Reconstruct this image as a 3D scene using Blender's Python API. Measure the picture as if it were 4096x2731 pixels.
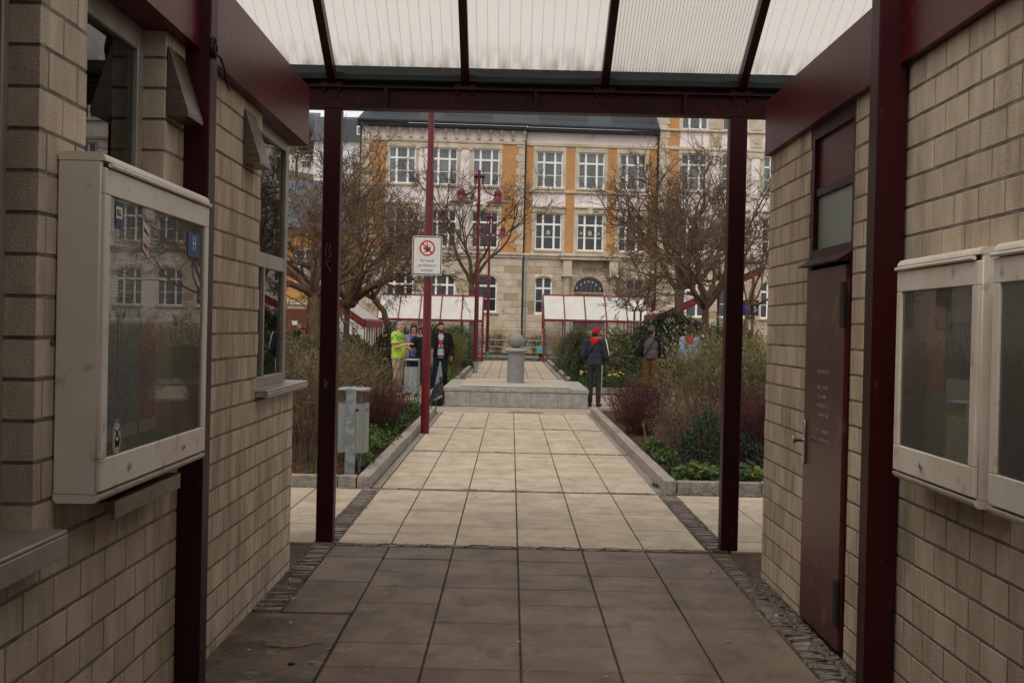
import bpy, math, random
from mathutils import Vector, Matrix, Euler

for o in list(bpy.data.objects):
    bpy.data.objects.remove(o, do_unlink=True)
SC = bpy.context.scene
COL = SC.collection
R = math.radians

# ---------------------------------------------------------------- camera
CAM_H, PITCH, ROLL, YAW = 1.68, R(-0.612), R(1.25), R(0.05)
cam_data = bpy.data.cameras.new('camera')
cam = bpy.data.objects.new('camera', cam_data)
COL.objects.link(cam)
cam_data.sensor_width = 36.0
cam_data.lens = 5100.0 / 4096.0 * 36.0
cam_data.clip_start = 0.05
cam_data.clip_end = 3000.0
_r0 = Vector((math.cos(YAW), -math.sin(YAW), 0))
_f = Vector((math.cos(PITCH) * math.sin(YAW), math.cos(PITCH) * math.cos(YAW), math.sin(PITCH)))
_u0 = _r0.cross(_f)
_r = _r0 * math.cos(ROLL) + _u0 * math.sin(ROLL)
_u = -_r0 * math.sin(ROLL) + _u0 * math.cos(ROLL)
cam.matrix_world = Matrix(((_r.x, _u.x, -_f.x, 0), (_r.y, _u.y, -_f.y, 0), (_r.z, _u.z, -_f.z, CAM_H), (0, 0, 0, 1)))
SC.camera = cam

# ---------------------------------------------------------------- overcast sky, soft sun, exposure
world = bpy.data.worlds.new('World')
SC.world = world
world.use_nodes = True
wn, wl = world.node_tree.nodes, world.node_tree.links
wn.clear()
SUN_EL, SUN_ROT = R(52), R(200)
sky = wn.new('ShaderNodeTexSky')
sky.sky_type = 'NISHITA'
sky.sun_disc = False
sky.sun_elevation = SUN_EL
sky.sun_rotation = SUN_ROT
sky.air_density = 1.0
sky.dust_density = 6.0
sky.ozone_density = 1.0
hs = wn.new('ShaderNodeHueSaturation')
hs.inputs['Saturation'].default_value = 0.10
cloud = wn.new('ShaderNodeMixRGB')
cloud.inputs[0].default_value = 0.80
cloud.inputs[2].default_value = (6.9, 6.72, 6.75, 1)
bg = wn.new('ShaderNodeBackground')
bg.inputs['Strength'].default_value = 0.15
wo = wn.new('ShaderNodeOutputWorld')
wl.new(sky.outputs[0], hs.inputs['Color'])
wl.new(hs.outputs[0], cloud.inputs[1])
wl.new(cloud.outputs[0], bg.inputs['Color'])
wl.new(bg.outputs[0], wo.inputs['Surface'])

sun_d = bpy.data.lights.new('sun', 'SUN')
sun_d.energy = 1.0
sun_d.angle = R(30)
sun_d.color = (1.0, 0.95, 0.88)
sun = bpy.data.objects.new('sun', sun_d)
COL.objects.link(sun)
# sun high, behind the camera's left shoulder
sd = Vector((math.sin(SUN_ROT) * math.cos(SUN_EL), math.cos(SUN_ROT) * math.cos(SUN_EL), math.sin(SUN_EL)))
sun.rotation_euler = sd.to_track_quat('Z', 'Y').to_euler()
sun.location = sd * 60

SC.view_settings.view_transform = 'Standard'
SC.view_settings.look = 'None'
SC.view_settings.exposure = 0.0
SC.view_settings.gamma = 1.0
SC.view_settings.use_curve_mapping = False
SC.cycles.max_bounces = 7
SC.cycles.diffuse_bounces = 3
SC.cycles.glossy_bounces = 3
SC.cycles.transmission_bounces = 5
SC.cycles.transparent_max_bounces = 8
SC.cycles.caustics_reflective = False
SC.cycles.caustics_refractive = False
SC.cycles.use_denoising = True
SC.cycles.use_adaptive_sampling = True
SC.cycles.adaptive_threshold = 0.02

# ---------------------------------------------------------------- helpers
def lin(h):
    h = h.lstrip('#')
    out = []
    for i in (0, 2, 4):
        c = int(h[i:i + 2], 16) / 255.0
        out.append(c / 12.92 if c <= 0.04045 else ((c + 0.055) / 1.055) ** 2.4)
    return (out[0], out[1], out[2], 1.0)

MATS = {}
def pm(name, c1, c2=None, scale=3.0, rough=0.8, bump=0.0, bscale=40.0, spec=0.3, metal=0.0, rnd=0.0,
       c3=None, s3=120.0, t3=(0.60, 0.66), stretch=(1, 1, 1), lo=0.35, hi=0.65, trans=0.0, coat=0.0, detail=3.0, c4=None, s4=1.5, t4=(0.55, 0.75), k4=(1, 1, 1), a4=0.6):
    """procedural material: two tones mixed by noise in world space, optional speckle, bump, per-object tone"""
    m = bpy.data.materials.new(name)
    m.use_nodes = True
    n, l = m.node_tree.nodes, m.node_tree.links
    b = n['Principled BSDF']
    b.inputs['Roughness'].default_value = rough
    b.inputs['Metallic'].default_value = metal
    b.inputs['Specular IOR Level'].default_value = spec
    if coat:
        b.inputs['Coat Weight'].default_value = coat
        b.inputs['Coat Roughness'].default_value = 0.12
    a1 = lin(c1) if isinstance(c1, str) else c1
    col = None
    geo = n.new('ShaderNodeNewGeometry')
    mp = n.new('ShaderNodeMapping')
    mp.inputs['Scale'].default_value = stretch
    l.new(geo.outputs['Position'], mp.inputs['Vector'])
    if c2 is not None:
        a2 = lin(c2) if isinstance(c2, str) else c2
        nz = n.new('ShaderNodeTexNoise')
        nz.inputs['Scale'].default_value = scale
        nz.inputs['Detail'].default_value = detail
        nz.inputs['Roughness'].default_value = 0.62
        l.new(mp.outputs[0], nz.inputs['Vector'])
        mr = n.new('ShaderNodeMapRange')
        mr.inputs['From Min'].default_value = lo
        mr.inputs['From Max'].default_value = hi
        l.new(nz.outputs['Fac'], mr.inputs['Value'])
        mx = n.new('ShaderNodeMixRGB')
        mx.inputs[1].default_value = a1
        mx.inputs[2].default_value = a2
        l.new(mr.outputs[0], mx.inputs[0])
        col = mx.outputs[0]
    else:
        rgb = n.new('ShaderNodeRGB')
        rgb.outputs[0].default_value = a1
        col = rgb.outputs[0]
    if c3 is not None:
        a3 = lin(c3) if isinstance(c3, str) else c3
        n3 = n.new('ShaderNodeTexNoise')
        n3.inputs['Scale'].default_value = s3
        n3.inputs['Detail'].default_value = 1.5
        l.new(geo.outputs['Position'], n3.inputs['Vector'])
        m3 = n.new('ShaderNodeMapRange')
        m3.inputs['From Min'].default_value = t3[0]
        m3.inputs['From Max'].default_value = t3[1]
        l.new(n3.outputs['Fac'], m3.inputs['Value'])
        x3 = n.new('ShaderNodeMixRGB')
        x3.inputs[2].default_value = a3
        l.new(m3.outputs[0], x3.inputs[0])
        l.new(col, x3.inputs[1])
        col = x3.outputs[0]
    if c4 is not None:
        m4 = n.new('ShaderNodeMapping'); m4.inputs['Scale'].default_value = k4
        l.new(geo.outputs['Position'], m4.inputs['Vector'])
        n4 = n.new('ShaderNodeTexNoise'); n4.inputs['Scale'].default_value = s4; n4.inputs['Detail'].default_value = 4.0; n4.inputs['Roughness'].default_value = 0.65
        l.new(m4.outputs[0], n4.inputs['Vector'])
        r4 = n.new('ShaderNodeMapRange'); r4.inputs['From Min'].default_value = t4[0]; r4.inputs['From Max'].default_value = t4[1]; r4.inputs['To Max'].default_value = a4
        l.new(n4.outputs['Fac'], r4.inputs['Value'])
        x4 = n.new('ShaderNodeMixRGB'); x4.inputs[2].default_value = lin(c4)
        l.new(r4.outputs[0], x4.inputs[0]); l.new(col, x4.inputs[1])
        col = x4.outputs[0]
    if rnd:
        oi = n.new('ShaderNodeObjectInfo')
        r1 = n.new('ShaderNodeMapRange')
        r1.inputs['To Min'].default_value = 1 - rnd
        r1.inputs['To Max'].default_value = 1 + rnd
        l.new(oi.outputs['Random'], r1.inputs['Value'])
        h = n.new('ShaderNodeHueSaturation')
        l.new(r1.outputs[0], h.inputs['Value'])
        l.new(col, h.inputs['Color'])
        col = h.outputs[0]
    l.new(col, b.inputs['Base Color'])
    if bump:
        nb = n.new('ShaderNodeTexNoise')
        nb.inputs['Scale'].default_value = bscale
        nb.inputs['Detail'].default_value = 2.0
        l.new(geo.outputs['Position'], nb.inputs['Vector'])
        bp = n.new('ShaderNodeBump')
        bp.inputs['Strength'].default_value = bump
        bp.inputs['Distance'].default_value = 0.01
        l.new(nb.outputs['Fac'], bp.inputs['Height'])
        l.new(bp.outputs[0], b.inputs['Normal'])
    if trans:
        tr = n.new('ShaderNodeBsdfTranslucent')
        l.new(col, tr.inputs['Color'])
        ms = n.new('ShaderNodeMixShader')
        ms.inputs[0].default_value = trans
        l.new(b.outputs[0], ms.inputs[1])
        l.new(tr.outputs[0], ms.inputs[2])
        l.new(ms.outputs[0], n['Material Output'].inputs['Surface'])
    MATS[name] = m
    return m

def glass_mat(name, tint=(1, 1, 1, 1), rough=0.0, haze=0.0, hazecol=(0.5, 0.5, 0.45, 1), ior=1.5):
    m = bpy.data.materials.new(name)
    m.use_nodes = True
    n, l = m.node_tree.nodes, m.node_tree.links
    n.clear()
    out = n.new('ShaderNodeOutputMaterial')
    tr = n.new('ShaderNodeBsdfTransparent')
    tr.inputs['Color'].default_value = tint
    gl = n.new('ShaderNodeBsdfGlossy')
    gl.inputs['Roughness'].default_value = rough
    fr = n.new('ShaderNodeFresnel')
    fr.inputs['IOR'].default_value = ior
    mx = n.new('ShaderNodeMixShader')
    l.new(fr.outputs[0], mx.inputs[0])
    base = tr.outputs[0]
    if haze:
        df = n.new('ShaderNodeBsdfDiffuse')
        df.inputs['Color'].default_value = hazecol
        m2 = n.new('ShaderNodeMixShader')
        m2.inputs[0].default_value = haze
        l.new(tr.outputs[0], m2.inputs[1])
        l.new(df.outputs[0], m2.inputs[2])
        base = m2.outputs[0]
    l.new(base, mx.inputs[1])
    l.new(gl.outputs[0], mx.inputs[2])
    l.new(mx.outputs[0], out.inputs['Surface'])
    MATS[name] = m
    return m

class MB:
    """collects vertices and faces for one mesh"""
    def __init__(s):
        s.v, s.f, s.m = [], [], []
    def add(s, vs, fs, m=0):
        o = len(s.v)
        s.v += [tuple(p) for p in vs]
        s.f += [tuple(i + o for i in q) for q in fs]
        s.m += [m] * len(fs)
        return s
    def box(s, x0, x1, y0, y1, z0, z1, m=0):
        return s.add([(x0, y0, z0), (x1, y0, z0), (x1, y1, z0), (x0, y1, z0), (x0, y0, z1), (x1, y0, z1), (x1, y1, z1), (x0, y1, z1)],
                     [(0, 3, 2, 1), (4, 5, 6, 7), (0, 1, 5, 4), (1, 2, 6, 5), (2, 3, 7, 6), (3, 0, 4, 7)], m)
    def cbox(s, x0, x1, y0, y1, z0, z1, c=0.01, m=0):
        lo, hi = (x0, y0, z0), (x1, y1, z1)
        idx, vs = {}, []
        for ix in (0, 1):
            for iy in (0, 1):
                for iz in (0, 1):
                    for ax in (0, 1, 2):
                        p = []
                        for k, sel in enumerate((ix, iy, iz)):
                            q = hi[k] if sel else lo[k]
                            if k != ax:
                                q += -c if sel else c
                            p.append(q)
                        idx[(ix, iy, iz, ax)] = len(vs)
                        vs.append(p)
        fs = []
        def I(a, b, cc, ax): return idx[(a, b, cc, ax)]
        for e in (0, 1):
            fs.append((I(e, 0, 0, 0), I(e, 1, 0, 0), I(e, 1, 1, 0), I(e, 0, 1, 0)))
            fs.append((I(0, e, 0, 1), I(1, e, 0, 1), I(1, e, 1, 1), I(0, e, 1, 1)))
            fs.append((I(0, 0, e, 2), I(1, 0, e, 2), I(1, 1, e, 2), I(0, 1, e, 2)))
        for a in (0, 1):
            for b in (0, 1):
                fs.append((I(a, b, 0, 0), I(a, b, 1, 0), I(a, b, 1, 1), I(a, b, 0, 1)))
                fs.append((I(a, 0, b, 0), I(a, 1, b, 0), I(a, 1, b, 2), I(a, 0, b, 2)))
                fs.append((I(0, a, b, 1), I(1, a, b, 1), I(1, a, b, 2), I(0, a, b, 2)))
                for cc in (0, 1):
                    fs.append((I(a, b, cc, 0), I(a, b, cc, 1), I(a, b, cc, 2)))
        # orient outward
        ctr = Vector(((x0 + x1) / 2, (y0 + y1) / 2, (z0 + z1) / 2))
        out = []
        for q in fs:
            a, b, d = Vector(vs[q[0]]), Vector(vs[q[1]]), Vector(vs[q[2]])
            nrm = (b - a).cross(d - a)
            out.append(q if nrm.dot(a - ctr) > 0 else tuple(reversed(q)))
        return s.add(vs, out, m)
    def tube(s, pts, rads, n=8, m=0, cap=True):
        pts = [Vector(p) for p in pts]
        if not isinstance(rads, (list, tuple)):
            rads = [rads] * len(pts)
        o = len(s.v)
        up = None
        for i, p in enumerate(pts):
            if i == 0: t = pts[1] - pts[0]
            elif i == len(pts) - 1: t = pts[-1] - pts[-2]
            else: t = pts[i + 1] - pts[i - 1]
            if t.length < 1e-9: t = Vector((0, 0, 1))
            t.normalize()
            if up is None:
                up = Vector((1, 0, 0)) if abs(t.x) < 0.8 else Vector((0, 1, 0))
            a = up - t * up.dot(t)
            if a.length < 1e-6: a = t.orthogonal()
            a.normalize()
            up = a
            b = t.cross(a)
            for k in range(n):
                w = 2 * math.pi * k / n
                q = p + (a * math.cos(w) + b * math.sin(w)) * rads[i]
                s.v.append((q.x, q.y, q.z))
        for i in range(len(pts) - 1):
            for k in range(n):
                k2 = (k + 1) % n
                s.f.append((o + i * n + k, o + i * n + k2, o + (i + 1) * n + k2, o + (i + 1) * n + k))
                s.m.append(m)
        if cap:
            s.f.append(tuple(o + k for k in reversed(range(n)))); s.m.append(m)
            e = o + (len(pts) - 1) * n
            s.f.append(tuple(e + k for k in range(n))); s.m.append(m)
        return s
    def lathe(s, prof, c=(0, 0, 0), n=20, m=0):
        """prof: list of (radius, z) from bottom to top around vertical axis at c"""
        o = len(s.v)
        for r, z in prof:
            for k in range(n):
                w = 2 * math.pi * k / n
                s.v.append((c[0] + r * math.cos(w), c[1] + r * math.sin(w), c[2] + z))
        for i in range(len(prof) - 1):
            for k in range(n):
                k2 = (k + 1) % n
                s.f.append((o + i * n + k, o + i * n + k2, o + (i + 1) * n + k2, o + (i + 1) * n + k)); s.m.append(m)
        s.f.append(tuple(o + k for k in reversed(range(n)))); s.m.append(m)
        e = o + (len(prof) - 1) * n
        s.f.append(tuple(e + k for k in range(n))); s.m.append(m)
        return s
    def ell(s, c, r, nu=14, nv=9, rot=None, m=0):
        if not isinstance(r, (list, tuple)): r = (r, r, r)
        c = Vector(c)
        vs, fs = [], []
        M = rot if rot is not None else Matrix.Identity(3)
        def P(x, y, z): return c + M @ Vector((x * r[0], y * r[1], z * r[2]))
        vs.append(P(0, 0, -1))
        for j in range(1, nv):
            a = -math.pi / 2 + math.pi * j / nv
            for k in range(nu):
                w = 2 * math.pi * k / nu
                vs.append(P(math.cos(a) * math.cos(w), math.cos(a) * math.sin(w), math.sin(a)))
        vs.append(P(0, 0, 1))
        for k in range(nu):
            fs.append((0, 1 + (k + 1) % nu, 1 + k))
        for j in range(nv - 2):
            for k in range(nu):
                k2 = (k + 1) % nu
                fs.append((1 + j * nu + k, 1 + j * nu + k2, 1 + (j + 1) * nu + k2, 1 + (j + 1) * nu + k))
        e = len(vs) - 1
        b = 1 + (nv - 2) * nu
        for k in range(nu):
            fs.append((b + k, b + (k + 1) % nu, e))
        return s.add(vs, fs, m)
    def prism(s, poly, fn, d0, d1, m=0):
        """poly: counter-clockwise 2D outline; fn(u, v, d) -> 3D; extruded from d0 to d1"""
        n = len(poly)
        vs = [fn(u, v, d0) for u, v in poly] + [fn(u, v, d1) for u, v in poly]
        fs = [tuple(reversed(range(n))), tuple(range(n, 2 * n))]
        for k in range(n):
            k2 = (k + 1) % n
            fs.append((k, k2, n + k2, n + k))
        return s.add(vs, fs, m)
    def quad(s, a, b, c, d, m=0):
        return s.add([a, b, c, d], [(0, 1, 2, 3)], m)
    def mesh(s, name, mats, smooth=None):
        me = bpy.data.meshes.new(name)
        me.from_pydata(s.v, [], s.f)
        if not isinstance(mats, (list, tuple)): mats = [mats]
        for mt in mats: me.materials.append(mt)
        if len(mats) > 1: me.polygons.foreach_set('material_index', s.m)
        if smooth is not None:
            me.polygons.foreach_set('use_smooth', [True] * len(me.polygons))
            if smooth < 180:
                me.set_sharp_from_angle(angle=R(smooth))
        me.update()
        return me

def link(name, me, parent=None, loc=None, rot=None):
    o = bpy.data.objects.new(name, me)
    COL.objects.link(o)
    if loc is not None: o.location = loc
    if rot is not None: o.rotation_euler = rot
    if parent is not None: o.parent = parent
    return o

def tag(o, label=None, cat=None, group=None, kind=None):
    if label: o['label'] = label
    if cat: o['category'] = cat
    if group: o['group'] = group
    if kind: o['kind'] = kind
    return o

def thing(name, label, cat, loc=(0, 0, 0), rz=0.0, group=None):
    o = bpy.data.objects.new(name, None)
    o.empty_display_size = 0.1
    COL.objects.link(o)
    o.location = loc
    o.rotation_euler = (0, 0, rz)
    return tag(o, label, cat, group)

def part(name, mb, mats, parent, smooth=None, loc=None, rot=None):
    """a part in its parent's own frame"""
    return link(name, mb.mesh(name, mats, smooth), parent, loc, rot)

def wpart(name, mb, mats, parent, smooth=None):
    """a part whose vertices are given in world space, under a top-level Empty"""
    o = link(name, mb.mesh(name, mats, smooth), parent)
    o.matrix_parent_inverse = parent.matrix_basis.inverted()
    return o

def single(name, mb, mats, label, cat, group=None, smooth=None, kind=None):
    return tag(link(name, mb.mesh(name, mats, smooth)), label, cat, group, kind)

def structure(name, mb, mats, smooth=None):
    return tag(link(name, mb.mesh(name, mats, smooth)), kind='structure')

def copy_tree(o, parent=None):
    c = o.copy()
    COL.objects.link(c)
    c.parent = parent
    for ch in list(o.children):
        copy_tree(ch, c)
    return c

def text_mesh(txt, size, mat, align='CENTER', ext=0.0004, xs=1.0, name='lettering'):
    cu = bpy.data.curves.new('lettering', 'FONT')
    cu.body = txt
    cu.size = size
    cu.align_x = align
    cu.align_y = 'CENTER'
    cu.extrude = ext
    cu.resolution_u = 2
    cu.space_character = 1.05
    o = bpy.data.objects.new('lettering', cu)
    COL.objects.link(o)
    dg = bpy.context.evaluated_depsgraph_get()
    me = bpy.data.meshes.new_from_object(o.evaluated_get(dg))
    bpy.data.objects.remove(o, do_unlink=True)
    bpy.data.curves.remove(cu)
    me.materials.clear()
    me.materials.append(mat)
    if xs != 1.0:
        for v in me.vertices: v.co.x *= xs
    me.name = name
    return me

# ---------------------------------------------------------------- materials
M_brick = pm('lime_sand_brick', '#cbb9a2', '#b29f88', 6.0, 0.92, 0.45, 160, 0.15, rnd=0.13, c3='#8d7c68', s3=240, t3=(0.62, 0.70), stretch=(1, 1, 0.35), c4='#83725e', s4=2.2, t4=(0.50, 0.72), k4=(1, 1.6, 0.45), a4=0.68)
M_mortar = pm('wall_mortar', '#8a7c70', '#6a5f55', 9.0, 0.95, 0.4, 120, 0.1)
M_steel = pm('maroon_painted_steel', '#34070b', '#2a0609', 2.2, 0.45, 0.05, 30, 0.18, stretch=(1, 1, 0.3), c4='#6e3d36', s4=20, t4=(0.62, 0.72), k4=(1, 1, 0.5), a4=0.45)
M_fascia = pm('maroon_gloss_fascia', '#55131a', '#470f14', 1.6, 0.34, 0.02, 4, 0.12, c3='#673632', s3=14, t3=(0.62, 0.8))
M_post_red = pm('red_lamp_paint', '#630c12', '#560a10', 3.0, 0.38, 0.03, 30, 0.4)
M_red_frame = pm('weathered_red_frame', '#6a1c22', '#7a2e34', 7.0, 0.55, 0.05, 60, 0.3)
M_alu = pm('grey_aluminium', '#a39b8f', '#8d857a', 4.0, 0.42, 0.03, 60, 0.4, metal=0.35)
M_alu_white = pm('cream_coated_aluminium', '#ddd2c1', '#cfc2ae', 3.0, 0.42, 0.02, 20, 0.4, c3='#9a8b77', s3=11, t3=(0.64, 0.78))
M_galv = pm('galvanised_steel', '#9aa09f', '#7f8686', 14.0, 0.42, 0.03, 40, 0.4, metal=0.55, detail=2.0, lo=0.42, hi=0.56)
M_bin = pm('grey_sheet_bin', '#8a8d87', '#7a7e78', 3.0, 0.5, 0.02, 20, 0.3, metal=0.2, stretch=(4, 4, 0.5))
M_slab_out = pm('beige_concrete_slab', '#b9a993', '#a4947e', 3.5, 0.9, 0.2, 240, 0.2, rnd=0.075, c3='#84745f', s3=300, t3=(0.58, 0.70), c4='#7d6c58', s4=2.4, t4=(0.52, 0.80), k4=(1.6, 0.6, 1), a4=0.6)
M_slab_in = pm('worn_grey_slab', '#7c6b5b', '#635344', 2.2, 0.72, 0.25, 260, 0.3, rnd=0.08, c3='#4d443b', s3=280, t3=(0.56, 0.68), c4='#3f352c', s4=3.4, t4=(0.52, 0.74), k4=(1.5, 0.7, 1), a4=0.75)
M_bedding = pm('slab_joint_sand', '#5c4e40', '#443930', 12, 0.95, 0.5, 140, 0.1)
M_cobble = pm('granite_cobble', '#a0968a', '#82796e', 30, 0.85, 0.5, 90, 0.2, rnd=0.16, c3='#4d463f', s3=160, t3=(0.56, 0.66))
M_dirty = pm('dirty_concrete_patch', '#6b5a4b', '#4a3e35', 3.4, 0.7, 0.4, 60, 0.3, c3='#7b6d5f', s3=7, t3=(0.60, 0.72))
M_kerb = pm('granite_kerb', '#a59a8c', '#7f766c', 16, 0.9, 0.9, 45, 0.2, rnd=0.08, c3='#5a534c', s3=120, t3=(0.57, 0.66))
M_granite = pm('grey_granite', '#a19c92', '#868177', 9, 0.55, 0.12, 120, 0.35, rnd=0.05, c3='#6c675f', s3=190, t3=(0.56, 0.64))
M_granite_dk = pm('dark_speckled_granite', '#8d8b87', '#767470', 20, 0.5, 0.1, 150, 0.35, c3='#55524e', s3=150, t3=(0.52, 0.60))
M_wood_cover = pm('weathered_plank', '#b0a392', '#978978', 8, 0.85, 0.3, 90, 0.2, rnd=0.08, stretch=(0.3, 8, 1))
M_soil = pm('bark_mulch', '#4a3427', '#2b1e16', 22, 0.95, 1.0, 55, 0.1, c3='#7d5b42', s3=48, t3=(0.60, 0.66))
M_chip = pm('bark_chip', '#6b4a35', '#3c2a1e', 3, 0.9, rnd=0.2)
M_asphalt = pm('asphalt', '#6f6a63', '#5d5853', 1.5, 0.9, 0.3, 150, 0.2)
M_gravel = pm('sandy_path', '#a39685', '#8f8170', 3.0, 0.95, 0.5, 160, 0.1)
M_dark = pm('dark_interior', '#2a2521', '#1f1b18', 2, 0.8)
M_black = pm('black_rubber', '#151412', None, rough=0.5)
M_white = pm('white_paint', '#dcd9d2', '#cfcac1', 3, 0.5)
M_paper = pm('paper', '#eceae4', '#e0ddd5', 4, 0.85)
M_chrome = pm('steel_lock', '#b5b1aa', None, rough=0.25, metal=0.9)
M_stainless = pm('brushed_stainless', '#776b5e', '#62574b', 6, 0.40, 0.02, 80, 0.5, metal=0.8, stretch=(1, 1, 6))
M_glass_case = glass_mat('case_glass', (0.94, 0.96, 0.92, 1), 0.0, 0.16, (0.52, 0.50, 0.44, 1), 1.42)
M_glass_case_r = glass_mat('case_glass_glossy', (0.94, 0.96, 0.92, 1), 0.0, 0.14, (0.56, 0.54, 0.48, 1), 1.45)
M_glass_dark = glass_mat('window_glass', (0.55, 0.58, 0.55, 1), 0.0, 0.02, (0.2, 0.2, 0.18, 1), 1.6)

def joined(mb_list):
    return mb_list

# ---------------------------------------------------------------- ground and paving
gm = MB()
gm.quad((-900, -60, -0.10), (900, -60, -0.10), (900, 1500, -0.10), (-900, 1500, -0.10))
structure('ground', gm, M_asphalt)

rng = random.Random(11)
pv = MB()
pv.quad((-6.5, 1.0, -0.016), (6.5, 1.0, -0.016), (6.5, 25.3, -0.016), (-6.5, 25.3, -0.016))
pv.quad((-1.75, 32.8, -0.012), (2.0, 32.8, -0.012), (2.0, 67.5, -0.012), (-1.75, 67.5, -0.012))
pavement = structure('pavement', pv, M_bedding)

slab_cache = {}
def slab_mesh(w, l, m):
    k = (round(w, 3), round(l, 3), m.name, rng.randrange(4))
    if k not in slab_cache:
        b = MB()
        c = 0.004
        j = lambda: rng.uniform(-0.0015, 0.0015)
        x, y = w / 2, l / 2
        top = [(-x + c + j(), -y + c + j(), 0), (x - c + j(), -y + c + j(), 0), (x - c + j(), y - c + j(), 0), (-x + c + j(), y - c + j(), 0)]
        mid = [(-x, -y, -c), (x, -y, -c), (x, y, -c), (-x, y, -c)]
        bot = [(-x, -y, -0.04), (x, -y, -0.04), (x, y, -0.04), (-x, y, -0.04)]
        fs = [(0, 1, 2, 3)]
        for k2 in range(4):
            n2 = (k2 + 1) % 4
            fs.append((4 + k2, 4 + n2, n2, k2))
            fs.append((8 + k2, 8 + n2, 4 + n2, 4 + k2))
        b.add(top + mid + bot, fs)
        slab_cache[k] = b.mesh('slab', m)
    return slab_cache[k]

def lay(x0, x1, y0, y1, m, gx=0.0055, gy=0.0042):
    o = link('slab', slab_mesh(x1 - x0 - 2 * gx, y1 - y0 - 2 * gy, m), pavement,
             ((x0 + x1) / 2, (y0 + y1) / 2, rng.uniform(-0.002, 0.002)),
             (rng.uniform(-0.003, 0.003), rng.uniform(-0.003, 0.003), rng.uniform(-0.002, 0.002)))
    return o

COLS = [-1.31, -0.889, -0.402, 0.085, 0.573, 1.057, 1.544]
def band(y0, y1, m, cols=COLS, stagger=0.0):
    n = max(1, round((y1 - y0) / 0.49))
    for i in range(len(cols) - 1):
        ys = [y0 + (y1 - y0) * k / n for k in range(n + 1)]
        for k in range(1, n):
            ys[k] += rng.uniform(-stagger, stagger)
        for k in range(n):
            lay(cols[i], cols[i + 1], ys[k], ys[k + 1], m)

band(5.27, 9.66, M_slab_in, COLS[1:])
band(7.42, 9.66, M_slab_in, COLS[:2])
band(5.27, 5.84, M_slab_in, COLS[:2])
band(9.79, 13.03, M_slab_out, stagger=0.06)
band(13.16, 17.08, M_slab_out, stagger=0.07)
band(17.19, 21.14, M_slab_out, stagger=0.07)
band(21.25, 25.05, M_slab_out, stagger=0.07)
band(9.79, 13.03, M_slab_out, [-2.94, -2.45, -1.96, -1.475], 0.06)
band(9.79, 13.03, M_slab_out, [1.725, 2.21, 2.70, 3.19], 0.06)
# slabs of the far path beyond the fountain are joined: too small to pick apart
far = MB()
fy = 33.0
while fy < 64.5:
    for i in range(6):
        x0, x1 = (-1.36, -0.87, -0.38, 0.11, 0.60, 1.09, 1.60)[i:i + 2]
        far.box(x0 + 0.010, x1 - 0.010, fy + 0.012, fy + 0.478, -0.03, rng.uniform(-0.002, 0.002))
    fy += 0.49
fs_ = link('slab', far.mesh('slab', M_slab_out), pavement)
fs_['kind'] = 'stuff'

# dirty patched concrete by the left wall
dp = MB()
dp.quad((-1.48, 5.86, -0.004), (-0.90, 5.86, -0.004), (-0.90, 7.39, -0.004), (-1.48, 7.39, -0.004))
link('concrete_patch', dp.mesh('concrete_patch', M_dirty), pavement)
ov = MB()
ov.lathe([(0.155, -0.002), (0.15, 0.0015)], (-1.14, 6.72, 0), 28)
ov.v = [(-1.14 + (x + 1.14) * (1 + 0.18 * math.sin(3 * math.atan2(y - 6.72, x + 1.14) + 1) + rng.uniform(-0.05, 0.05)), 6.72 + (y - 6.72) * 0.8 * (1 + rng.uniform(-0.06, 0.06)), z) for x, y, z in ov.v]
link('oval_mortar_patch', ov.mesh('oval_mortar_patch', pm('pale_mortar', '#7a6857', '#5f5042', 9, 0.9, 0.3, 80)), pavement)

cob_meshes = []
for i in range(8):
    b = MB()
    b.cbox(-0.5, 0.5, -0.5, 0.5, -0.06, 0.0, 0.10)
    b.v = [(x + rng.uniform(-0.07, 0.07), y + rng.uniform(-0.07, 0.07), (z if z < -0.05 else z * 0.16 + rng.uniform(-0.006, 0.004))) for x, y, z in b.v]
    cob_meshes.append(b.mesh('cobble', M_cobble, 60))
def cobble(x, y, sx, sy, z=0.0):
    o = link('cobble', rng.choice(cob_meshes), pavement, (x, y, z + rng.uniform(-0.004, 0.003)), (0, 0, rng.uniform(-0.05, 0.05) + math.pi * rng.randrange(2)))
    o.scale = (sx, sy, 1)
    return o
for y, w in ((9.725, 0.115), (13.095, 0.105), (17.135, 0.085), (21.195, 0.085)):
    x = -1.30
    while x < 1.53:
        l = rng.uniform(0.14, 0.19)
        cobble(x + l / 2, y, l - 0.014, w - 0.012)
        x += l
for xc in (-1.392, 1.634):
    y = 9.80
    while y < 13.0:
        l = rng.uniform(0.085, 0.125)
        cobble(xc + rng.uniform(-0.005, 0.005), y + l / 2, 0.172, l - 0.006)
        y += l
y = 7.45
while y < 9.66:
    l = rng.uniform(0.08, 0.13)
    cobble(-1.395, y + l / 2, 0.16, l - 0.008, -0.002)
    y += l
for xc, w in ((1.615, 0.125), (1.712, 0.06)):
    y = 5.55
    while y < 9.66:
        l = rng.uniform(0.08, 0.13) if w > 0.1 else rng.uniform(0.06, 0.09)
        if not (y > 8.6 and w < 0.1):
            cobble(xc + rng.uniform(-0.008, 0.008), y + l / 2, w, l - 0.014, -0.003)
        y += l
x = -2.9
while x < -1.5:
    l = rng.uniform(0.12, 0.17); cobble(x + l / 2, 13.07, l - 0.012, 0.06); x += l
x = 1.74
while x < 3.2:
    l = rng.uniform(0.12, 0.17); cobble(x + l / 2, 13.20, l - 0.012, 0.07); x += l
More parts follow.
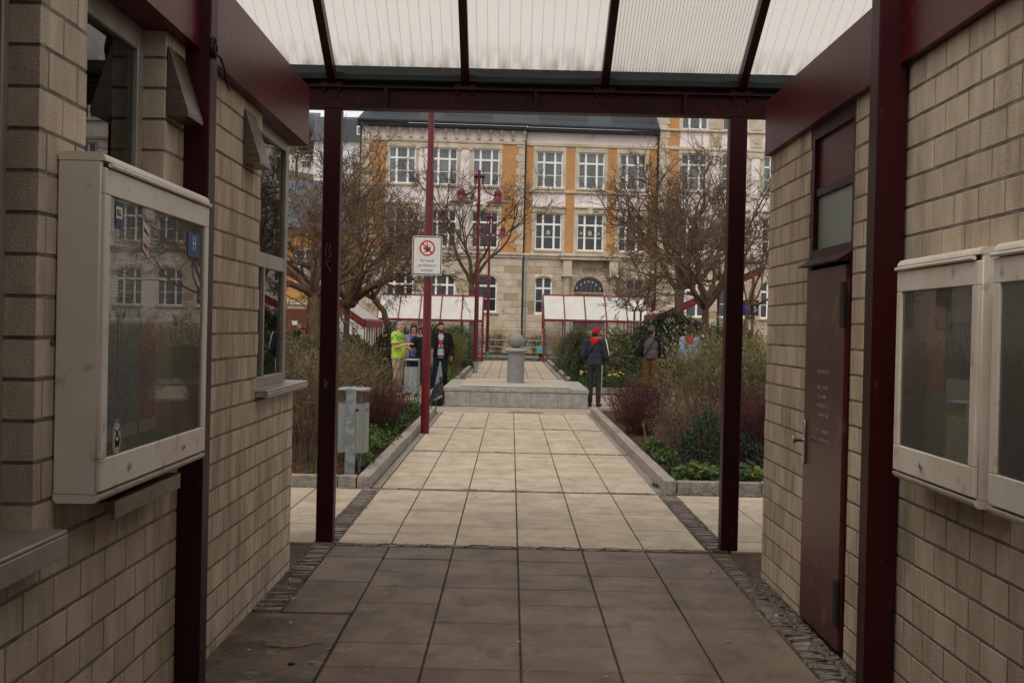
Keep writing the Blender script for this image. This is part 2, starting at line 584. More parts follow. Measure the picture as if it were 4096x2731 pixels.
# gutter setts along both kerbs, joined
gt = MB()
for xc, y0, y1 in ((-1.365, 13.2, 25.0), (1.585, 13.3, 25.6), (-1.46, 33.2, 62.0), (1.72, 33.2, 64.0)):
    y = y0
    while y < y1:
        l = rng.uniform(0.09, 0.14)
        w = 0.085 if y < 30 else 0.18
        gt.cbox(xc - w / 2, xc + w / 2, y + 0.008, y + l, -0.04, rng.uniform(-0.004, 0.002), 0.008)
        y += l
go = link('gutter_sett', gt.mesh('gutter_sett', M_cobble), pavement)
go['kind'] = 'stuff'

pl = MB()
pl.quad((-9, 25.1, -0.006), (9, 25.1, -0.006), (9, 33.0, -0.006), (-9, 33.0, -0.006))
structure('plaza', pl, M_gravel)
mh = MB()
mh.lathe([(0.36, -0.008), (0.36, -0.002), (0.33, -0.002)], (0.33, 25.42, 0), 32)
single('manhole_cover', mh, pm('rusty_manhole', '#7d6a5b', '#5e4f45', 12, 0.8, 0.5, 60), 'round rusty manhole cover set into the sandy strip before the fountain', 'manhole cover')

# beds with granite kerbs
beds = MB()
beds.quad((-14, 13.25, 0.06), (-1.5, 13.25, 0.06), (-1.5, 25.0, 0.06), (-14, 25.0, 0.06))
beds.quad((1.70, 13.4, 0.06), (14, 13.4, 0.06), (14, 25.5, 0.06), (1.70, 25.5, 0.06))
beds.quad((-16, 33.2, 0.06), (-1.66, 33.2, 0.06), (-1.66, 62.5, 0.06), (-16, 62.5, 0.06))
beds.quad((1.90, 34.4, 0.06), (16, 34.4, 0.06), (16, 64.5, 0.06), (1.90, 64.5, 0.06))
beds.quad((-14, 72.5, 0.03), (25, 72.5, 0.03), (25, 83.4, 0.03), (-14, 83.4, 0.03))
structure('planting_bed', beds, M_soil)

kb = MB()
kb.box(-1.535, -1.44, 13.2, 13.3, -0.1, 0.05)
kerb = structure('kerb', kb, M_kerb)
def kerb_stone(x0, x1, y0, y1, h=0.12):
    b = MB()
    b.cbox(x0 + 0.003, x1 - 0.003, y0 + 0.003, y1 - 0.003, -0.05, h, 0.008)
    r2 = lambda: rng.uniform(-0.004, 0.004)
    b.v = [(a + r2(), c + r2(), d + r2()) for a, c, d in b.v]
    link('kerb_stone', b.mesh('kerb_stone', M_kerb), kerb)
def kerb_run_y(x0, x1, y0, y1, step=1.0):
    y = y0
    while y < y1 - 0.05:
        l = min(step * rng.uniform(0.85, 1.2), y1 - y)
        kerb_stone(x0, x1, y, y + l); y += l
def kerb_run_x(x0, x1, y0, y1, step=1.0):
    x = x0
    while x < x1 - 0.05:
        l = min(step * rng.uniform(0.85, 1.2), x1 - x)
        kerb_stone(x, x + l, y0, y1); x += l
kerb_run_y(-1.555, -1.42, 13.12, 24.9)
kerb_run_y(1.625, 1.76, 13.27, 25.6)
kerb_run_x(-5.5, -1.56, 13.12, 13.25)
kerb_run_x(1.765, 5.5, 13.27, 13.40)
kerb_run_x(-7, -1.56, 24.95, 25.08)
kerb_run_x(1.77, 7, 25.5, 25.63)
kerb_run_x(-7, -1.72, 33.0, 33.13)
kerb_run_x(1.98, 8, 34.3, 34.43)
kerb_run_y(-1.71, -1.57, 33.0, 62.3, 1.4)
kerb_run_y(1.83, 1.97, 34.3, 64.3, 1.4)
kerb_run_x(-9, 14, 72.2, 72.4, 2.0)

# bark chips and litter
ch = MB()
for i in range(2600):
    sde = rng.random() < 0.45
    x = rng.uniform(-3.3, -1.6) if sde else rng.uniform(1.8, 3.4)
    y = rng.uniform(13.3, 24) if rng.random() < 0.5 else rng.uniform(13.3, 15.6)
    a = rng.uniform(0, 6.28); l = rng.uniform(0.008, 0.028); w = rng.uniform(0.004, 0.009)
    z = 0.063 + rng.uniform(0, 0.012); t = rng.uniform(-0.01, 0.01)
    ca, sa = math.cos(a), math.sin(a)
    ch.quad((x - ca * l, y - sa * l, z + t), (x - sa * w, y + ca * w, z + 0.006), (x + ca * l, y + sa * l, z - t), (x + sa * w, y - ca * w, z))
single('bark_chips', ch, M_chip, 'brown bark chips scattered over the planting beds', 'bark chips', kind='stuff')
gum = MB()
for i in range(95):
    x = rng.uniform(-1.3, 1.55); y = 5.6 + abs(rng.gauss(0, 2.2))
    if y > 9.5: continue
    r = rng.uniform(0.006, 0.016)
    gum.lathe([(r, 0.0025), (r * 0.7, 0.005)], (x, y, 0), 9)
single('chewing_gum_spots', gum, pm('gum', '#8d8478', '#786f64', 4, 0.7), 'flattened pale chewing gum spots on the grey slabs', 'chewing gum', kind='stuff')
M_butt = pm('cigarette_filter', '#a9714a', '#d8d2c6', 60, 0.9, lo=0.48, hi=0.52)
butts = MB()
for x, y in ((-1.36, 8.05), (-1.30, 7.72), (-0.55, 9.0), (-1.42, 8.3), (-0.3, 12.55), (-0.95, 12.6), (1.60, 8.25), (1.72, 8.45), (1.62, 7.55), (-1.2, 7.1), (-1.28, 6.5), (1.45, 8.9), (1.2, 6.9), (-0.9, 11.2), (0.5, 16.1)):
    a = rng.uniform(0, 3.1)
    butts.tube([(x, y, 0.008), (x + 0.032 * math.cos(a), y + 0.032 * math.sin(a), 0.008)], 0.0042, 7)
single('cigarette_butts', butts, M_butt, 'cigarette butts lying on slabs and cobbles', 'cigarette butts', kind='stuff')
cap_ = MB().lathe([(0.018, 0.0), (0.018, 0.006), (0.012, 0.007)], (-1.05, 6.28, 0.0), 16)
single('bottle_cap', cap_, M_black, 'small dark round cap on the dirty concrete at the lower left', 'bottle cap')

# ---------------------------------------------------------------- kiosks
BL, BH = 0.262, 0.13
brick_cache = {}
def brick_mesh(l, h, sgn):
    k = (round(l, 2), round(h, 3), sgn, rng.randrange(5))
    l = round(l - 0.002, 2)
    if k not in brick_cache:
        y, z, c, dep = l / 2, h / 2, 0.002, 0.115
        j = lambda: rng.uniform(-0.0016, 0.0016)
        fr = [(0, -y + c + j(), -z + c + j()), (0, y - c + j(), -z + c + j()), (0, y - c + j(), z - c + j()), (0, -y + c + j(), z - c + j())]
        md = [(-c, -y + j(), -z + j()), (-c, y + j(), -z + j()), (-c, y + j(), z + j()), (-c, -y + j(), z + j())]
        bk = [(-dep, -y, -z), (-dep, y, -z), (-dep, y, z), (-dep, -y, z)]
        fs = [(0, 1, 2, 3)]
        for k2 in range(4):
            n2 = (k2 + 1) % 4
            fs += [(4 + k2, 4 + n2, n2, k2), (8 + k2, 8 + n2, 4 + n2, 4 + k2)]
        vs = fr + md + bk
        if sgn < 0:
            vs = [(-a, -b, d) for a, b, d in vs]
        b = MB().add(vs, fs)
        brick_cache[k] = b.mesh('brick', M_brick)
    return brick_cache[k]

def brick_wall(wall, xp, sgn, y0, y1, z1, c0, openings, hidden=(), limit=300):
    """running bond in the plane x = xp facing sgn; openings are (ya, yb, za, zb)"""
    todo = []
    k = -1
    while True:
        za = c0 + BH * k + 0.0065
        zb = c0 + BH * (k + 1) - 0.0065
        k += 1
        if za > z1: break
        za = max(za, 0.0); zb = min(zb, z1)
        if zb - za < 0.02: continue
        off = (k % 2) * BL / 2 + rng.uniform(-0.006, 0.006)
        y = y0 - BL + off
        while y < y1:
            segs = [(max(y + 0.006, y0), min(y + BL - 0.006, y1))]
            for (ya, yb, oa, ob) in openings:
                if zb > oa + 0.02 and za < ob - 0.02:
                    ns = []
                    for a, b in segs:
                        if b <= ya or a >= yb: ns.append((a, b))
                        else:
                            if a < ya: ns.append((a, ya))
                            if b > yb: ns.append((yb, b))
                    segs = ns
            for a, b in segs:
                if b - a > 0.03: todo.append((a, b, za, zb))
            y += BL
    def score(t):
        a, b, za, zb = t
        yc = (a + b) / 2; zc = (za + zb) / 2
        u = abs(xp) / yc * 5100; v = abs(zc - CAM_H) / yc * 5100
        if u > 2180 or v > 1480 or yc < 1: return 0
        for (ya, yb, oa, ob) in hidden:
            if a > ya and b < yb and za > oa and zb < ob: return 0
        return (b - a) * (zb - za) / yc ** 3
    todo.sort(key=score, reverse=True)
    rest = MB()
    for i, (a, b, za, zb) in enumerate(todo):
        if i < limit:
            link('brick', brick_mesh(b - a, zb - za, sgn), wall, (xp + sgn * rng.uniform(-0.0005, 0.0012), (a + b) / 2, (za + zb) / 2),
                 (0, rng.uniform(-0.004, 0.004), rng.uniform(-0.003, 0.003)))
        elif sgn > 0: rest.box(xp - 0.115, xp, a, b, za, zb)
        else: rest.box(xp, xp + 0.115, a, b, za, zb)
    if rest.v:
        o = link('brick', rest.mesh('brick', M_brick), wall)
        o['kind'] = 'stuff'

# ---- left kiosk
LX, RX = -1.48, 1.76
lk = thing('kiosk', 'pale brick kiosk on the left with two serving hatches and maroon fascia', 'kiosk', (-3.0, 6.0, 0))
core = MB()
xa, xb = -1.74, LX - 0.002
def core_span(m, x0, x1, y0, y1, z0, z1): m.box(x0, x1, y0, y1, z0, z1)
E_ = 0.006
core.box(xa, xb, 1.0, 8.70 - E_, -0.02, 1.0 - E_)
core.box(xa, xb, 3.97 + E_, 8.70 - E_, 1.0 - E_, 1.24 - E_)
core.box(xa, xb, 3.97 + E_, 4.40 - E_, 1.24 - E_, 2.92)
core.box(xa, xb, 5.39 + E_, 7.47 - E_, 1.24 - E_, 2.92)
core.box(xa, xb, 1.0, 3.0, 1.0 - E_, 2.92)
core.box(xa, xb - 0.001, 4.40 - E_, 5.39 + E_, 1.24 - E_, 1.42)
core.box(-4.6, xa, 8.55, 8.70 - E_, -0.02, 1.2)
core.box(-4.8, -4.6, 1.0, 8.7, -0.02, 2.92)
core.box(-4.6, xa, 1.0, 1.15, -0.02, 2.92)
lwall = wpart('wall', core, M_mortar, lk)
brick_wall(lwall, LX, 1, 2.6, 8.70, 2.91, 0.056,
           [(2.9, 3.97, 1.0, 3), (4.40, 5.39, 1.42, 3), (7.47, 8.75, 1.235, 3)], hidden=[(4.5, 5.55, 1.2, 2.1)])
fl = MB(); fl.box(-4.6, xa, 1.1, 8.55, -0.02, 0.01)
wpart('floor', fl, M_dark, lk)
rf = MB(); rf.box(-4.8, -1.445, 0.9, 8.74, 2.93, 3.27)
wpart('roof', rf, M_dark, lk)
fa = MB()
fa.box(-1.440, -1.415, 0.9, 8.75, 2.895, 3.29)
fa.box(-4.8, -1.443, 8.745, 8.77, 2.895, 3.29)
fa.box(-1.60, -1.443, 0.9, 8.74, 2.897, 2.915)
fas = wpart('fascia', fa, M_fascia, lk)
for yj in (5.72,):
    pass
def window(kiosk, name, plane, members, panes, m_frame, m_glass, thick=0.045, label=None):
    fr = MB()
    for (ya, yb, za, zb) in members:
        fr.cbox(plane - thick / 2, plane + thick / 2, ya, yb, za, zb, 0.004)
    w = wpart(name, fr, m_frame, kiosk)
    if label: w['label'] = label
    for (ya, yb, za, zb) in panes:
        p = MB(); p.box(plane - 0.006, plane + 0.002, ya, yb, za, zb)
        link('pane', p.mesh('pane', m_glass), w)
    return w
window(lk, 'window', -1.595, [(4.40, 4.46, 1.42, 2.90), (5.31, 5.39, 1.42, 2.90), (4.46, 5.31, 2.80, 2.90), (4.46, 5.31, 1.42, 1.48)],
       [(4.455, 5.315, 1.475, 2.805)], M_alu, M_glass_dark)
window(lk, 'serving_window', -1.560, [(7.47, 7.53, 1.285, 2.91), (8.60, 8.70, 1.285, 2.91), (7.53, 8.60, 1.285, 1.345), (7.53, 8.60, 2.02, 2.11), (7.53, 8.60, 2.83, 2.91), (7.90, 7.94, 1.345, 2.02)],
       [(7.525, 8.605, 1.34, 2.025), (7.525, 8.605, 2.105, 2.835)], M_alu, M_glass_dark)
window(lk, 'serving_window', -1.60, [(3.0, 3.05, 1.03, 2.9), (3.92, 3.97, 1.03, 2.9), (3.05, 3.92, 2.0, 2.08), (3.05, 3.92, 1.03, 1.09)],
       [(3.045, 3.925, 1.085, 2.005), (3.045, 3.925, 2.075, 2.9)], M_alu, M_glass_dark)
for (x1, ya, yb, z0, z1) in ((-1.405, 7.40, 8.86, 1.24, 1.285), (-1.385, 2.8, 4.02, 0.93, 1.015)):
    sh = MB()
    sh.cbox(-1.60, x1, ya, yb, z1 - 0.014, z1, 0.004)
    sh.cbox(x1 - 0.012, x1 + 0.002, ya + 0.001, yb - 0.001, z0, z1 - 0.015, 0.003)
    sh.cbox(-1.478, x1 - 0.013, yb - 0.016, yb - 0.002, z0 + 0.004, z1 - 0.015, 0.002)
    sh.cbox(-1.478, x1 - 0.013, ya + 0.002, ya + 0.016, z0 + 0.004, z1 - 0.015, 0.002)
    wpart('counter_shelf', sh, M_alu, lk)
# blind behind the upper window and a pale curtain behind the corner hatch
cu = MB(); cu.box(-1.70, -1.69, 4.40, 4.95, 1.5, 2.9)
wpart('curtain', cu, pm('dusty_curtain', '#8f8678', '#6b6257', 3, 0.9, stretch=(1, 12, 0.4)), lk)

def vent_hood(ya, yb, label):
    b = MB()
    za, zb, xo = 2.84, 2.545, -1.385
    b.prism([(LX + 0.002, zb), (xo, zb), (xo, zb + 0.02), (LX + 0.006, za)], lambda u, v, dd: (u, dd, v), ya, yb)
    b.f = [tuple(reversed(q)) for q in b.f]
    b.f.pop(0); b.m.pop(0)
    b.add([(LX + 0.002, ya, zb), (xo, ya, zb), (xo, ya, zb + 0.02), (LX + 0.006, ya, za)], [(0, 1, 2, 3)])
    h = single('vent_hood', b, M_stainless, label, 'vent hood', 'wedge vent hoods on the kiosk wall')
    s = MB()
    for z in (zb + 0.02, zb + 0.16):
        s.lathe([(0.004, 0), (0.003, 0.003)], (0, 0, 0), 8)
        n = 8 * 2
        s.v[-n:] = [(LX + 0.012 + a, ya - 0.001 - d, z + c_) for a, c_, d in s.v[-n:]]
    link('screw', s.mesh('screw', M_chrome), h)
    return h
vent_hood(5.40, 5.66, 'brown steel vent hood beside the maroon post, nearer of the two')
vent_hood(6.95, 7.26, 'steel vent hood on the brick beside the far serving window')

# graffito "187" on a brick
g187 = link('graffito', text_mesh('187', 0.042, M_black, xs=0.7), lwall, (LX + 0.0022, 4.11, 1.60), (R(90), R(8), R(90)))

# ---- right kiosk
rk = thing('kiosk', 'pale brick kiosk on the right with maroon toilet door and fascia', 'kiosk', (3.2, 6.0, 0))
core = MB()
xa, xb = RX + 0.002, 2.02
core.box(xa, xb, 1.0, 6.60 - E_, -0.02, 2.92)
core.box(xa, xb, 7.58 + E_, 8.78 - E_, -0.02, 2.92)
core.box(xb, 4.8, 8.60, 8.78 - E_, -0.02, 2.92)
core.box(4.6, 4.8, 1.0, 8.60, -0.02, 2.92)
core.box(xb, 4.6, 1.0, 1.15, -0.02, 2.92)
rwall = wpart('wall', core, M_mortar, rk)
brick_wall(rwall, RX, -1, 3.4, 8.78, 2.91, 0.045, [(6.60, 7.58, -0.1, 3)], hidden=[(4.5, 5.3, 1.2, 1.9), (3.4, 4.2, 1.2, 1.9)])
rf = MB(); rf.box(1.74, 4.8, 0.9, 8.74, 2.93, 3.25)
wpart('roof', rf, M_dark, rk)
fa = MB()
fa.box(1.712, 1.737, 0.9, 8.75, 2.895, 3.265)
fa.box(1.741, 4.8, 8.745, 8.77, 2.895, 3.265)
fa.box(1.741, 1.86, 0.9, 8.74, 2.897, 2.915)
wpart('fascia', fa, M_fascia, rk)
M_door = pm('maroon_door_paint', '#4c1c1a', '#401614', 2.2, 0.36, 0.05, 18, 0.4, c3='#6d4a42', s3=5.5, t3=(0.60, 0.80), stretch=(1, 1, 0.4))
df = MB()
df.box(1.765, 1.86, 6.605, 6.665, 0.0, 2.905)
df.box(1.765, 1.86, 7.515, 7.575, 0.0, 2.905)
df.box(1.7655, 1.86, 6.666, 7.514, 2.82, 2.905)
df.box(1.7655, 1.86, 6.666, 7.514, 2.08, 2.17)
frame = wpart('door_frame', df, M_steel, rk)
tp = MB(); tp.box(1.790, 1.80, 6.666, 7.514, 2.50, 2.819)
link('transom_panel', tp.mesh('transom_panel', M_fascia), frame)
tb = MB(); tb.box(1.776, 1.789, 6.666, 7.514, 2.485, 2.53)
link('transom_bar', tb.mesh('transom_bar', M_steel), frame)
tg = MB(); tg.box(1.795, 1.803, 6.666, 7.514, 2.17, 2.484)
link('pane', tg.mesh('pane', pm('ribbed_glass', '#7b8678', '#69746a', 10, 0.25, 0.3, 200, 0.5, stretch=(1, 40, 0.5))), frame)
hd = MB()
hd.prism([(1.790, 2.075), (1.785, 2.135), (1.690, 2.075), (1.692, 2.068)], lambda u, v, dd: (u, dd, v), 6.63, 7.56)
wpart('door_hood', hd, M_steel, rk)
dl = MB(); dl.cbox(1.742, 1.785, 6.66, 7.535, 0.02, 2.055, 0.006)
door = wpart('door', dl, M_door, rk)
for z in (0.16, 1.72):
    hg = MB(); hg.cbox(1.722, 1.7415, 6.635, 6.70, z, z + 0.24, 0.006)
    link('hinge', hg.mesh('hinge', M_dark), door)
hp = MB()
hp.cbox(1.728, 1.7415, 7.455, 7.50, 0.92, 1.18, 0.004)
hp.tube([(1.742, 7.478, 1.06), (1.690, 7.478, 1.06), (1.670, 7.478, 1.06), (1.664, 7.478, 1.06)], [0.011, 0.011, 0.026, 0.022], 14)
link('handle', hp.mesh('handle', M_chrome, 40), door)
M_letter = pm('faded_white_lettering', '#a8988d', '#7d6a61', 60, 0.8)
for txt, y, z, s in (('ie Stadtverwaltung informiert:', 7.09, 1.475, 0.036), ('Toiletten  :  sind bei Bedarf', 7.10, 1.385, 0.036), ('im Imbiss erhältlich.', 7.10, 1.335, 0.036),
                     ('Kaution Schlüssel  ,00 Euro', 7.10, 1.285, 0.036), ('T ilettenbenutzung 0,   Euro', 7.10, 1.235, 0.036),
                     ('Bei F  aber wird  e  nutzungsentgelt', 7.11, 1.145, 0.036), ('mit der T ilettennutzung verrechnet.', 7.11, 1.095, 0.036)):
    link('lettering', text_mesh(txt, s, M_letter, xs=0.62), door, (1.7408, y, z), (R(90), 0, R(-90)))

# ---------------------------------------------------------------- display cases on the kiosk walls
def display_case(label, xw, sgn, ya, yb, z0, z1, dep, locks, group=None):
    """xw: wall plane; sgn: facing direction; parts in world space"""
    t = thing('display_case', label, 'display case', (xw, (ya + yb) / 2, z0), 0, group)
    xf = xw + sgn * dep
    def X(a, b): return (min(a, b), max(a, b))
    hs_ = MB()
    rim = 0.03
    w0, w1 = xw + sgn * 0.004, xf - sgn * 0.014
    r = 0.028
    # rounded housing: cross-section extruded along the wall
    hs_.cbox(*X(w0, w1), ya, ya + 0.022, z0 + r, z1 - r, 0.004)
    hs_.cbox(*X(w0, w1), yb - 0.022, yb, z0 + r, z1 - r, 0.004)
    prof_top, prof_bot = [], []
    for k in range(7):
        a = math.pi / 2 * k / 6
        prof_top.append((w1 + sgn * 0.014 - sgn * r + sgn * r * math.cos(a), z1 - r + r * math.sin(a)))
        prof_bot.append((w1 + sgn * 0.014 - sgn * r + sgn * r * math.cos(a), z0 + r - r * math.sin(a)))
    for pr, flip in ((prof_top, False), (prof_bot, True)):
        poly = pr + [(w0 + sgn * r * 0.4, pr[-1][1]), (w0, pr[-1][1] + (-0.012 if not flip else 0.012)), (w0, pr[0][1])]
        hs_.prism(poly, lambda u, v, dd: (u, dd, v), ya - 0.001, yb + 0.001)
    wpart('housing', hs_, M_alu_white, t, 40)
    dr = MB()
    dr.tube([(xf + sgn * 0.006, ya + 0.03, z1 - 0.040), (xf + sgn * 0.006, yb - 0.002, z1 - 0.040)], 0.008, 8)
    wpart('drip_rail', dr, M_alu_white, t, 40)
    fm = MB()
    fx = X(xf - sgn * 0.016, xf)
    zt, zb_ = z1 - r - 0.022, z0 + r + 0.010
    side, topw, botw = 0.062, 0.085, 0.105
    fm.cbox(*fx, ya + 0.003, ya + side, zb_ + botw + 0.0006, zt - topw - 0.0006, 0.003)
    fm.cbox(*fx, yb - side, yb - 0.003, zb_ + botw + 0.0006, zt - topw - 0.0006, 0.003)
    fm.cbox(*fx, ya + 0.003, yb - 0.003, zt - topw, zt, 0.003)
    fm.cbox(*fx, ya + 0.003, yb - 0.003, zb_, zb_ + botw, 0.003)
    df_ = wpart('door_frame', fm, M_alu_white, t)
    gl = MB(); xg = xf - sgn * 0.009
    gl.quad((xg, ya + side - 0.006, zb_ + botw - 0.006), (xg, yb - side + 0.006, zb_ + botw - 0.006), (xg, yb - side + 0.006, zt - topw + 0.006), (xg, ya + side - 0.006, zt - topw + 0.006))
    if sgn < 0: gl.f = [tuple(reversed(q)) for q in gl.f]
    pane = link('pane', gl.mesh('pane', M_glass_case if sgn > 0 else M_glass_case_r), df_)
    bk = MB(); bk.box(*X(xw + sgn * 0.012, xw + sgn * 0.02), ya + 0.022, yb - 0.022, z0 + r, z1 - r)
    back = wpart('back_board', bk, pm('case_back', '#b9b19b', '#a59d88', 3, 0.8), t)
    for yl in locks:
        lk_ = MB()
        lk_.tube([(xf, yl, zb_ + 0.05), (xf + sgn * 0.006, yl, zb_ + 0.05)], 0.013, 16)
        lk_.tube([(xf + sgn * 0.006, yl, zb_ + 0.05), (xf + sgn * 0.0075, yl, zb_ + 0.05)], 0.004, 8, 1)
        link('lock', lk_.mesh('lock', [M_chrome, M_black], 40), df_)
    return t, back, df_, xf

case, back, cframe, xf = display_case('large cream aluminium display case with bus timetables on the left wall', LX, 1, 4.13, 5.55, 1.08, 2.22, 0.158, (4.44, 5.18))
def print_mat(name, base, ink, rows=90.0, cols=26.0, thr=0.5):
    m = bpy.data.materials.new(name); m.use_nodes = True
    n, l = m.node_tree.nodes, m.node_tree.links
    b = n['Principled BSDF']; b.inputs['Roughness'].default_value = 0.8
    g = n.new('ShaderNodeNewGeometry'); mp = n.new('ShaderNodeMapping')
    mp.inputs['Scale'].default_value = (1, cols, rows)
    vz = n.new('ShaderNodeTexNoise'); vz.inputs['Scale'].default_value = 3.0; vz.inputs['Detail'].default_value = 1.0
    sx = n.new('ShaderNodeSeparateXYZ'); mm = n.new('ShaderNodeMath'); mm.operation = 'MULTIPLY'; mm.inputs[1].default_value = rows * 1.4
    fr_ = n.new('ShaderNodeMath'); fr_.operation = 'FRACT'; gt_ = n.new('ShaderNodeMath'); gt_.operation = 'GREATER_THAN'; gt_.inputs[1].default_value = 0.5
    g2 = n.new('ShaderNodeMath'); g2.operation = 'GREATER_THAN'; g2.inputs[1].default_value = thr
    an = n.new('ShaderNodeMath'); an.operation = 'MULTIPLY'
    mx = n.new('ShaderNodeMixRGB'); mx.inputs[1].default_value = lin(base); mx.inputs[2].default_value = lin(ink)
    l.new(g.outputs['Position'], mp.inputs[0]); l.new(mp.outputs[0], vz.inputs['Vector']); l.new(g.outputs['Position'], sx.inputs[0])
    l.new(sx.outputs['Z'], mm.inputs[0]); l.new(mm.outputs[0], fr_.inputs[0]); l.new(fr_.outputs[0], gt_.inputs[0])
    l.new(vz.outputs['Fac'], g2.inputs[0]); l.new(gt_.outputs[0], an.inputs[0]); l.new(g2.outputs[0], an.inputs[1])
    l.new(an.outputs[0], mx.inputs[0]); l.new(mx.outputs[0], b.inputs['Base Color'])
    return m
M_tab_blue = print_mat('timetable_blue', '#9fbfcb', '#3c4a52', 60, 30)
M_tab_red = print_mat('timetable_red', '#cf8590', '#5c3038', 60, 30)
M_text = print_mat('small_print', '#e2dfd8', '#77736c', 60, 20, 0.47)
M_olive = pm('olive_heading', '#7c7f66', '#6a6d55', 9, 0.8)
sx_ = LX + 0.028
def sheet(name, label, ya, yb, za, zb, mt, x=sx_, tilt=0.0, parent=back):
    b = MB()
    b.add([(x, ya, za + tilt), (x, yb, za), (x, yb, zb), (x, ya, zb + tilt)], [(0, 1, 2, 3)])
    b.box(x - 0.0012, x - 0.0002, ya, yb, za, zb)
    o = link(name, b.mesh(name, mt), parent)
    return o
for ya, yb, mt in ((4.50, 4.70, M_tab_blue), (4.72, 4.98, M_tab_blue), (5.00, 5.24, M_tab_red)):
    s0 = sheet('timetable', None, ya, yb, 1.235, 1.72, M_paper)
    sheet('timetable', None, ya + 0.012, yb - 0.014, 1.285, 1.665, mt, sx_ + 0.002)
    sheet('timetable', None, ya, yb, 1.688, 1.72, M_olive, sx_ + 0.002)
sheet('notice', None, 4.48, 4.86, 1.76, 2.06, M_text)
# stickers on the glass
def sticker(ya, yb, za, zb, mt, x, shear=0.0, parent=cframe, name='sticker'):
    b = MB(); b.add([(x, ya, za), (x, yb, za + shear), (x, yb, zb + shear), (x, ya, zb)], [(0, 1, 2, 3)])
    return link(name, b.mesh(name, mt), parent)
xs_ = xf - 0.0062
M_blue = pm('blue_sticker', '#34597c', '#2b4c6c', 9, 0.6)
M_cream = pm('cream_sticker', '#cfc4ad', '#bdb199', 9, 0.6)
sticker(4.264, 4.335, 1.985, 2.075, M_blue, xs_)
sticker(4.266, 4.333, 2.018, 2.058, M_white, xs_ + 0.0005)
link('lettering', text_mesh('BSG', 0.034, M_black, xs=0.8), cframe, (xs_ + 0.0012, 4.297, 2.036), (R(90), 0, R(90)))
sticker(4.575, 4.665, 1.985, 2.04, M_cream, xs_, -0.03)
sticker(4.575, 4.655, 1.935, 1.983, M_cream, xs_ + 0.0002, -0.03)
link('lettering', text_mesh('Schlimmer', 0.020, M_black, xs=0.8), cframe, (xs_ + 0.0012, 4.62, 1.997), (R(90), R(18), R(90)))
link('lettering', text_mesh('PARTEI', 0.024, pm('sticker_red', '#9c2230', None), xs=0.8), cframe, (xs_ + 0.0012, 4.614, 1.944), (R(90), R(18), R(90)))
sticker(5.22, 5.41, 1.945, 2.045, M_blue, xs_)
link('lettering', text_mesh('H', 0.085, M_white, xs=0.9), cframe, (xs_ + 0.0012, 5.315, 1.998), (R(90), 0, R(90)))
rs = MB()
for r0, r1, mi in ((0.0, 0.0525, 0), (0.044, 0.050, 1), (0.034, 0.037, 1)):
    n = 28
    for k in range(n):
        a, b2 = 2 * math.pi * k / n, 2 * math.pi * (k + 1) / n
        off = 0.0006 if mi else 0.0
        rs.add([(xs_ + off, 4.318 + r0 * math.cos(a), 1.278 + r0 * math.sin(a) * 1.2), (xs_ + off, 4.318 + r1 * math.cos(a), 1.278 + r1 * math.sin(a) * 1.2),
                (xs_ + off, 4.318 + r1 * math.cos(b2), 1.278 + r1 * math.sin(b2) * 1.2), (xs_ + off, 4.318 + r0 * math.cos(b2), 1.278 + r0 * math.sin(b2) * 1.2)], [(0, 1, 2, 3)], mi)
for a, b2 in (((-0.02, 0.03), (0.02, 0.002)), ((0.02, 0.03), (-0.02, 0.002)), ((-0.022, -0.002), (-0.012, -0.03)), ((-0.012, -0.03), (0.0, -0.008)), ((0.0, -0.008), (0.012, -0.03)), ((0.012, -0.03), (0.022, -0.002))):
    rs.tube([(xs_ + 0.001, 4.318 + a[0], 1.278 + a[1]), (xs_ + 0.001, 4.318 + b2[0], 1.278 + b2[1])], 0.003, 4, 1)
link('sticker', rs.mesh('sticker', [M_white, M_black]), cframe)
# metal tray under the case
ty = MB()
ty.cbox(LX + 0.002, -1.375, 4.42, 5.30, 1.042, 1.048, 0.001)
ty.cbox(-1.374, -1.362, 4.42, 5.30, 0.985, 1.048, 0.002)
ty.tube([(-1.40, 4.62, 1.062), (-1.40, 5.15, 1.062)], 0.006, 8)
single('ash_tray_shelf', ty, M_stainless, 'narrow bent steel tray fixed under the left display case', 'tray')

caseR, backR, frR, xfR = display_case('cream display case with orange and yellow posters on the right wall', RX, -1, 4.43, 5.37, 1.085, 2.0, 0.14, (5.0,), 'display cases on the right wall')
M_orange = pm('orange_poster', '#e07f38', '#c86e30', 5, 0.7, c3='#c9b8a0', s3=26, t3=(0.6, 0.64))
M_green = pm('green_poster', '#4f7a38', '#3f652d', 6, 0.7)
M_yellow = pm('yellow_poster', '#e6c95a', '#d8ba48', 9, 0.7, c3='#c9d0c8', s3=34, t3=(0.60, 0.62))
M_gloom = pm('dark_poster', '#3c3d42', '#55565c', 14, 0.6, c3='#8f8b86', s3=40, t3=(0.62, 0.66))
xr = RX - 0.028
sheet('poster', None, 5.08, 5.30, 1.46, 1.84, M_orange, xr, 0, backR)
sheet('poster', None, 4.74, 5.06, 1.52, 1.74, M_gloom, xr, 0, backR)
sheet('poster', None, 4.68, 4.75, 1.52, 1.74, M_green, xr - 0.002, 0, backR)
sheet('poster', None, 4.70, 5.06, 1.43, 1.52, M_paper, xr, 0, backR)
sheet('poster', None, 4.78, 5.06, 1.20, 1.40, M_yellow, xr, 0, backR)
sheet('poster', None, 4.82, 4.98, 1.28, 1.34, M_text, xr - 0.002, 0, backR)
caseR2, backR2, frR2, xf2 = display_case('second cream display case cut off by the right edge of the picture', RX, -1, 3.32, 4.30, 1.085, 2.0, 0.14, (3.8,), 'display cases on the right wall')
sheet('poster', None, 3.6, 4.1, 1.40, 1.75, M_gloom, xr, 0, backR2)
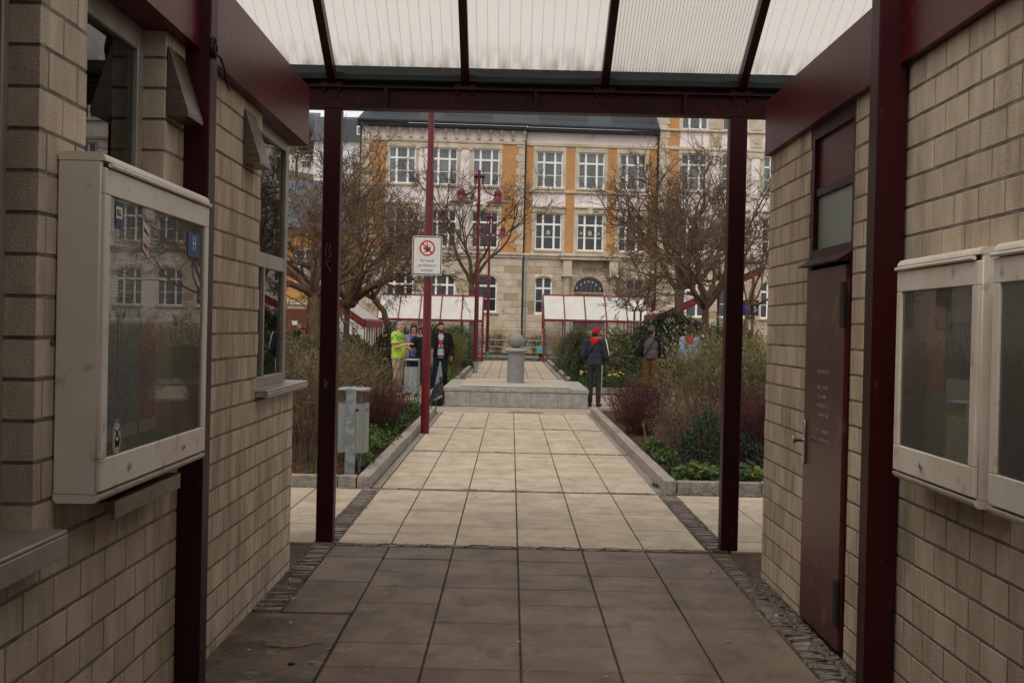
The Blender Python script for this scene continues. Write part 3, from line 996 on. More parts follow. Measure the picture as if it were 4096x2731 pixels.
sheet('poster', None, 3.7, 4.14, 1.22, 1.27, M_orange, xr, 0, backR2)
link('graffito', text_mesh('HD.', 0.03, M_black, xs=0.9), caseR, (-0.06, -0.4708 - 0.0015, 0.37), (R(90), 0, 0))

# ---------------------------------------------------------------- canopy between the kiosks
cp = thing('canopy', 'maroon steel canopy with translucent ribbed roof panels over the passage', 'canopy', (0.14, 7.75, 0))
def post(x, y, top):
    b = MB()
    b.cbox(x - 0.0665, x + 0.0665, y, y + 0.135, 0.0, top, 0.006)
    return wpart('post', b, M_steel, cp)
pl1 = post(-1.405, 9.80, 3.335)
post(1.715, 9.80, 3.335)
post(-1.433, 5.70, 3.335)
post(1.680, 5.70, 3.335)
for yb in (9.867, 5.767):
    b = MB()
    b.box(-2.75, 3.05, yb - 0.065, yb + 0.065, 3.337, 3.352)
    b.box(-2.75, 3.05, yb - 0.065, yb + 0.065, 3.497, 3.512)
    b.box(-2.75, 3.05, yb - 0.008, yb + 0.008, 3.352, 3.497)
    for xs in (0.15, -1.0, 1.3):
        b.box(xs - 0.012, xs + 0.012, yb - 0.062, yb - 0.008, 3.352, 3.497)
    wpart('beam', b, M_steel, cp)
SL = 0.47 / 0.9
RY, RZ = 7.817, 3.515 + SL * (9.867 - 7.817)
RAF = [-2.47, -1.422, -0.394, 0.681, 1.734, 2.80]
for x in RAF[0:]:
    for sy, yb in ((1, 9.867), (-1, 5.767)):
        b = MB()
        y_low = yb + sy * 0.06
        z_low = RZ - SL * abs(y_low - RY)
        vs = []
        for dx in (-0.03, 0.03):
            vs += [(x + dx, y_low, z_low - 0.0), (x + dx, RY, RZ - 0.0), (x + dx, RY, RZ + 0.11), (x + dx, y_low, z_low + 0.11)]
        b.add(vs, [(0, 3, 2, 1) if sy > 0 else (0, 1, 2, 3), (4, 5, 6, 7) if sy > 0 else (4, 7, 6, 5), (0, 1, 5, 4), (3, 7, 6, 2), (0, 4, 7, 3), (1, 2, 6, 5)])
        ra = wpart('rafter', b, M_steel, cp)
        pb = MB()
        pb.box(x - 0.085, x + 0.085, yb - 0.062, yb - 0.006, 3.513, 3.525)
        pb.box(x - 0.085, x - 0.031, yb - 0.010, yb - 0.004, 3.526, 3.62)
        pb.box(x + 0.031, x + 0.085, yb - 0.010, yb - 0.004, 3.526, 3.62)
        link('bracket', pb.mesh('bracket', M_steel), ra)
        for dx in (-0.058, 0.058):
            bo = MB()
            bo.tube([(x + dx, yb - 0.036, 3.495), (x + dx, yb - 0.036, 3.468)], 0.012, 6)
            link('bolt', bo.mesh('bolt', M_steel), ra)
            bo = MB()
            bo.tube([(x + dx * 0.5, yb - 0.009, 3.43), (x + dx * 0.5, yb - 0.022, 3.43)], 0.014, 6)
            link('bolt', bo.mesh('bolt', M_steel), ra)
rg = MB(); rg.box(-2.75, 3.05, RY - 0.04, RY + 0.04, RZ - 0.02, RZ + 0.10)
wpart('ridge_beam', rg, M_steel, cp)
gu = MB()
gu.prism([(9.80, 3.56), (9.99, 3.56), (9.99, 3.68), (9.975, 3.68), (9.975, 3.575), (9.815, 3.575), (9.815, 3.60), (9.80, 3.60)], lambda u, v, dd: (dd, u, v), -2.75, 3.05)
gu.box(-2.75, 3.05, 9.93, 9.945, 3.525, 3.72)
wpart('gutter', gu, pm('dark_grey_gutter', '#2c302f', '#222625', 5, 0.6), cp)

def panel_mat(name, base, dirt, zlow):
    m = bpy.data.materials.new(name); m.use_nodes = True
    n, l = m.node_tree.nodes, m.node_tree.links
    n.clear()
    out = n.new('ShaderNodeOutputMaterial')
    g = n.new('ShaderNodeNewGeometry'); sx = n.new('ShaderNodeSeparateXYZ')
    mr = n.new('ShaderNodeMapRange'); mr.inputs['From Min'].default_value = zlow; mr.inputs['From Max'].default_value = zlow + 0.15
    mr.inputs['To Min'].default_value = 0.7; mr.inputs['To Max'].default_value = 0.0
    nz = n.new('ShaderNodeTexNoise'); nz.inputs['Scale'].default_value = 1.0; nz.inputs['Detail'].default_value = 4.0
    mp = n.new('ShaderNodeMapping'); mp.inputs['Scale'].default_value = (16, 3.0, 3.0)
    m2 = n.new('ShaderNodeMapRange'); m2.inputs['From Min'].default_value = 0.38; m2.inputs['From Max'].default_value = 0.68
    mu = n.new('ShaderNodeMath'); mu.operation = 'MULTIPLY'
    mx = n.new('ShaderNodeMixRGB'); mx.inputs[1].default_value = base; mx.inputs[2].default_value = dirt
    tr = n.new('ShaderNodeBsdfTranslucent'); df = n.new('ShaderNodeBsdfPrincipled'); df.inputs['Roughness'].default_value = 0.5
    ms = n.new('ShaderNodeMixShader'); ms.inputs[0].default_value = 0.78
    l.new(g.outputs['Position'], sx.inputs[0]); l.new(sx.outputs['Z'], mr.inputs['Value'])
    l.new(g.outputs['Position'], mp.inputs[0]); l.new(mp.outputs[0], nz.inputs['Vector']); l.new(nz.outputs['Fac'], m2.inputs['Value'])
    l.new(mr.outputs[0], mu.inputs[0]); l.new(m2.outputs[0], mu.inputs[1]); l.new(mu.outputs[0], mx.inputs[0])
    l.new(mx.outputs[0], tr.inputs['Color']); l.new(mx.outputs[0], df.inputs['Base Color'])
    l.new(df.outputs[0], ms.inputs[1]); l.new(tr.outputs[0], ms.inputs[2]); l.new(ms.outputs[0], out.inputs['Surface'])
    return m
ZL = RZ + 0.112 - SL * (9.80 - RY)
M_panel = panel_mat('translucent_panel', (0.82, 0.765, 0.70, 1), (0.25, 0.20, 0.15, 1), ZL)
M_panel2 = panel_mat('translucent_fine_panel', (0.72, 0.685, 0.615, 1), (0.5, 0.46, 0.40, 1), ZL)
M_rib = panel_mat('translucent_rib', (0.60, 0.58, 0.56, 1), (0.45, 0.45, 0.40, 1), ZL)
M_rib2 = panel_mat('translucent_dark_rib', (0.40, 0.36, 0.31, 1), (0.3, 0.27, 0.23, 1), ZL)
for i in range(5):
    for sy, ye in ((1, 9.80), (-1, 5.83)):
        x0, x1 = RAF[i] + 0.012, RAF[i + 1] - 0.012
        fine = (i == 3)
        nr = 42 if fine else 13
        b = MB()
        w = (x1 - x0) / nr
        g_ = 0.0055 if not fine else 0.005
        ze = RZ + 0.112 - SL * abs(ye - RY)
        for k in range(nr):
            a, c_ = x0 + k * w + g_ / 2, x0 + (k + 1) * w - g_ / 2
            vs = [(a, ye, ze), (c_, ye, ze), (c_, RY, RZ + 0.112), (a, RY, RZ + 0.112)]
            b.add(vs, [(0, 3, 2, 1)] if sy > 0 else [(0, 1, 2, 3)], 0)
            if k < nr - 1:
                d_ = c_ + g_
                dz = -0.004
                vs = [(c_, ye, ze + dz), (d_, ye, ze + dz), (d_, RY, RZ + 0.112 + dz), (c_, RY, RZ + 0.112 + dz)]
                b.add(vs, [(0, 3, 2, 1)] if sy > 0 else [(0, 1, 2, 3)], 1)
        wpart('roof_panel', b, [M_panel2, M_rib2] if fine else [M_panel, M_rib], cp)
# scratched scribbles on the far left post
sc = MB()
def scr(pts): sc.tube([(x, 9.7985, z) for x, z in pts], 0.0012, 4)
scr([(-1.435, 2.20), (-1.437, 2.26), (-1.425, 2.30), (-1.405, 2.295), (-1.40, 2.27), (-1.42, 2.25), (-1.398, 2.235), (-1.395, 2.205), (-1.415, 2.19)])
scr([(-1.405, 2.155), (-1.42, 2.165), (-1.435, 2.15), (-1.42, 2.12), (-1.40, 2.10), (-1.398, 2.07)])
scr([(-1.43, 1.25), (-1.425, 1.19)]); scr([(-1.42, 1.26), (-1.41, 1.18)]); scr([(-1.40, 1.24), (-1.41, 1.20)])
link('scratched_graffito', sc.mesh('scratched_graffito', pm('bare_scratch', '#9a8f8c', None)), pl1)
# cable end on the near left post
cb = MB()
for k, (rr, zz) in enumerate(((0.03, 0.0), (0.026, 0.012), (0.022, -0.014))):
    pts = [(-1.362 + 0.006 * k, 5.72 + rr * math.cos(a * 0.6), 2.90 + zz + rr * 1.4 * math.sin(a * 0.6)) for a in range(12)]
    cb.tube(pts, 0.006, 6)
cb.tube([(-1.355, 5.73, 2.88), (-1.335, 5.76, 2.865), (-1.325, 5.80, 2.82), (-1.325, 5.83, 2.77), (-1.315, 5.86, 2.735)], [0.006, 0.006, 0.005, 0.005, 0.002], 7)
single('cable_end', cb, M_black, 'loose black cable end sticking out of the near left maroon post', 'cable', smooth=60)

# opaque roof added out of view behind the camera, to darken the near passage
br = MB(); br.box(-4.8, 4.8, -5.0, 2.4, 3.34, 3.50)
single('shade_roof', br, pm('shade_roof_grey', '#8f897f', '#807a70', 2, 0.9), 'flat grey roof added out of view to shade the near end of the passage', 'roof')
# grit and dead leaf scraps swept against walls, kerbs and cobbles
lt = MB()
for i in range(900):
    w = rng.random()
    if w < 0.35: x, y = 1.75 - abs(rng.gauss(0, 0.09)), rng.uniform(5.4, 9.6)
    elif w < 0.65: x, y = -1.47 + abs(rng.gauss(0, 0.10)), rng.uniform(5.6, 9.6)
    elif w < 0.8: x, y = rng.uniform(-1.3, 1.6), rng.gauss(9.73, 0.05)
    elif w < 0.9: x, y = -1.39 + rng.gauss(0, 0.03), rng.uniform(13.3, 24)
    else: x, y = 1.59 + rng.gauss(0, 0.03), rng.uniform(13.4, 25)
    a = rng.uniform(0, 6.28); l = rng.uniform(0.004, 0.014); q = rng.uniform(0.002, 0.006); ca, sa = math.cos(a), math.sin(a)
    z = 0.004 + rng.uniform(0, 0.003)
    lt.quad((x - ca * l, y - sa * l, z), (x - sa * q, y + ca * q, z + 0.003), (x + ca * l, y + sa * l, z), (x + sa * q, y - ca * q, z + 0.001))
single('leaf_scraps', lt, pm('leaf_scrap', '#7b5a40', '#3f3025', 40, 0.9), 'tiny brown leaf scraps and grit swept against walls and kerbs', 'leaf scraps', kind='stuff')

# ---------------------------------------------------------------- fountain
ft = thing('fountain', 'low granite fountain basin boarded over, with granite pillar and ball', 'fountain', (0.13, 29.0, 0))
FX0, FX1, FY0, FY1 = -1.40, 1.665, 27.05, 31.2
b = MB(); b.box(FX0 + 0.05, FX1 - 0.05, FY0 + 0.05, FY1 - 0.05, -0.02, 0.36)
basin = wpart('basin', b, M_granite, ft)
def clad(x0, x1, y0, y1, z0, z1, name='granite_panel', m=M_granite, c=0.004):
    q = MB(); q.cbox(x0, x1, y0, y1, z0, z1, c)
    link(name, q.mesh(name, m), basin)
xs = [FX0, -0.84, -0.40, -0.08, 0.46, 1.02, FX1]
for i in range(6):
    clad(xs[i] + 0.003, xs[i + 1] - 0.003, FY0, FY0 + 0.045, 0.0, 0.31)
ys = [FY0 + 0.05, 28.1, 29.1, 30.2, FY1]
for i in range(4):
    clad(FX0, FX0 + 0.045, ys[i] + 0.003, ys[i + 1] - 0.003, 0.0, 0.31)
    clad(FX1 - 0.045, FX1, ys[i] + 0.003, ys[i + 1] - 0.003, 0.0, 0.31)
xs = [FX0 - 0.015, -0.36, 0.56, FX1 + 0.015]
for i in range(3):
    clad(xs[i] + 0.002, xs[i + 1] - 0.002, FY0 - 0.015, FY0 + 0.42, 0.315, 0.40, 'coping', M_granite, 0.008)
    clad(xs[i] + 0.002, xs[i + 1] - 0.002, FY1 - 0.42, FY1 + 0.015, 0.315, 0.40, 'coping', M_granite, 0.008)
for xa_, xb_ in ((FX0 - 0.015, FX0 + 0.42), (FX1 - 0.42, FX1 + 0.015)):
    clad(xa_, xb_, FY0 + 0.424, 29.1, 0.315, 0.40, 'coping', M_granite, 0.008)
    clad(xa_, xb_, 29.104, FY1 - 0.424, 0.315, 0.40, 'coping', M_granite, 0.008)
yy = FY0 + 0.16
k = 0
while yy < FY1 - 0.2:
    q = MB(); q.cbox(-1.06, 1.30, yy, yy + 0.19, 0.408, 0.432, 0.004)
    o = link('plank', q.mesh('plank', M_wood_cover), ft)
    o.matrix_parent_inverse = ft.matrix_basis.inverted()
    yy += 0.197
b = MB(); b.lathe([(0.198, 0.43), (0.196, 0.45), (0.190, 1.08), (0.192, 1.12)], (0.125, 29.0, 0), 40)
wpart('pillar', b, M_granite_dk, ft, 40)
b = MB(); b.lathe([(0.20, 1.12), (0.245, 1.14), (0.26, 1.165), (0.258, 1.195), (0.24, 1.215), (0.10, 1.222)], (0.125, 29.0, 0), 40)
wpart('pillar_cap', b, M_granite, ft, 50)
b = MB(); b.ell((0.125, 29.0, 1.222 + 0.168), 0.172, 40, 26)
wpart('granite_ball', b, M_granite_dk, ft, 180)

# ---------------------------------------------------------------- red lamp posts
def lamp_post(x, y, h, base_r, label, cuff=True):
    t = thing('street_lamp', label, 'street lamp', (x, y, 0), 0, 'red street lamps along the path')
    b = MB()
    b.tube([(0, 0, 0), (0, 0, h * 0.55), (0, 0, h * 0.56), (0, 0, h)], [base_r, base_r * 0.92, base_r * 0.72, base_r * 0.62], 20)
    pole = part('pole', b, M_post_red, t, 40)
    if cuff:
        c = MB(); c.tube([(0, 0, 0), (0, 0, 0.42)], base_r * 1.03, 20)
        part('base_cuff', c, M_galv, t, 40)
    for i, a in enumerate((R(-8), R(165), R(205))):
        ca, sa = math.cos(a), math.sin(a)
        P = lambda d, z: (ca * d, sa * d, z)
        arm = MB()
        arm.tube([P(0.13, h - 0.16), P(0.13, h - 0.30)], 0.02, 8)
        arm.ell(P(0.13, h - 0.22), 0.085, 14, 10)
        arm.tube([P(0.03, h - 0.24), P(0.13, h - 0.24)], 0.02, 8)
        arm.tube([P(0.13, h - 0.28), P(0.14, h - 0.50), P(0.20, h - 0.68), P(0.32, h - 0.82), P(0.50, h - 0.90), P(0.64, h - 0.92)], 0.026, 8)
        arm.tube([P(0.04, h - 1.12), P(0.50, h - 0.98)], 0.010, 6)
        am = part('arm', arm, M_post_red, t, 60)
        cx, cy = ca * 0.70, sa * 0.70
        hd = MB()
        hd.lathe([(0.46, h - 1.20), (0.455, h - 1.185), (0.30, h - 1.13), (0.19, h - 1.07), (0.145, h - 0.98), (0.135, h - 0.90)], (cx, cy, 0), 28)
        hd.lathe([(0.13, h - 0.90), (0.13, h - 0.84), (0.12, h - 0.78), (0.085, h - 0.72), (0.03, h - 0.69)], (cx, cy, 0), 20)
        hd.lathe([(0.152, h - 0.93), (0.152, h - 0.87)], (cx, cy, 0), 20)
        sh = part('lamp_shade', hd, M_post_red, t, 50)
        rf_ = MB(); rf_.lathe([(0.10, h - 1.19), (0.44, h - 1.203)], (cx, cy, 0), 28)
        link('reflector', rf_.mesh('reflector', M_white), sh)
        gl = MB(); gl.ell((cx, cy, h - 1.22), (0.15, 0.15, 0.13), 16, 10)
        link('lamp_globe', gl.mesh('lamp_globe', pm('lamp_globe_glass', '#c9c7c0', None, rough=0.15, spec=0.5), 180), sh)
    return t
l1 = lamp_post(-1.318, 19.95, 7.4, 0.068, 'thick red lamp post carrying the white alcohol ban sign', False)
lamp_post(-1.285, 46.8, 7.42, 0.085, 'red three armed street lamp behind the black jacketed man')
lamp_post(-1.235, 66.8, 7.66, 0.085, 'farthest red three armed street lamp, before the school hedge')

# sign on the first post
sg = thing('sign', 'white rectangular no alcohol sign with red ring, on the red post', 'sign', (-1.332, 19.86, 2.773))
def rrect(w, h, r, n=6):
    out = []
    for cx, cy, a0 in ((w - r, h - r, 0), (-w + r, h - r, 90), (-w + r, -h + r, 180), (w - r, -h + r, 270)):
        for k in range(n + 1):
            a = R(a0 + 90 * k / n)
            out.append((cx + r * math.cos(a), cy + r * math.sin(a)))
    return out
def flat(poly, y, m, d=0.0015):
    q = MB(); q.prism(poly, lambda u, v, dd: (u, dd, v), y, y - d)
    return q
M_signwhite = pm('sign_white', '#d3cec7', '#c8c2ba', 3, 0.45)
M_signred = pm('sign_red', '#b3120f', None, rough=0.45)
M_ink = pm('sign_black', '#121110', None, rough=0.5)
M_glassgrey = pm('sign_grey', '#a5a09a', None, rough=0.5)
part('board', flat(rrect(0.232, 0.305, 0.035), 0.0, None, 0.004), M_signwhite, sg)
bd = sg.children[0]
link('border', flat(rrect(0.222, 0.295, 0.03), -0.0045, None, 0.001).mesh('border', M_ink), bd)
link('face', flat(rrect(0.208, 0.281, 0.022), -0.006, None, 0.001).mesh('face', M_signwhite), bd)
ring = MB()
cz = 0.115
for k in range(48):
    a, c = 2 * math.pi * k / 48, 2 * math.pi * (k + 1) / 48
    ro, ri = 0.122, 0.098
    ring.add([(ri * math.cos(a), -0.0075, cz + ri * math.sin(a)), (ro * math.cos(a), -0.0075, cz + ro * math.sin(a)), (ro * math.cos(c), -0.0075, cz + ro * math.sin(c)), (ri * math.cos(c), -0.0075, cz + ri * math.sin(c))], [(0, 3, 2, 1)])
s2 = 0.0105 / math.sqrt(2) * 1.1
q = 0.1 / math.sqrt(2)
ring.prism([(-q - s2, q - s2), (q - s2, -q - s2), (q + s2, -q + s2), (-q + s2, q + s2)], lambda u, v, dd: (u, dd, cz + v), -0.0095, -0.0115)
link('prohibition_ring', ring.mesh('prohibition_ring', M_signred), bd)
pic = MB()
def pk(poly, m=0): pic.prism(poly, lambda u, v, dd: (u, dd, cz + v), -0.0080, -0.0090, m)
pk([(-0.022, -0.056), (0.018, -0.056), (0.020, -0.05), (0.020, 0.0), (0.010, 0.03), (0.006, 0.05), (0.006, 0.084), (-0.008, 0.084), (-0.008, 0.05), (-0.012, 0.03), (-0.022, 0.0)])
pk([(-0.065, 0.008), (-0.040, -0.022), (-0.036, -0.022), (-0.012, 0.008)])
pk([(-0.040, -0.055), (-0.036, -0.055), (-0.036, -0.02), (-0.040, -0.02)])
pk([(-0.062, -0.062), (-0.014, -0.062), (-0.026, -0.055), (-0.052, -0.055)])
pk([(0.022, 0.012), (0.024, -0.045), (0.044, -0.045), (0.052, 0.012)])
pk([(0.022, 0.032), (0.024, 0.014), (0.052, 0.014), (0.052, 0.036), (0.04, 0.042), (0.028, 0.04)], 1)
link('pictogram', pic.mesh('pictogram', [M_ink, M_glassgrey]), bd)
for txt, z in (('Der Genuß', -0.077), ('von Alkohol ist', -0.152), ('verboten!', -0.226)):
    link('lettering', text_mesh(txt, 0.060, M_ink, xs=0.74), bd, (0, -0.0085, z), (R(90), 0, 0))
for dx in (-0.185, 0.185):
    for dz in (-0.25, 0.245):
        sc_ = MB(); sc_.tube([(dx, -0.007, dz), (dx, -0.010, dz)], 0.0055, 8)
        link('screw', sc_.mesh('screw', M_black), bd)
bk = MB()
for dz in (-0.2, 0.2, -0.325):
    bk.tube([(0.012, 0.09, dz), (0.012, 0.09, dz + 0.03)], 0.072, 18)
part('clamp', bk, M_galv, sg, 40)

# ---------------------------------------------------------------- litter bins
def litter_bin(label, x, y, z, rz):
    t = thing('litter_bin', label, 'litter bin', (x, y, z), rz, 'grey steel litter bins')
    w, d = 0.148, 0.14
    po = MB()
    po.cbox(-0.055, 0.055, -d - 0.012, -d, 0.0, 0.99, 0.003)
    po.cbox(0.025, 0.055, d, d + 0.012, 0.0, 0.99, 0.003)
    part('stand', po, M_galv, t)
    bo = MB()
    out = rrect(w, d, 0.04, 4)
    inn = rrect(w - 0.006, d - 0.006, 0.036, 4)
    n = len(out)
    bo.add([(u, v, 0.30) for u, v in out] + [(u, v, 0.83) for u, v in out] + [(u, v, 0.83) for u, v in inn] + [(u, v, 0.34) for u, v in inn],
           [tuple(reversed(range(n)))] + [(k, (k + 1) % n, n + (k + 1) % n, n + k) for k in range(n)] +
           [(n + k, n + (k + 1) % n, 2 * n + (k + 1) % n, 2 * n + k) for k in range(n)] + [(2 * n + k, 2 * n + (k + 1) % n, 3 * n + (k + 1) % n, 3 * n + k) for k in range(n)] + [tuple(range(3 * n, 4 * n))])
    body = part('container', bo, M_bin, t)
    sl = MB()
    sl.prism(rrect(0.03, 0.012, 0.011), lambda u, v, dd: (dd, u, 0.76 + v), w + 0.0005, w + 0.002)
    sl.prism(rrect(0.03, 0.012, 0.011), lambda u, v, dd: (u + 0.06, dd, 0.76 + v), -d - 0.0005, -d - 0.002)
    link('slot', sl.mesh('slot', M_black), body)
    ld = MB()
    ld.cbox(-w - 0.004, w + 0.004, -d, d, 0.955, 0.995, 0.014)
    part('lid', ld, M_galv, t, 50)
    return t
lb = litter_bin('galvanised litter bin in the corner of the left bed, butts on its lid', -1.69, 13.85, 0.0, R(-6))
bt = MB()
for i in range(9):
    a = rng.uniform(0, 3); x, y = rng.uniform(-0.02, 0.12), rng.uniform(-0.1, 0.1)
    bt.tube([(x, y, 1.0), (x + 0.03 * math.cos(a), y + 0.03 * math.sin(a), 1.0)], 0.004, 6)
o = part('ash_and_butts', bt, M_butt, lb)
litter_bin('grey litter bin in front of the man in the lime shirt', -2.03, 26.4, 0.0, R(80))
litter_bin('grey litter bin behind the man in the black jacket', -1.92, 33.6, 0.06, R(4))

# ---------------------------------------------------------------- backpack
bp = thing('backpack', 'black backpack with metal flask leaning on the fountain', 'backpack', (-1.56, 27.0, 0), R(8))
b = MB()
prof = [(0.13, 0.0), (0.165, 0.03), (0.165, 0.16), (0.15, 0.28), (0.11, 0.39), (0.05, 0.44), (0.01, 0.45)]
n = 18
o0 = len(b.v)
for (r_, z) in prof:
    for k in range(n):
        w = 2 * math.pi * k / n
        ex = abs(math.cos(w)) ** 0.7 * (1 if math.cos(w) > 0 else -1); ey = abs(math.sin(w)) ** 0.7 * (1 if math.sin(w) > 0 else -1)
        b.v.append((r_ * ex * 0.95 + z * 0.16, r_ * ey * 0.75 + z * 0.25, z))
for i in range(len(prof) - 1):
    for k in range(n):
        k2 = (k + 1) % n
        b.f.append((i * n + k, i * n + k2, (i + 1) * n + k2, (i + 1) * n + k)); b.m.append(0)
b.f.append(tuple(range((len(prof) - 1) * n, len(prof) * n))); b.m.append(0)
M_pack = pm('black_nylon', '#141315', '#1e1d20', 20, 0.7, 0.2, 90)
part('bag', b, M_pack, bp, 60)
q = MB(); q.ell((0.01, -0.13, 0.14), (0.11, 0.05, 0.11), 14, 10); part('front_pocket', q, M_pack, bp, 180)
q = MB(); q.tube([(-0.06, -0.19, 0.11), (0.10, -0.19, 0.20)], 0.032, 14); q.tube([(0.10, -0.19, 0.20), (0.125, -0.19, 0.214)], 0.024, 12)
part('flask', q, pm('gunmetal_flask', '#6a6660', '#4c4945', 8, 0.3, metal=0.7), bp, 40)
q = MB()
q.tube([(-0.10, -0.08, 0.22), (-0.11, -0.12, 0.32), (-0.04, -0.08, 0.42), (0.05, 0.05, 0.47)], 0.014, 8)
q.tube([(0.06, 0.06, 0.45), (0.09, 0.08, 0.50), (0.12, 0.12, 0.46)], 0.010, 8)
part('strap', q, M_pack, bp, 60)
q = MB(); q.tube([(-0.115, -0.10, 0.24), (-0.117, -0.135, 0.30), (-0.09, -0.13, 0.36)], 0.008, 6)
part('reflective_strip', q, M_white, bp, 60)

# ---------------------------------------------------------------- bus shelters
M_shel_panel = pm('milky_shelter_panel', '#e2ded4', '#d8d3c8', 2, 0.35, trans=0.3)
M_shel_glass = glass_mat('shelter_glass', (0.8, 0.82, 0.8, 1), 0.0, 0.12, (0.55, 0.55, 0.52, 1))
def shelter(label, x0, x1, yf, zf, zr, dy, tilt=0.0):
    """front eave at yf,zf; ridge dy behind at zr"""
    t = thing('bus_shelter', label, 'bus shelter', ((x0 + x1) / 2, yf, 0), R(tilt), 'red framed bus shelters')
    W = (x1 - x0) / 2
    n = 5
    f = MB()
    def sl(xa, xb, ya, yb, off, th):
        z = lambda y: zf + (zr - zf) * y / dy
        f.add([(xa, ya, z(ya) + off), (xb, ya, z(ya) + off), (xb, yb, z(yb) + off), (xa, yb, z(yb) + off),
               (xa, ya, z(ya) + off + th), (xb, ya, z(ya) + off + th), (xb, yb, z(yb) + off + th), (xa, yb, z(yb) + off + th)],
              [(0, 3, 2, 1), (4, 5, 6, 7), (0, 1, 5, 4), (1, 2, 6, 5), (2, 3, 7, 6), (3, 0, 4, 7)])
    for k in range(n + 1):
        xc = -W + 2 * W * k / n
        sl(xc - 0.026, xc + 0.026, 0, dy, -0.02, 0.06)
    sl(-W - 0.03, W + 0.03, dy - 0.05, dy + 0.05, -0.019, 0.08)
    f.box(-W - 0.03, W + 0.03, -0.06, 0.05, zf - 0.085, zf + 0.045)
    part('roof_frame', f, M_red_frame, t)
    for k in range(n):
        xa = -W + 2 * W * k / n + 0.036; xb = -W + 2 * W * (k + 1) / n - 0.036
        p = MB()
        p.add([(xa, 0.05, zf + 0.03), (xb, 0.05, zf + 0.03), (xb, dy - 0.05, zr + 0.005), (xa, dy - 0.05, zr + 0.005)], [(0, 1, 2, 3)])
        part('roof_panel', p, M_shel_panel, t)
    for k in range(n + 1):
        xc = -W + 2 * W * k / n
        q = MB(); q.box(xc - 0.04, xc + 0.04, -0.02, 0.06, 0.0, zf - 0.086)
        q.box(xc - 0.07, xc + 0.07, -0.024, 0.064, zf - 0.24, zf - 0.20)
        part('post', q, M_red_frame, t)
        q = MB(); q.box(xc - 0.04, xc + 0.04, dy - 0.04, dy + 0.04, 0.0, zr - 0.03)
        part('post', q, M_red_frame, t)
    for k in range(n):
        xa = -W + 2 * W * k / n + 0.05; xb = -W + 2 * W * (k + 1) / n - 0.05
        q = MB(); q.box(xa, xb, 0.012, 0.022, 0.15, zf - 0.12)
        part('pane', q, M_shel_glass, t)
    q = MB(); q.box(-W, W, -0.01, 0.05, 0.08, 0.13)
    part('bottom_rail', q, M_red_frame, t)
    return t
shelter('red bus shelter with milky sloping roof behind the lime shirted man', -6.75, -1.46, 64.0, 2.0, 3.22, 1.75)
shelter('red bus shelter with milky sloping roof in front of the school portal', 1.70, 7.15, 66.3, 2.14, 3.42, 1.75, 1.2)
def side_shelter(label, xe, sgn, y0, y1, ze, run, slope):
    """roof slopes down towards the path; eave at xe"""
    t = thing('bus_shelter', label, 'bus shelter', (xe, (y0 + y1) / 2, 0), 0, 'side bus shelters')
    L = (y1 - y0) / 2
    f = MB()
    def P(u, y, off): return (sgn * u, y, ze + u * slope + off)
    def slab(ya, yb, ua, ub, o0, o1, m=0):
        vs = [P(ua, ya, o0), P(ub, ya, o0), P(ub, yb, o0), P(ua, yb, o0), P(ua, ya, o1), P(ub, ya, o1), P(ub, yb, o1), P(ua, yb, o1)]
        f.add(vs, [(0, 3, 2, 1), (4, 5, 6, 7), (0, 1, 5, 4), (1, 2, 6, 5), (2, 3, 7, 6), (3, 0, 4, 7)], m)
    slab(-L - 0.08, -L + 0.02, 0, run, -0.30, 0.034)
    slab(L - 0.02, L + 0.08, 0, run, -0.30, 0.05)
    slab(-L, L, -0.08, 0.04, -0.22, 0.06)
    part('roof_frame', f, M_red_frame, t)
    n = 7
    for k in range(n):
        f = MB()
        ya = -L + 2 * L * k / n + 0.04; yb = -L + 2 * L * (k + 1) / n - 0.04
        slab(ya, yb, 0.05, run, 0.0, 0.03)
        part('roof_panel', f, M_shel_panel, t)
        f = MB(); slab(yb + 0.005, yb + 0.075, 0.05, run, -0.02, 0.036)
        part('rafter', f, M_red_frame, t)
    for k in range(n + 1):
        yc = -L + 2 * L * k / n
        q = MB(); q.box(-0.015, 0.015, yc - 0.05, yc + 0.05, 0.0, ze - 0.2)
        part('slat', q, M_red_frame, t)
    for yc in (-L, L):
        q = MB(); q.box(sgn * run * 0.9 - 0.05, sgn * run * 0.9 + 0.05, yc - 0.06, yc + 0.06, 0.0, ze + run * 0.9 * slope - 0.3)
        part('post', q, M_red_frame, t)
    return t
side_shelter('side bus shelter with striped roof and red slat screen behind the left trees', -5.75, -1, 50.0, 56.5, 1.83, 3.6, 0.66)
side_shelter('side bus shelter with striped roof rising behind the right tree trunks', 6.05, 1, 52.0, 57.5, 2.35, 4.2, 0.5)

# ---------------------------------------------------------------- departure board
db = thing('departure_board', 'dark departure board with blue screen and number 5 beside the right post', 'departure board', (9.25, 50.0, 0))
q = MB(); q.box(-0.05, 0.05, 0.03, 0.13, 0, 2.35); part('post', q, M_post_red, db)
q = MB(); q.box(-0.45, 0.42, -0.05, 0.05, 2.36, 2.97); bdy = part('housing', q, pm('navy_housing', '#14161f', None, rough=0.4), db)
q = MB(); q.box(-0.40, 0.12, -0.056, -0.051, 2.42, 2.80); link('screen', q.mesh('screen', pm('blue_screen', '#23239a', '#1c1c80', 12, 0.4)), bdy)
link('lettering', text_mesh('Abfahrt', 0.11, M_signwhite), bdy, (0.16, -0.055, 2.88), (R(90), 0, 0))
link('lettering', text_mesh('5', 0.30, M_signwhite), bdy, (0.29, -0.055, 2.61), (R(90), 0, 0))
link('lettering', text_mesh('13:01\n13:10\n13:30', 0.10, pm('screen_text', '#7d7fd0', None)), bdy, (-0.02, -0.06, 2.62), (R(90), 0, 0))
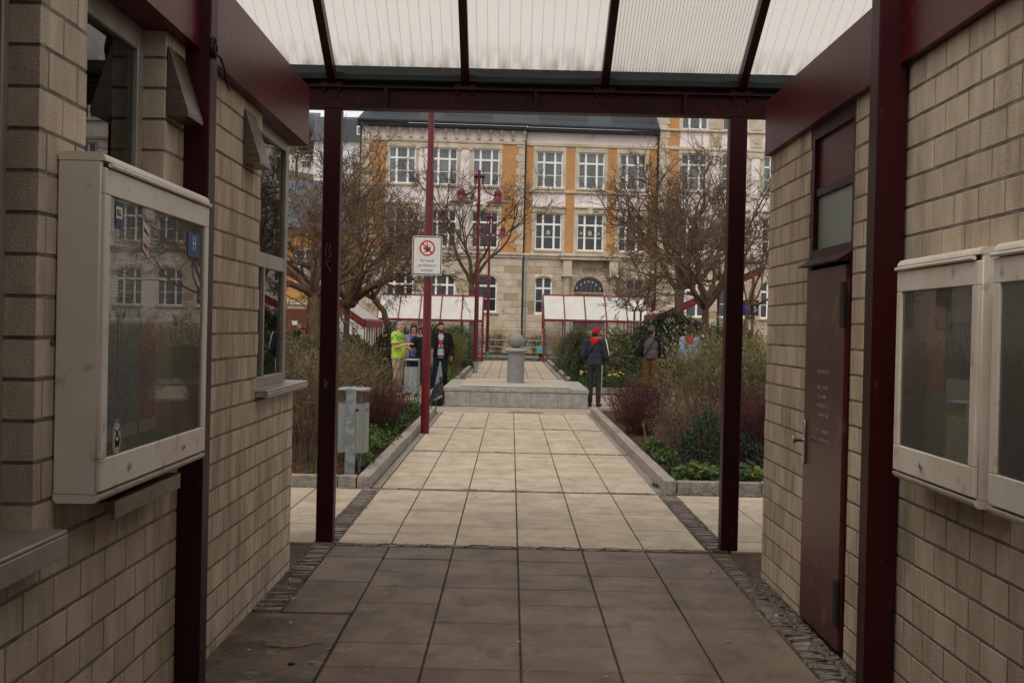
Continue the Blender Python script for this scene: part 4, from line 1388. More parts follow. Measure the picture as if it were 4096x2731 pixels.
q = MB(); q.box(-0.05, 0.30, 0.02, 0.14, 2.20, 2.33); part('bracket', q, M_post_red, db)
q = MB(); q.box(-0.1, 0.1, -0.1, 0.02, 1.2, 1.75); part('control_box', q, pm('dark_blue_box', '#1d2440', None), db)
# maroon stele at the far left and two short maroon posts
q = MB(); q.cbox(-0.16, 0.16, -0.06, 0.06, 0, 3.15, 0.01)
st = tag(link('bus_stop_stele', q.mesh('bus_stop_stele', M_post_red), None, (-9.05, 47.5, 0)), 'tall maroon bus stop stele left of the thick tree trunk', 'stele')
q = MB(); q.cbox(-0.09, 0.09, -0.09, 0.09, 0, 3.0, 0.01)
tag(link('maroon_column', q.mesh('maroon_column', M_post_red), None, (6.55, 59.0, 0)), 'plain maroon column standing left of the right side shelter', 'column')
q = MB(); q.tube([(0, 0, 0), (0, 0, 6.2)], 0.045, 10)
tag(link('flag_pole', q.mesh('flag_pole', M_galv, 40), None, (0.86, 79.5, 0)), 'thin white flag pole in front of the school downpipe', 'pole')
q = MB(); q.tube([(0, 0, 0), (0, 0, 5.2)], 0.06, 10)
tag(link('red_mast', q.mesh('red_mast', M_post_red, 40), None, (9.4, 58.0, 0)), 'thin red mast behind the right hand tree', 'mast')

# ---------------------------------------------------------------- school building
def brick_mat(name, c1, c2, mort, w=0.25, h=0.075, rot_x=True):
    m = bpy.data.materials.new(name); m.use_nodes = True
    n, l = m.node_tree.nodes, m.node_tree.links
    b = n['Principled BSDF']; b.inputs['Roughness'].default_value = 0.85
    tc = n.new('ShaderNodeTexCoord'); sx = n.new('ShaderNodeSeparateXYZ'); cx = n.new('ShaderNodeCombineXYZ')
    br = n.new('ShaderNodeTexBrick')
    br.inputs['Color1'].default_value = lin(c1); br.inputs['Color2'].default_value = lin(c2); br.inputs['Mortar'].default_value = lin(mort)
    br.inputs['Scale'].default_value = 1.0; br.inputs['Brick Width'].default_value = w; br.inputs['Row Height'].default_value = h; br.inputs['Mortar Size'].default_value = 0.011
    l.new(tc.outputs['Object'], sx.inputs[0]); l.new(sx.outputs['X'], cx.inputs['X']); l.new(sx.outputs['Z'], cx.inputs['Y'])
    l.new(cx.outputs[0], br.inputs['Vector'])
    l.new(br.outputs['Color'], b.inputs['Base Color'])
    bp_ = n.new('ShaderNodeBump'); bp_.inputs['Strength'].default_value = 0.4; bp_.inputs['Distance'].default_value = 0.01
    inv = n.new('ShaderNodeMath'); inv.operation = 'SUBTRACT'; inv.inputs[0].default_value = 1.0
    l.new(br.outputs['Fac'], inv.inputs[1]); l.new(inv.outputs[0], bp_.inputs['Height']); l.new(bp_.outputs[0], b.inputs['Normal'])
    return m
M_ob = brick_mat('ochre_brick', '#c9945c', '#b8814a', '#a6805a')
M_plaster = pm('pale_pink_plaster', '#eadfd9', '#dfd2cb', 0.8, 0.9, 0.1, 8, c3='#b3a59c', s3=0.9, t3=(0.58, 0.8))
M_stone = pm('tan_sandstone', '#cbbda6', '#b5a68e', 1.4, 0.9, 0.25, 12, rnd=0.07, c3='#8f806a', s3=2.4, t3=(0.64, 0.85))
M_stone_dk = pm('darker_sandstone', '#b19f82', '#9a8669', 1.2, 0.9, 0.3, 12, rnd=0.10)
M_slate = pm('dark_slate', '#3a3f42', '#2c3032', 5, 0.55, 0.5, 14, 0.4, stretch=(1.5, 1, 6))
M_gutter = pm('dark_metal_gutter', '#2c2e2e', '#232525', 3, 0.5)
M_winwhite = pm('white_window_frame', '#f3f1ed', '#e8e5e0', 2, 0.5)
M_gl_up = pm('window_glass_blinds', '#6d7472', '#565e5d', 1.6, 0.06, spec=0.6, rnd=0.3, stretch=(8, 8, 0.4))
M_gl_dn = pm('window_glass_dark', '#26292b', '#3a3e40', 1.3, 0.05, spec=0.6, rnd=0.4)
M_door_dk = pm('dark_school_door', '#23211f', '#1b1918', 3, 0.5)
sch = thing('school_building', 'long ochre brick and sandstone school with white windows and slate roof', 'building', (0.647, 84.0, 0), R(4))
Z1, Z2 = 14.55, 6.35
# wall bodies: left risalit stands 0.25 m proud, right wing 0.35 m proud
SECT = [(-10.65, -0.03, -0.25, 14.6), (-0.03, 8.90, 0.0, 14.6), (8.90, 30.0, -0.35, 19.5)]
def shell(x0, x1, yo, z1, openings, m, name='wall'):
    """wall slab with rectangular openings cut out"""
    xs = sorted({x0, x1} | {o[0] for o in openings} | {o[1] for o in openings})
    zs = sorted({0.0, z1} | {o[2] for o in openings} | {o[3] for o in openings})
    b = MB()
    for i in range(len(xs) - 1):
        for j in range(len(zs) - 1):
            xc, zc = (xs[i] + xs[i + 1]) / 2, (zs[j] + zs[j + 1]) / 2
            if any(o[0] < xc < o[1] and o[2] < zc < o[3] for o in openings): continue
            b.quad((xs[i], yo, zs[j]), (xs[i + 1], yo, zs[j]), (xs[i + 1], yo, zs[j + 1]), (xs[i], yo, zs[j + 1]))
    for (a, c, d, e) in openings:
        y2 = yo + 0.30
        b.quad((a, yo, d), (a, y2, d), (a, y2, e), (a, yo, e))
        b.quad((c, yo, d), (c, yo, e), (c, y2, e), (c, y2, d))
        b.quad((a, yo, e), (a, y2, e), (c, y2, e), (c, yo, e))
        b.quad((a, yo, d), (c, yo, d), (c, y2, d), (a, y2, d))
    b.quad((x0, yo, 0), (x0, yo, z1), (x0, yo + 12, z1), (x0, yo + 12, 0))
    b.quad((x1, yo, 0), (x1, yo + 12, 0), (x1, yo + 12, z1), (x1, yo, z1))
    return part(name, b, m, sch)
WW = 0.865
wins = []     # centre x, z0, z1, front y, glass, arched
for cx in (-8.01, -5.29, -2.54):
    wins += [(cx, 10.95, 13.32, -0.25, 0, 0), (cx, 6.88, 9.26, -0.25, 1, 0), (cx, 2.70, 5.12, -0.25, 1, 1)]
for cx in (1.67, 4.44, 7.18):
    wins += [(cx, 10.95, 13.32, 0.0, 0, 0), (cx, 6.88, 9.26, 0.0, 1, 0)]
for cx in (11.23, 13.95, 16.75, 19.5, 22.3, 25.1):
    wins += [(cx, 15.05, 17.45, -0.35, 0, 0), (cx, 11.0, 13.43, -0.35, 0, 0), (cx, 6.95, 9.33, -0.35, 1, 0), (cx, 2.68, 5.18, -0.35, 1, 1)]
small = [(1.42, 2.67, 5.08, 0.0), (7.45, 2.67, 5.08, 0.0)]
for si, (x0, x1, yo, z1) in enumerate(SECT):
    op = [(w[0] - WW, w[0] + WW, w[1], w[2]) for w in wins if w[3] == yo]
    if si == 1:
        op += [(c - 0.56, c + 0.56, a, e) for c, a, e, _ in small] + [(3.42, 5.46, 0.4, 5.15)]
    shell(x0, x1, yo, z1, op, M_plaster)
# window meshes shared by all
def win_meshes():
    W, H_ = 2 * WW, 2.37
    f = MB()
    y0, y1 = 0.10, 0.17
    t = 0.07
    zt = H_ * 0.70
    f.box(0, t, y0, y1, 0, H_); f.box(W - t, W, y0, y1, 0, H_)
    f.box(t, W - t, y0, y1, H_ - t, H_); f.box(t, W - t, y0, y1, 0, t)
    f.box(t, W - t, y0 - 0.01, y1, zt - 0.06, zt + 0.06)
    xm = [0.50, 1.23]
    for x in xm: f.box(x - 0.065, x + 0.065, y0 - 0.005, y1, t, H_ - t)
    zc = H_ * 0.35
    segs = [(t, xm[0] - 0.065), (xm[0] + 0.065, xm[1] - 0.065), (xm[1] + 0.065, W - t)]
    for a, c in segs: f.box(a, c, y0 + 0.01, y1, zc - 0.02, zc + 0.02)
    panes = []
    for a, c in segs:
        for d, e in ((t, zc - 0.02), (zc + 0.02, zt - 0.06), (zt + 0.06, H_ - t)):
            panes.append((a, c, d, e))
    return f.mesh('window', M_winwhite), panes
wm, wpanes = win_meshes()
pane_cache = {}
def pane_mesh(w, h, m):
    k = (round(w, 2), round(h, 2), m.name)
    if k not in pane_cache:
        pane_cache[k] = MB().box(0, w, 0, 0.01, 0, h).mesh('pane', m)
    return pane_cache[k]
egg = pm('paper_egg', '#a9b39a', '#8d9a80', 9, 0.8)
for wi, (cx, z0, z1, yo, g, arch) in enumerate(wins):
    w = link('window', wm, sch, (cx - WW, yo, z0))
    w.scale = (1, 1, (z1 - z0) / 2.37)
    for (a, c, d, e) in wpanes:
        link('pane', pane_mesh(c - a, e - d, M_gl_dn if g else M_gl_up), w, (a, 0.135, d))
    if g and not arch and cx in (1.67, 4.44, 7.18):
        for ex in ((0.865,) if cx != 4.44 else (0.28, 0.865, 1.45)):
            q = MB(); q.ell((ex, 0.13, 1.14), (0.13 if ex == 0.865 else 0.09, 0.004, 0.17 if ex == 0.865 else 0.10), 14, 8)
            link('paper_egg', q.mesh('paper_egg', egg), w)
for (c, a, e, yo) in small:
    f = MB()
    f.box(-0.56, -0.48, 0.1, 0.17, 0, 2.4); f.box(0.48, 0.56, 0.1, 0.17, 0, 2.4); f.box(-0.48, 0.48, 0.1, 0.17, 2.32, 2.4); f.box(-0.48, 0.48, 0.1, 0.17, 0, 0.08)
    f.box(-0.06, 0.06, 0.095, 0.17, 0.08, 2.32); f.box(-0.48, -0.06, 0.09, 0.17, 1.60, 1.72); f.box(0.06, 0.48, 0.09, 0.17, 1.60, 1.72)
    f.box(-0.48, -0.06, 0.11, 0.17, 0.80, 0.84); f.box(0.06, 0.48, 0.11, 0.17, 0.80, 0.84)
    w = link('window', f.mesh('window', M_winwhite), sch, (c, yo, a))
    for x0 in (-0.48, 0.06):
        for d, e2 in ((0.08, 0.80), (0.84, 1.60), (1.72, 2.32)):
            link('pane', pane_mesh(0.42, e2 - d, M_gl_dn), w, (x0, 0.14, d))
def sbox(name, x0, x1, d0, d1, z0, z1, m, c=0.0, parent=sch):
    q = MB()
    if c: q.cbox(x0, x1, d0, d1, z0, z1, c)
    else: q.box(x0, x1, d0, d1, z0, z1)
    return link(name, q.mesh(name, m), parent)
rs_ = random.Random(5)
# ashlar of the ground floor with arched window heads
def arch_pts(cx, hw, zs, rise, n=10):
    out = []
    for k in range(n + 1):
        t = -1 + 2 * k / n
        out.append((cx + hw * t, zs + rise * math.sqrt(max(0, 1 - t * t)) ** 1.0))
    return out
def head(name, cx, hw, z0, z1, yo, rise, m):
    """stone panel above a segmental arch: fills the corners of the rectangular opening"""
    q = MB()
    zs = z1 - rise
    pts = arch_pts(cx, hw, zs, rise)
    for k in range(len(pts) - 1):
        a, c = pts[k], pts[k + 1]
        q.add([(a[0], yo - 0.01, a[1]), (c[0], yo - 0.01, c[1]), (c[0], yo - 0.01, z1), (a[0], yo - 0.01, z1)], [(0, 1, 2, 3)])
        q.add([(a[0], yo - 0.01, a[1]), (a[0], yo + 0.3, a[1]), (c[0], yo + 0.3, c[1]), (c[0], yo - 0.01, c[1])], [(0, 1, 2, 3)])
    link(name, q.mesh(name, m), sch)
    # voussoir band
    for k in range(9):
        t0, t1 = math.pi * k / 9, math.pi * (k + 1) / 9
        def P(t, f): return (cx - (hw * f) * math.cos(t), zs + (rise * (1 + (f - 1) * hw / rise * 0.8)) * math.sin(t))
        a, b_, c, d = P(t0 + 0.012, 1.02), P(t1 - 0.012, 1.02), P(t1 - 0.012, 1.34), P(t0 + 0.012, 1.34)
        v = MB(); v.prism([a, d, c, b_], lambda u, w_, dd: (u, dd, w_), yo - 0.06, yo + 0.05)
        link('voussoir', v.mesh('voussoir', M_stone), sch)
arched = [(w[0], WW, w[1], w[2], w[3]) for w in wins if w[5]] + [(c, 0.56, a, e, yo) for c, a, e, yo in small]
for (cx, hw, a, e, yo) in arched:
    head('arch_head', cx, hw, a, e, yo, hw * 0.55, M_stone)
blocks = 0
blk_cache = {}
def block(x0, x1, z0, z1, yo, m, pr=0.04):
    k = (round(x1 - x0, 2), round(z1 - z0, 2), m.name)
    if k not in blk_cache:
        blk_cache[k] = MB().cbox(0.008, k[0] - 0.008, -pr, 0.03, 0.008, k[1] - 0.008, 0.014).mesh('ashlar_block', m)
    link('ashlar_block', blk_cache[k], sch, (x0, yo + rs_.uniform(-0.004, 0.004), z0))
rest_b = MB()
for (x0, x1, yo, z1) in SECT:
    op = [(cx - hw * 1.0, cx + hw * 1.0, a, e) for (cx, hw, a, e, y_) in arched if y_ == yo]
    if yo == 0.0: op.append((3.35, 5.53, 0, 5.2))
    row = 0
    z = 1.68
    while z < 6.15:
        h = 0.45
        x = x0 + (0.0 if row % 2 else -0.45)
        while x < min(x1, 18.5):
            a, c = max(x, x0), min(x + 0.9, x1)
            x += 0.9
            segs = [(a, c)]
            for (oa, ob, oz, oe) in op:
                if z + h > oz + 0.05 and z < oe - 0.02:
                    ns = []
                    for p, q_ in segs:
                        if q_ <= oa or p >= ob: ns.append((p, q_))
                        else:
                            if p < oa: ns.append((p, oa))
                            if q_ > ob: ns.append((ob, q_))
                    segs = ns
            for p, q_ in segs:
                if q_ - p < 0.08: continue
                blocks += 1
                if blocks <= 300: block(p, q_, z, z + h, yo, M_stone if rs_.random() < 0.8 else M_stone_dk)
                else: rest_b.cbox(p + 0.008, q_ - 0.008, yo - 0.04, yo + 0.03, z + 0.008, z + h - 0.008, 0.014)
        z += h; row += 1
if rest_b.v:
    o = part('ashlar_block', rest_b, M_stone, sch); o['kind'] = 'stuff'
for (x0, x1, yo, z1) in SECT:
    sbox('plinth', x0 - 0.02, x1 + 0.02, yo - 0.16, yo + 0.02, 0.0, 1.05, M_stone_dk)
    sbox('plinth_course', x0 - 0.02, x1 + 0.02, yo - 0.10, yo + 0.02, 1.06, 1.62, M_stone_dk, 0.03)
    sbox('string_course', x0 - 0.03, x1 + 0.03, yo - 0.16, yo + 0.02, 6.27, 6.42, M_stone, 0.02)
    sbox('string_course', x0 - 0.03, x1 + 0.03, yo - 0.24, yo + 0.02, 6.43, 6.60, M_stone, 0.03)
    sbox('string_course', x0 - 0.02, x1 + 0.02, yo - 0.12, yo + 0.02, 13.66, 13.88, M_stone, 0.03)
# sills, lintels, surrounds, spandrels
for (cx, z0, z1, yo, g, arch) in wins:
    sbox('sill', cx - WW - 0.14, cx + WW + 0.14, yo - 0.16, yo + 0.10, z0 - 0.14, z0 - 0.003, M_stone, 0.015)
    if not arch:
        for s in (-1, 1):
            xa_, xb_ = sorted((cx + s * (WW + 0.002), cx + s * (WW + 0.20)))
            sbox('surround', xa_, xb_, yo - 0.05, yo + 0.02, z0, z1 + 0.003, M_stone, 0.01)
        sbox('lintel', cx - WW - 0.22, cx + WW + 0.22, yo - 0.07, yo + 0.02, z1 + 0.006, z1 + 0.32, M_stone, 0.012)
        if g:
            v = MB(); v.prism([(cx - 0.13, z1 + 0.02), (cx + 0.13, z1 + 0.02), (cx + 0.19, z1 + 0.5), (cx - 0.19, z1 + 0.5)], lambda u, w_, dd: (u, dd, w_), yo - 0.14, yo)
            v.f = [tuple(reversed(q)) for q in v.f]
            link('keystone', v.mesh('keystone', M_stone), sch)
            sbox('lintel_cornice', cx - WW - 0.24, cx + WW + 0.24, yo - 0.15, yo + 0.01, z1 + 0.36, z1 + 0.50, M_stone, 0.03)
sbox('sill_course', 0.05, 8.85, -0.12, 0.02, 10.60, 10.80, M_stone, 0.03)
# ochre brick piers
def pier(x0, x1, z0, z1, yo): sbox('brick_pier', x0, x1, yo - 0.03, yo + 0.02, z0, z1, M_ob)
for x0, x1 in ((-10.12, -9.06), (-1.50, -0.40)): pier(x0, x1, 6.62, 13.64, -0.25)
for x0, x1 in ((0.10, 0.57), (2.76, 3.34), (5.53, 6.13), (8.25, 8.86)):
    pier(x0, x1, 6.62, 10.58, 0.0); pier(x0, x1, 10.82, 13.64, 0.0)
pier(9.45, 10.22, 6.62, 19.4, -0.35)
# quoins
for x0, x1, yo, flip in ((-10.67, -10.13, -0.25, 1), (-0.44, -0.01, -0.25, -1), (8.88, 9.40, -0.35, 1)):
    z = 6.65; k = 0
    top = 13.6 if yo > -0.3 else 18.0
    while z < top:
        e = 0.16 if k % 2 else 0.0
        sbox('quoin', x0 - (e if flip < 0 else 0), x1 + (e if flip > 0 else 0), yo - 0.075, yo + 0.02, z, z + 0.44, M_stone, 0.02)
        z += 0.455; k += 1
# frieze brackets, pilaster capitals
bm_ = MB()
bm_.prism([(0, 0), (0.10, 0.02), (0.13, 0.12), (0.10, 0.20), (0.14, 0.34), (0.24, 0.46), (0.30, 0.60), (0.30, 0.68), (0, 0.68)], lambda u, v, dd: (dd, -u, v), -0.09, 0.09)
bm_.tube([(-0.11, -0.10, 0.10), (0.11, -0.10, 0.10)], 0.06, 8)
bm_.tube([(-0.13, -0.22, 0.55), (0.13, -0.22, 0.55)], 0.07, 8)
bmesh_ = bm_.mesh('frieze_bracket', M_stone, 50)
for k in range(14):
    link('frieze_bracket', bmesh_, sch, (-9.72 + k * 0.742, -0.25, 13.89))
for cx, yo in ((-6.65, -0.25), (-3.92, -0.25), (12.6, -0.35), (15.35, -0.35), (18.1, -0.35)):
    sbox('pilaster', cx - 0.30, cx + 0.30, yo - 0.08, yo + 0.02, 10.6, 13.25, M_plaster, 0.01)
    q = MB()
    q.box(cx - 0.34, cx + 0.34, yo - 0.12, yo - 0.02, 13.28, 13.5)
    for s in (-1, 1): q.tube([(cx + s * 0.36, yo - 0.16, 13.34), (cx + s * 0.36, yo - 0.02, 13.34)], 0.15, 14)
    part('ionic_capital', q, M_stone, sch, 40)
for cx in (12.6, 15.35, 18.1):
    sbox('rosette_panel', cx - 0.42, cx + 0.42, -0.43, -0.33, 13.95, 14.85, M_stone, 0.02)
    q = MB(); q.tube([(cx, -0.47, 14.4), (cx, -0.42, 14.4)], 0.2, 16); part('rosette', q, M_stone, sch, 40)
    sbox('stone_panel', cx - 0.42, cx + 0.42, -0.43, -0.33, 15.1, 17.4, M_stone, 0.02)
sbox('string_course', 8.87, 30.0, -0.52, -0.33, 14.88, 15.02, M_stone, 0.03)
# portal
q = MB()
q.box(3.42, 5.46, 0.35, 0.40, 0.4, 4.0)
part('portal_door', q, M_door_dk, sch)
for x in (3.42, 4.41, 5.36):
    sbox('door_rail', x, x + 0.1, 0.28, 0.345, 0.4, 4.0, M_door_dk)
sbox('transom', 3.42, 5.46, 0.2, 0.34, 4.02, 4.14, M_stone_dk, 0.02)
tym = MB()
pts = arch_pts(4.44, 1.02, 4.15, 0.98, 14)
tym.add([(p[0], 0.28, p[1]) for p in pts], [tuple(reversed(range(len(pts))))])
ty_ = part('fanlight', tym, M_gl_dn, sch)
fb = MB()
for k in range(-3, 4): fb.box(4.44 + k * 0.29 - 0.02, 4.44 + k * 0.29 + 0.02, 0.24, 0.275, 4.15, 5.05 - 0.06 * k * k)
link('glazing_bar', fb.mesh('glazing_bar', M_door_dk), ty_)
cd = MB()
for k in range(-3, 4): cd.box(4.44 + k * 0.26 - 0.03, 4.44 + k * 0.26 + 0.03, 0.2, 0.235, 4.78 - 0.05 * k * k, 4.92 - 0.05 * k * k)
link('candle_arch', cd.mesh('candle_arch', pm('lit_candles', '#f2efe6', None)), ty_)
head('arch_head', 4.44, 1.02, 4.15, 5.16, 0.0, 0.98, M_stone)
for cx in (2.92, 5.97):
    c = MB()
    c.lathe([(0.36, 0.0), (0.36, 1.2), (0.34, 1.22), (0.34, 1.45), (0.30, 1.5), (0.29, 1.62), (0.26, 1.7), (0.255, 3.0), (0.23, 5.05), (0.27, 5.1)], (cx, -0.42, 0), 24)
    c.box(cx - 0.36, cx + 0.36, -0.78, -0.06, 5.12, 5.28)
    c.box(cx - 0.28, cx + 0.28, -0.70, -0.06, 5.29, 6.2)
    part('column', c, M_stone, sch, 40)
sbox('entablature', 2.45, 6.45, -0.80, -0.05, 6.21, 6.40, M_stone, 0.03)
sbox('entablature', 2.40, 6.50, -0.88, -0.05, 6.41, 6.62, M_stone, 0.04)
# eaves, roof, gutters, downpipes
for (x0, x1, yo) in ((-10.95, 0.08, -0.25), (0.09, 8.86, 0.0)):
    sbox('eaves', x0, x1, yo - 0.55, yo + 0.1, 14.58, 14.80, M_gutter, 0.03)
    sbox('gutter', x0, x1, yo - 0.72, yo - 0.5, 14.81, 15.0, M_gutter, 0.05)
    q = MB()
    q.add([(x0, yo - 0.5, 14.98), (x1, yo - 0.5, 14.98), (x1, yo + 5.5, 19.2), (x0 + (2.5 if x0 < -5 else 0), yo + 5.5, 19.2)], [(0, 1, 2, 3)])
    if x0 < -5: q.add([(x0, yo - 0.5, 14.98), (x0 + 2.5, yo + 5.5, 19.2), (x0, yo + 12, 14.98)], [(0, 1, 2)])
    roof = part('roof', q, M_slate, sch)
    x = x0 + 0.8
    while x < x1 - 1.6:
        sn = MB()
        L = 3.2 if x + 3.2 < x1 else x1 - x - 0.3
        for zz in (15.42, 15.52, 15.62, 15.72): sn.box(x, x + L, yo - 0.03, yo - 0.01, zz, zz + 0.018)
        xx = x
        while xx < x + L: sn.box(xx, xx + 0.018, yo - 0.04, yo, 15.42, 15.74); xx += 0.13
        link('snow_guard', sn.mesh('snow_guard', M_gutter), roof)
        x += L + 1.6
for x, yo, z1 in ((0.03, -0.05, 14.6), (8.84, -0.05, 14.6), (-10.72, -0.1, 14.6)):
    q = MB(); q.tube([(x, yo - 0.1, 0.4), (x, yo - 0.1, z1)], 0.065, 10); part('downpipe', q, M_gutter, sch, 40)
sbox('cornice', 8.87, 30.0, -0.85, -0.3, 19.0, 19.5, M_stone, 0.05)

# ---------------------------------------------------------------- ochre neighbour on the left
nb = thing('ochre_building', 'ochre brick building with grey slate roof behind the left trees', 'building', (-21.0, 92.0, 0), R(-6))
M_ob2 = brick_mat('yellow_ochre_brick', '#cf9a52', '#bd8640', '#a37a45', 0.25, 0.075)
def nbox(name, x0, x1, y0, y1, z0, z1, m, parent=None):
    q = MB(); q.box(x0, x1, y0, y1, z0, z1)
    return link(name, q.mesh(name, m), parent or nb)
nwin = [(-26, ), (-22,), (-18,), (-14,), (-10,), (-6, ), (-2,), (2.0,), (6.2,)]
nbox('wall', -40, 8.3, 0.0, 10, 3.2, 8.6, M_ob2)
nbox('base_wall', -40, 8.4, -0.08, 10, 0.0, 3.0, pm('pink_ashlar', '#b8a493', '#a3907f', 1.2, 0.9, 0.2, 10, rnd=0.1))
nbox('string_course', -40, 8.45, -0.2, 0.1, 3.02, 3.3, M_stone)
k = 0
for (cx,) in nwin:
    for z0 in (4.6, ):
        f = MB()
        f.box(cx - 0.7, cx + 0.7, -0.06, -0.01, z0, z0 + 2.4)
        w = link('window', f.mesh('window', M_winwhite), nb)
        for (a, c) in ((-0.62, -0.05), (0.05, 0.62)):
            for (d, e) in ((0.08, 1.5), (1.6, 2.3)):
                p = MB(); p.box(cx + a, cx + c, -0.075, -0.061, z0 + d, z0 + e)
                link('pane', p.mesh('pane', M_gl_dn), w)
        nbox('sill', cx - 0.85, cx + 0.85, -0.2, -0.002, z0 - 0.18, z0 - 0.01, M_stone)
q = MB()
q.add([(-40.3, -0.6, 8.5), (8.6, -0.6, 8.5), (6.5, 4.5, 12.4), (-38, 4.5, 12.4), (8.6, 10.6, 8.5), (-40.3, 10.6, 8.5)], [(0, 1, 2, 3), (1, 4, 2), (3, 2, 4, 5)])
part('roof', q, pm('blue_grey_tiles', '#5c646a', '#474e54', 3, 0.6, 0.6, 9), nb)
gd = nbox('gate', 4.2, 6.6, -0.16, -0.085, 0.0, 2.7, pm('brown_plank_gate', '#6b3a22', '#542c19', 4, 0.6, stretch=(8, 1, 0.4)))
q = MB(); q.box(5.35, 5.75, -0.19, -0.165, 1.55, 1.85); link('notice', q.mesh('notice', M_text), gd)
for z in (0.9, 2.2):
    q = MB(); q.box(4.05, 4.3, -0.2, -0.165, z, z + 0.08); link('hinge', q.mesh('hinge', M_galv), gd)
# yard sign with the words that can be read behind the left post
ys_ = thing('yard_sign', 'pale green board sign half hidden behind the left trees', 'sign', (-7.55, 60.0, 0))
q = MB(); q.box(-0.35, 0.35, -0.02, 0.02, 1.95, 2.45); b_ = part('board', q, pm('pale_green_board', '#a9b0a0', None), ys_)
link('lettering', text_mesh('Anlie\n    frei', 0.17, M_ink), b_, (0, -0.023, 2.2), (R(90), 0, 0))
q = MB(); q.tube([(0.3, 0.05, 0), (0.3, 0.05, 2.5)], 0.03, 8); part('pole', q, M_galv, ys_)
ns = thing('notice_frame', 'grey framed notice board on legs between the left tree trunks', 'notice board', (-8.0, 55.0, 0))
q = MB(); q.box(-0.32, 0.32, -0.03, 0.03, 1.05, 1.95); part('frame', q, M_gutter, ns)
q = MB(); q.box(-0.26, 0.26, -0.035, -0.031, 1.11, 1.89); part('sheet', q, M_text, ns)
for s in (-1, 1):
    q = MB(); q.box(s * 0.28 - 0.02, s * 0.28 + 0.02, -0.02, 0.02, 0, 1.04); part('leg', q, M_gutter, ns)

# white van behind the slat screen
vn = thing('parked_van', 'white parked van seen behind the red slat screen', 'van', (-8.7, 70.0, 0), R(90))
q = MB()
q.prism([(-1.0, 0.35), (1.0, 0.35), (1.0, 1.5), (0.9, 2.1), (-0.9, 2.1), (-1.0, 1.5)], lambda u, v, dd: (dd, u, v), -2.4, 1.2)
q.prism([(-1.0, 0.35), (1.0, 0.35), (1.0, 1.1), (0.95, 1.2), (-0.95, 1.2), (-1.0, 1.1)], lambda u, v, dd: (dd, u, v), 1.2, 2.4)
part('body', q, M_white, vn)
for x in (-1.5, 1.6):
    for s in (-1, 1):
        q = MB(); q.tube([(x, s * 0.86, 0.34), (x, s * 1.02, 0.34)], 0.34, 18); part('wheel', q, M_black, vn, 40)
q = MB(); q.box(-1.9, -0.2, -1.012, -1.0, 1.35, 1.9); q.box(0.1, 1.1, -1.012, -1.0, 1.35, 1.9)
part('side_window', q, M_gl_dn, vn)

# ---------------------------------------------------------------- hill with houses
hl = MB()
nx, ny = 40, 26
hr = random.Random(9)
for j in range(ny):
    for i in range(nx):
        x = -320 + 480 * i / (nx - 1); y = 118 + 380 * j / (ny - 1)
        s = max(0.0, (y - 118) / 380)
        z = 46 * (1 - (1 - min(1, s * 1.5)) ** 2) * (0.35 + 0.65 / (1 + math.exp((x + 10) / 22))) + hr.uniform(-0.6, 0.6) * s - 0.08
        hl.v.append((x, y, z))
for j in range(ny - 1):
    for i in range(nx - 1):
        a = j * nx + i
        hl.f.append((a, a + 1, a + nx + 1, a + nx)); hl.m.append(0)
structure('hill', hl, pm('hill_grass', '#4d5038', '#5d533f', 0.08, 0.95, 0.3, 1.0), 180)
def hill_z(x, y):
    s = max(0.0, (y - 118) / 380)
    return 46 * (1 - (1 - min(1, s * 1.5)) ** 2) * (0.35 + 0.65 / (1 + math.exp((x + 10) / 22)))
def hill_house(label, x, y, w, h, rz, base_c, roof_c):
    z = hill_z(x, y) - 1.0
    t = thing('house', label, 'house', (x, y, z), rz, 'houses on the hillside')
    q = MB(); q.box(-w / 2, w / 2, 0, 9, 0, h); part('wall', q, pm('house_render', base_c, None, rough=0.9), t)
    M_r = pm('house_slate', roof_c, None, rough=0.7)
    q = MB()
    q.prism([(-0.6, h), (9.6, h), (4.5, h + 4.6)], lambda u, v, dd: (dd, u, v), -w / 2 - 0.4, w / 2 + 0.4)
    rf = part('roof', q, M_r, t)
    q = MB(); q.box(-w * 0.18, w * 0.42, -0.3, 3.5, h + 0.3, h + 3.4); link('dormer', q.mesh('dormer', M_r), rf)
    k = 0
    for zz in (1.2, 4.0, 6.8):
        if zz + 1.6 > h: continue
        for fx in (-0.32, 0.0, 0.34):
            f = MB(); f.box(fx * w - 0.95, fx * w + 0.95, -0.06, -0.01, zz, zz + 1.5)
            wd = part('window', f, M_winwhite, t)
            for s in (-0.85, 0.05):
                p = MB(); p.box(fx * w + s, fx * w + s + 0.8, -0.09, -0.065, zz + 0.12, zz + 1.38); link('pane', p.mesh('pane', M_gl_up), wd)
    f = MB(); f.box(0.0, 1.3, -0.36, -0.305, h + 1.0, h + 2.4)
    wd = part('window', f, M_winwhite, t)
    p = MB(); p.box(0.15, 1.15, -0.39, -0.365, h + 1.15, h + 2.25); link('pane', p.mesh('pane', M_gl_up), wd)
    if w > 12:
        q = MB(); q.box(w * 0.30, w * 0.5, -1.3, -0.02, 3.5, 4.5); q.box(w * 0.30, w * 0.5, -1.3, -0.02, 6.5, 7.5)
        part('balcony', q, M_white, t)
    return t
hill_house('white apartment house with grey slate dormer on the hill beside the school', -25.4, 205.0, 14, 11.5, R(-4), '#d4d2d0', '#4b5156')
hill_house('cream house with blue grey roof on the hill at the far left', -46.0, 255.0, 13, 8.5, R(8), '#d5cfc0', '#5f6a72')

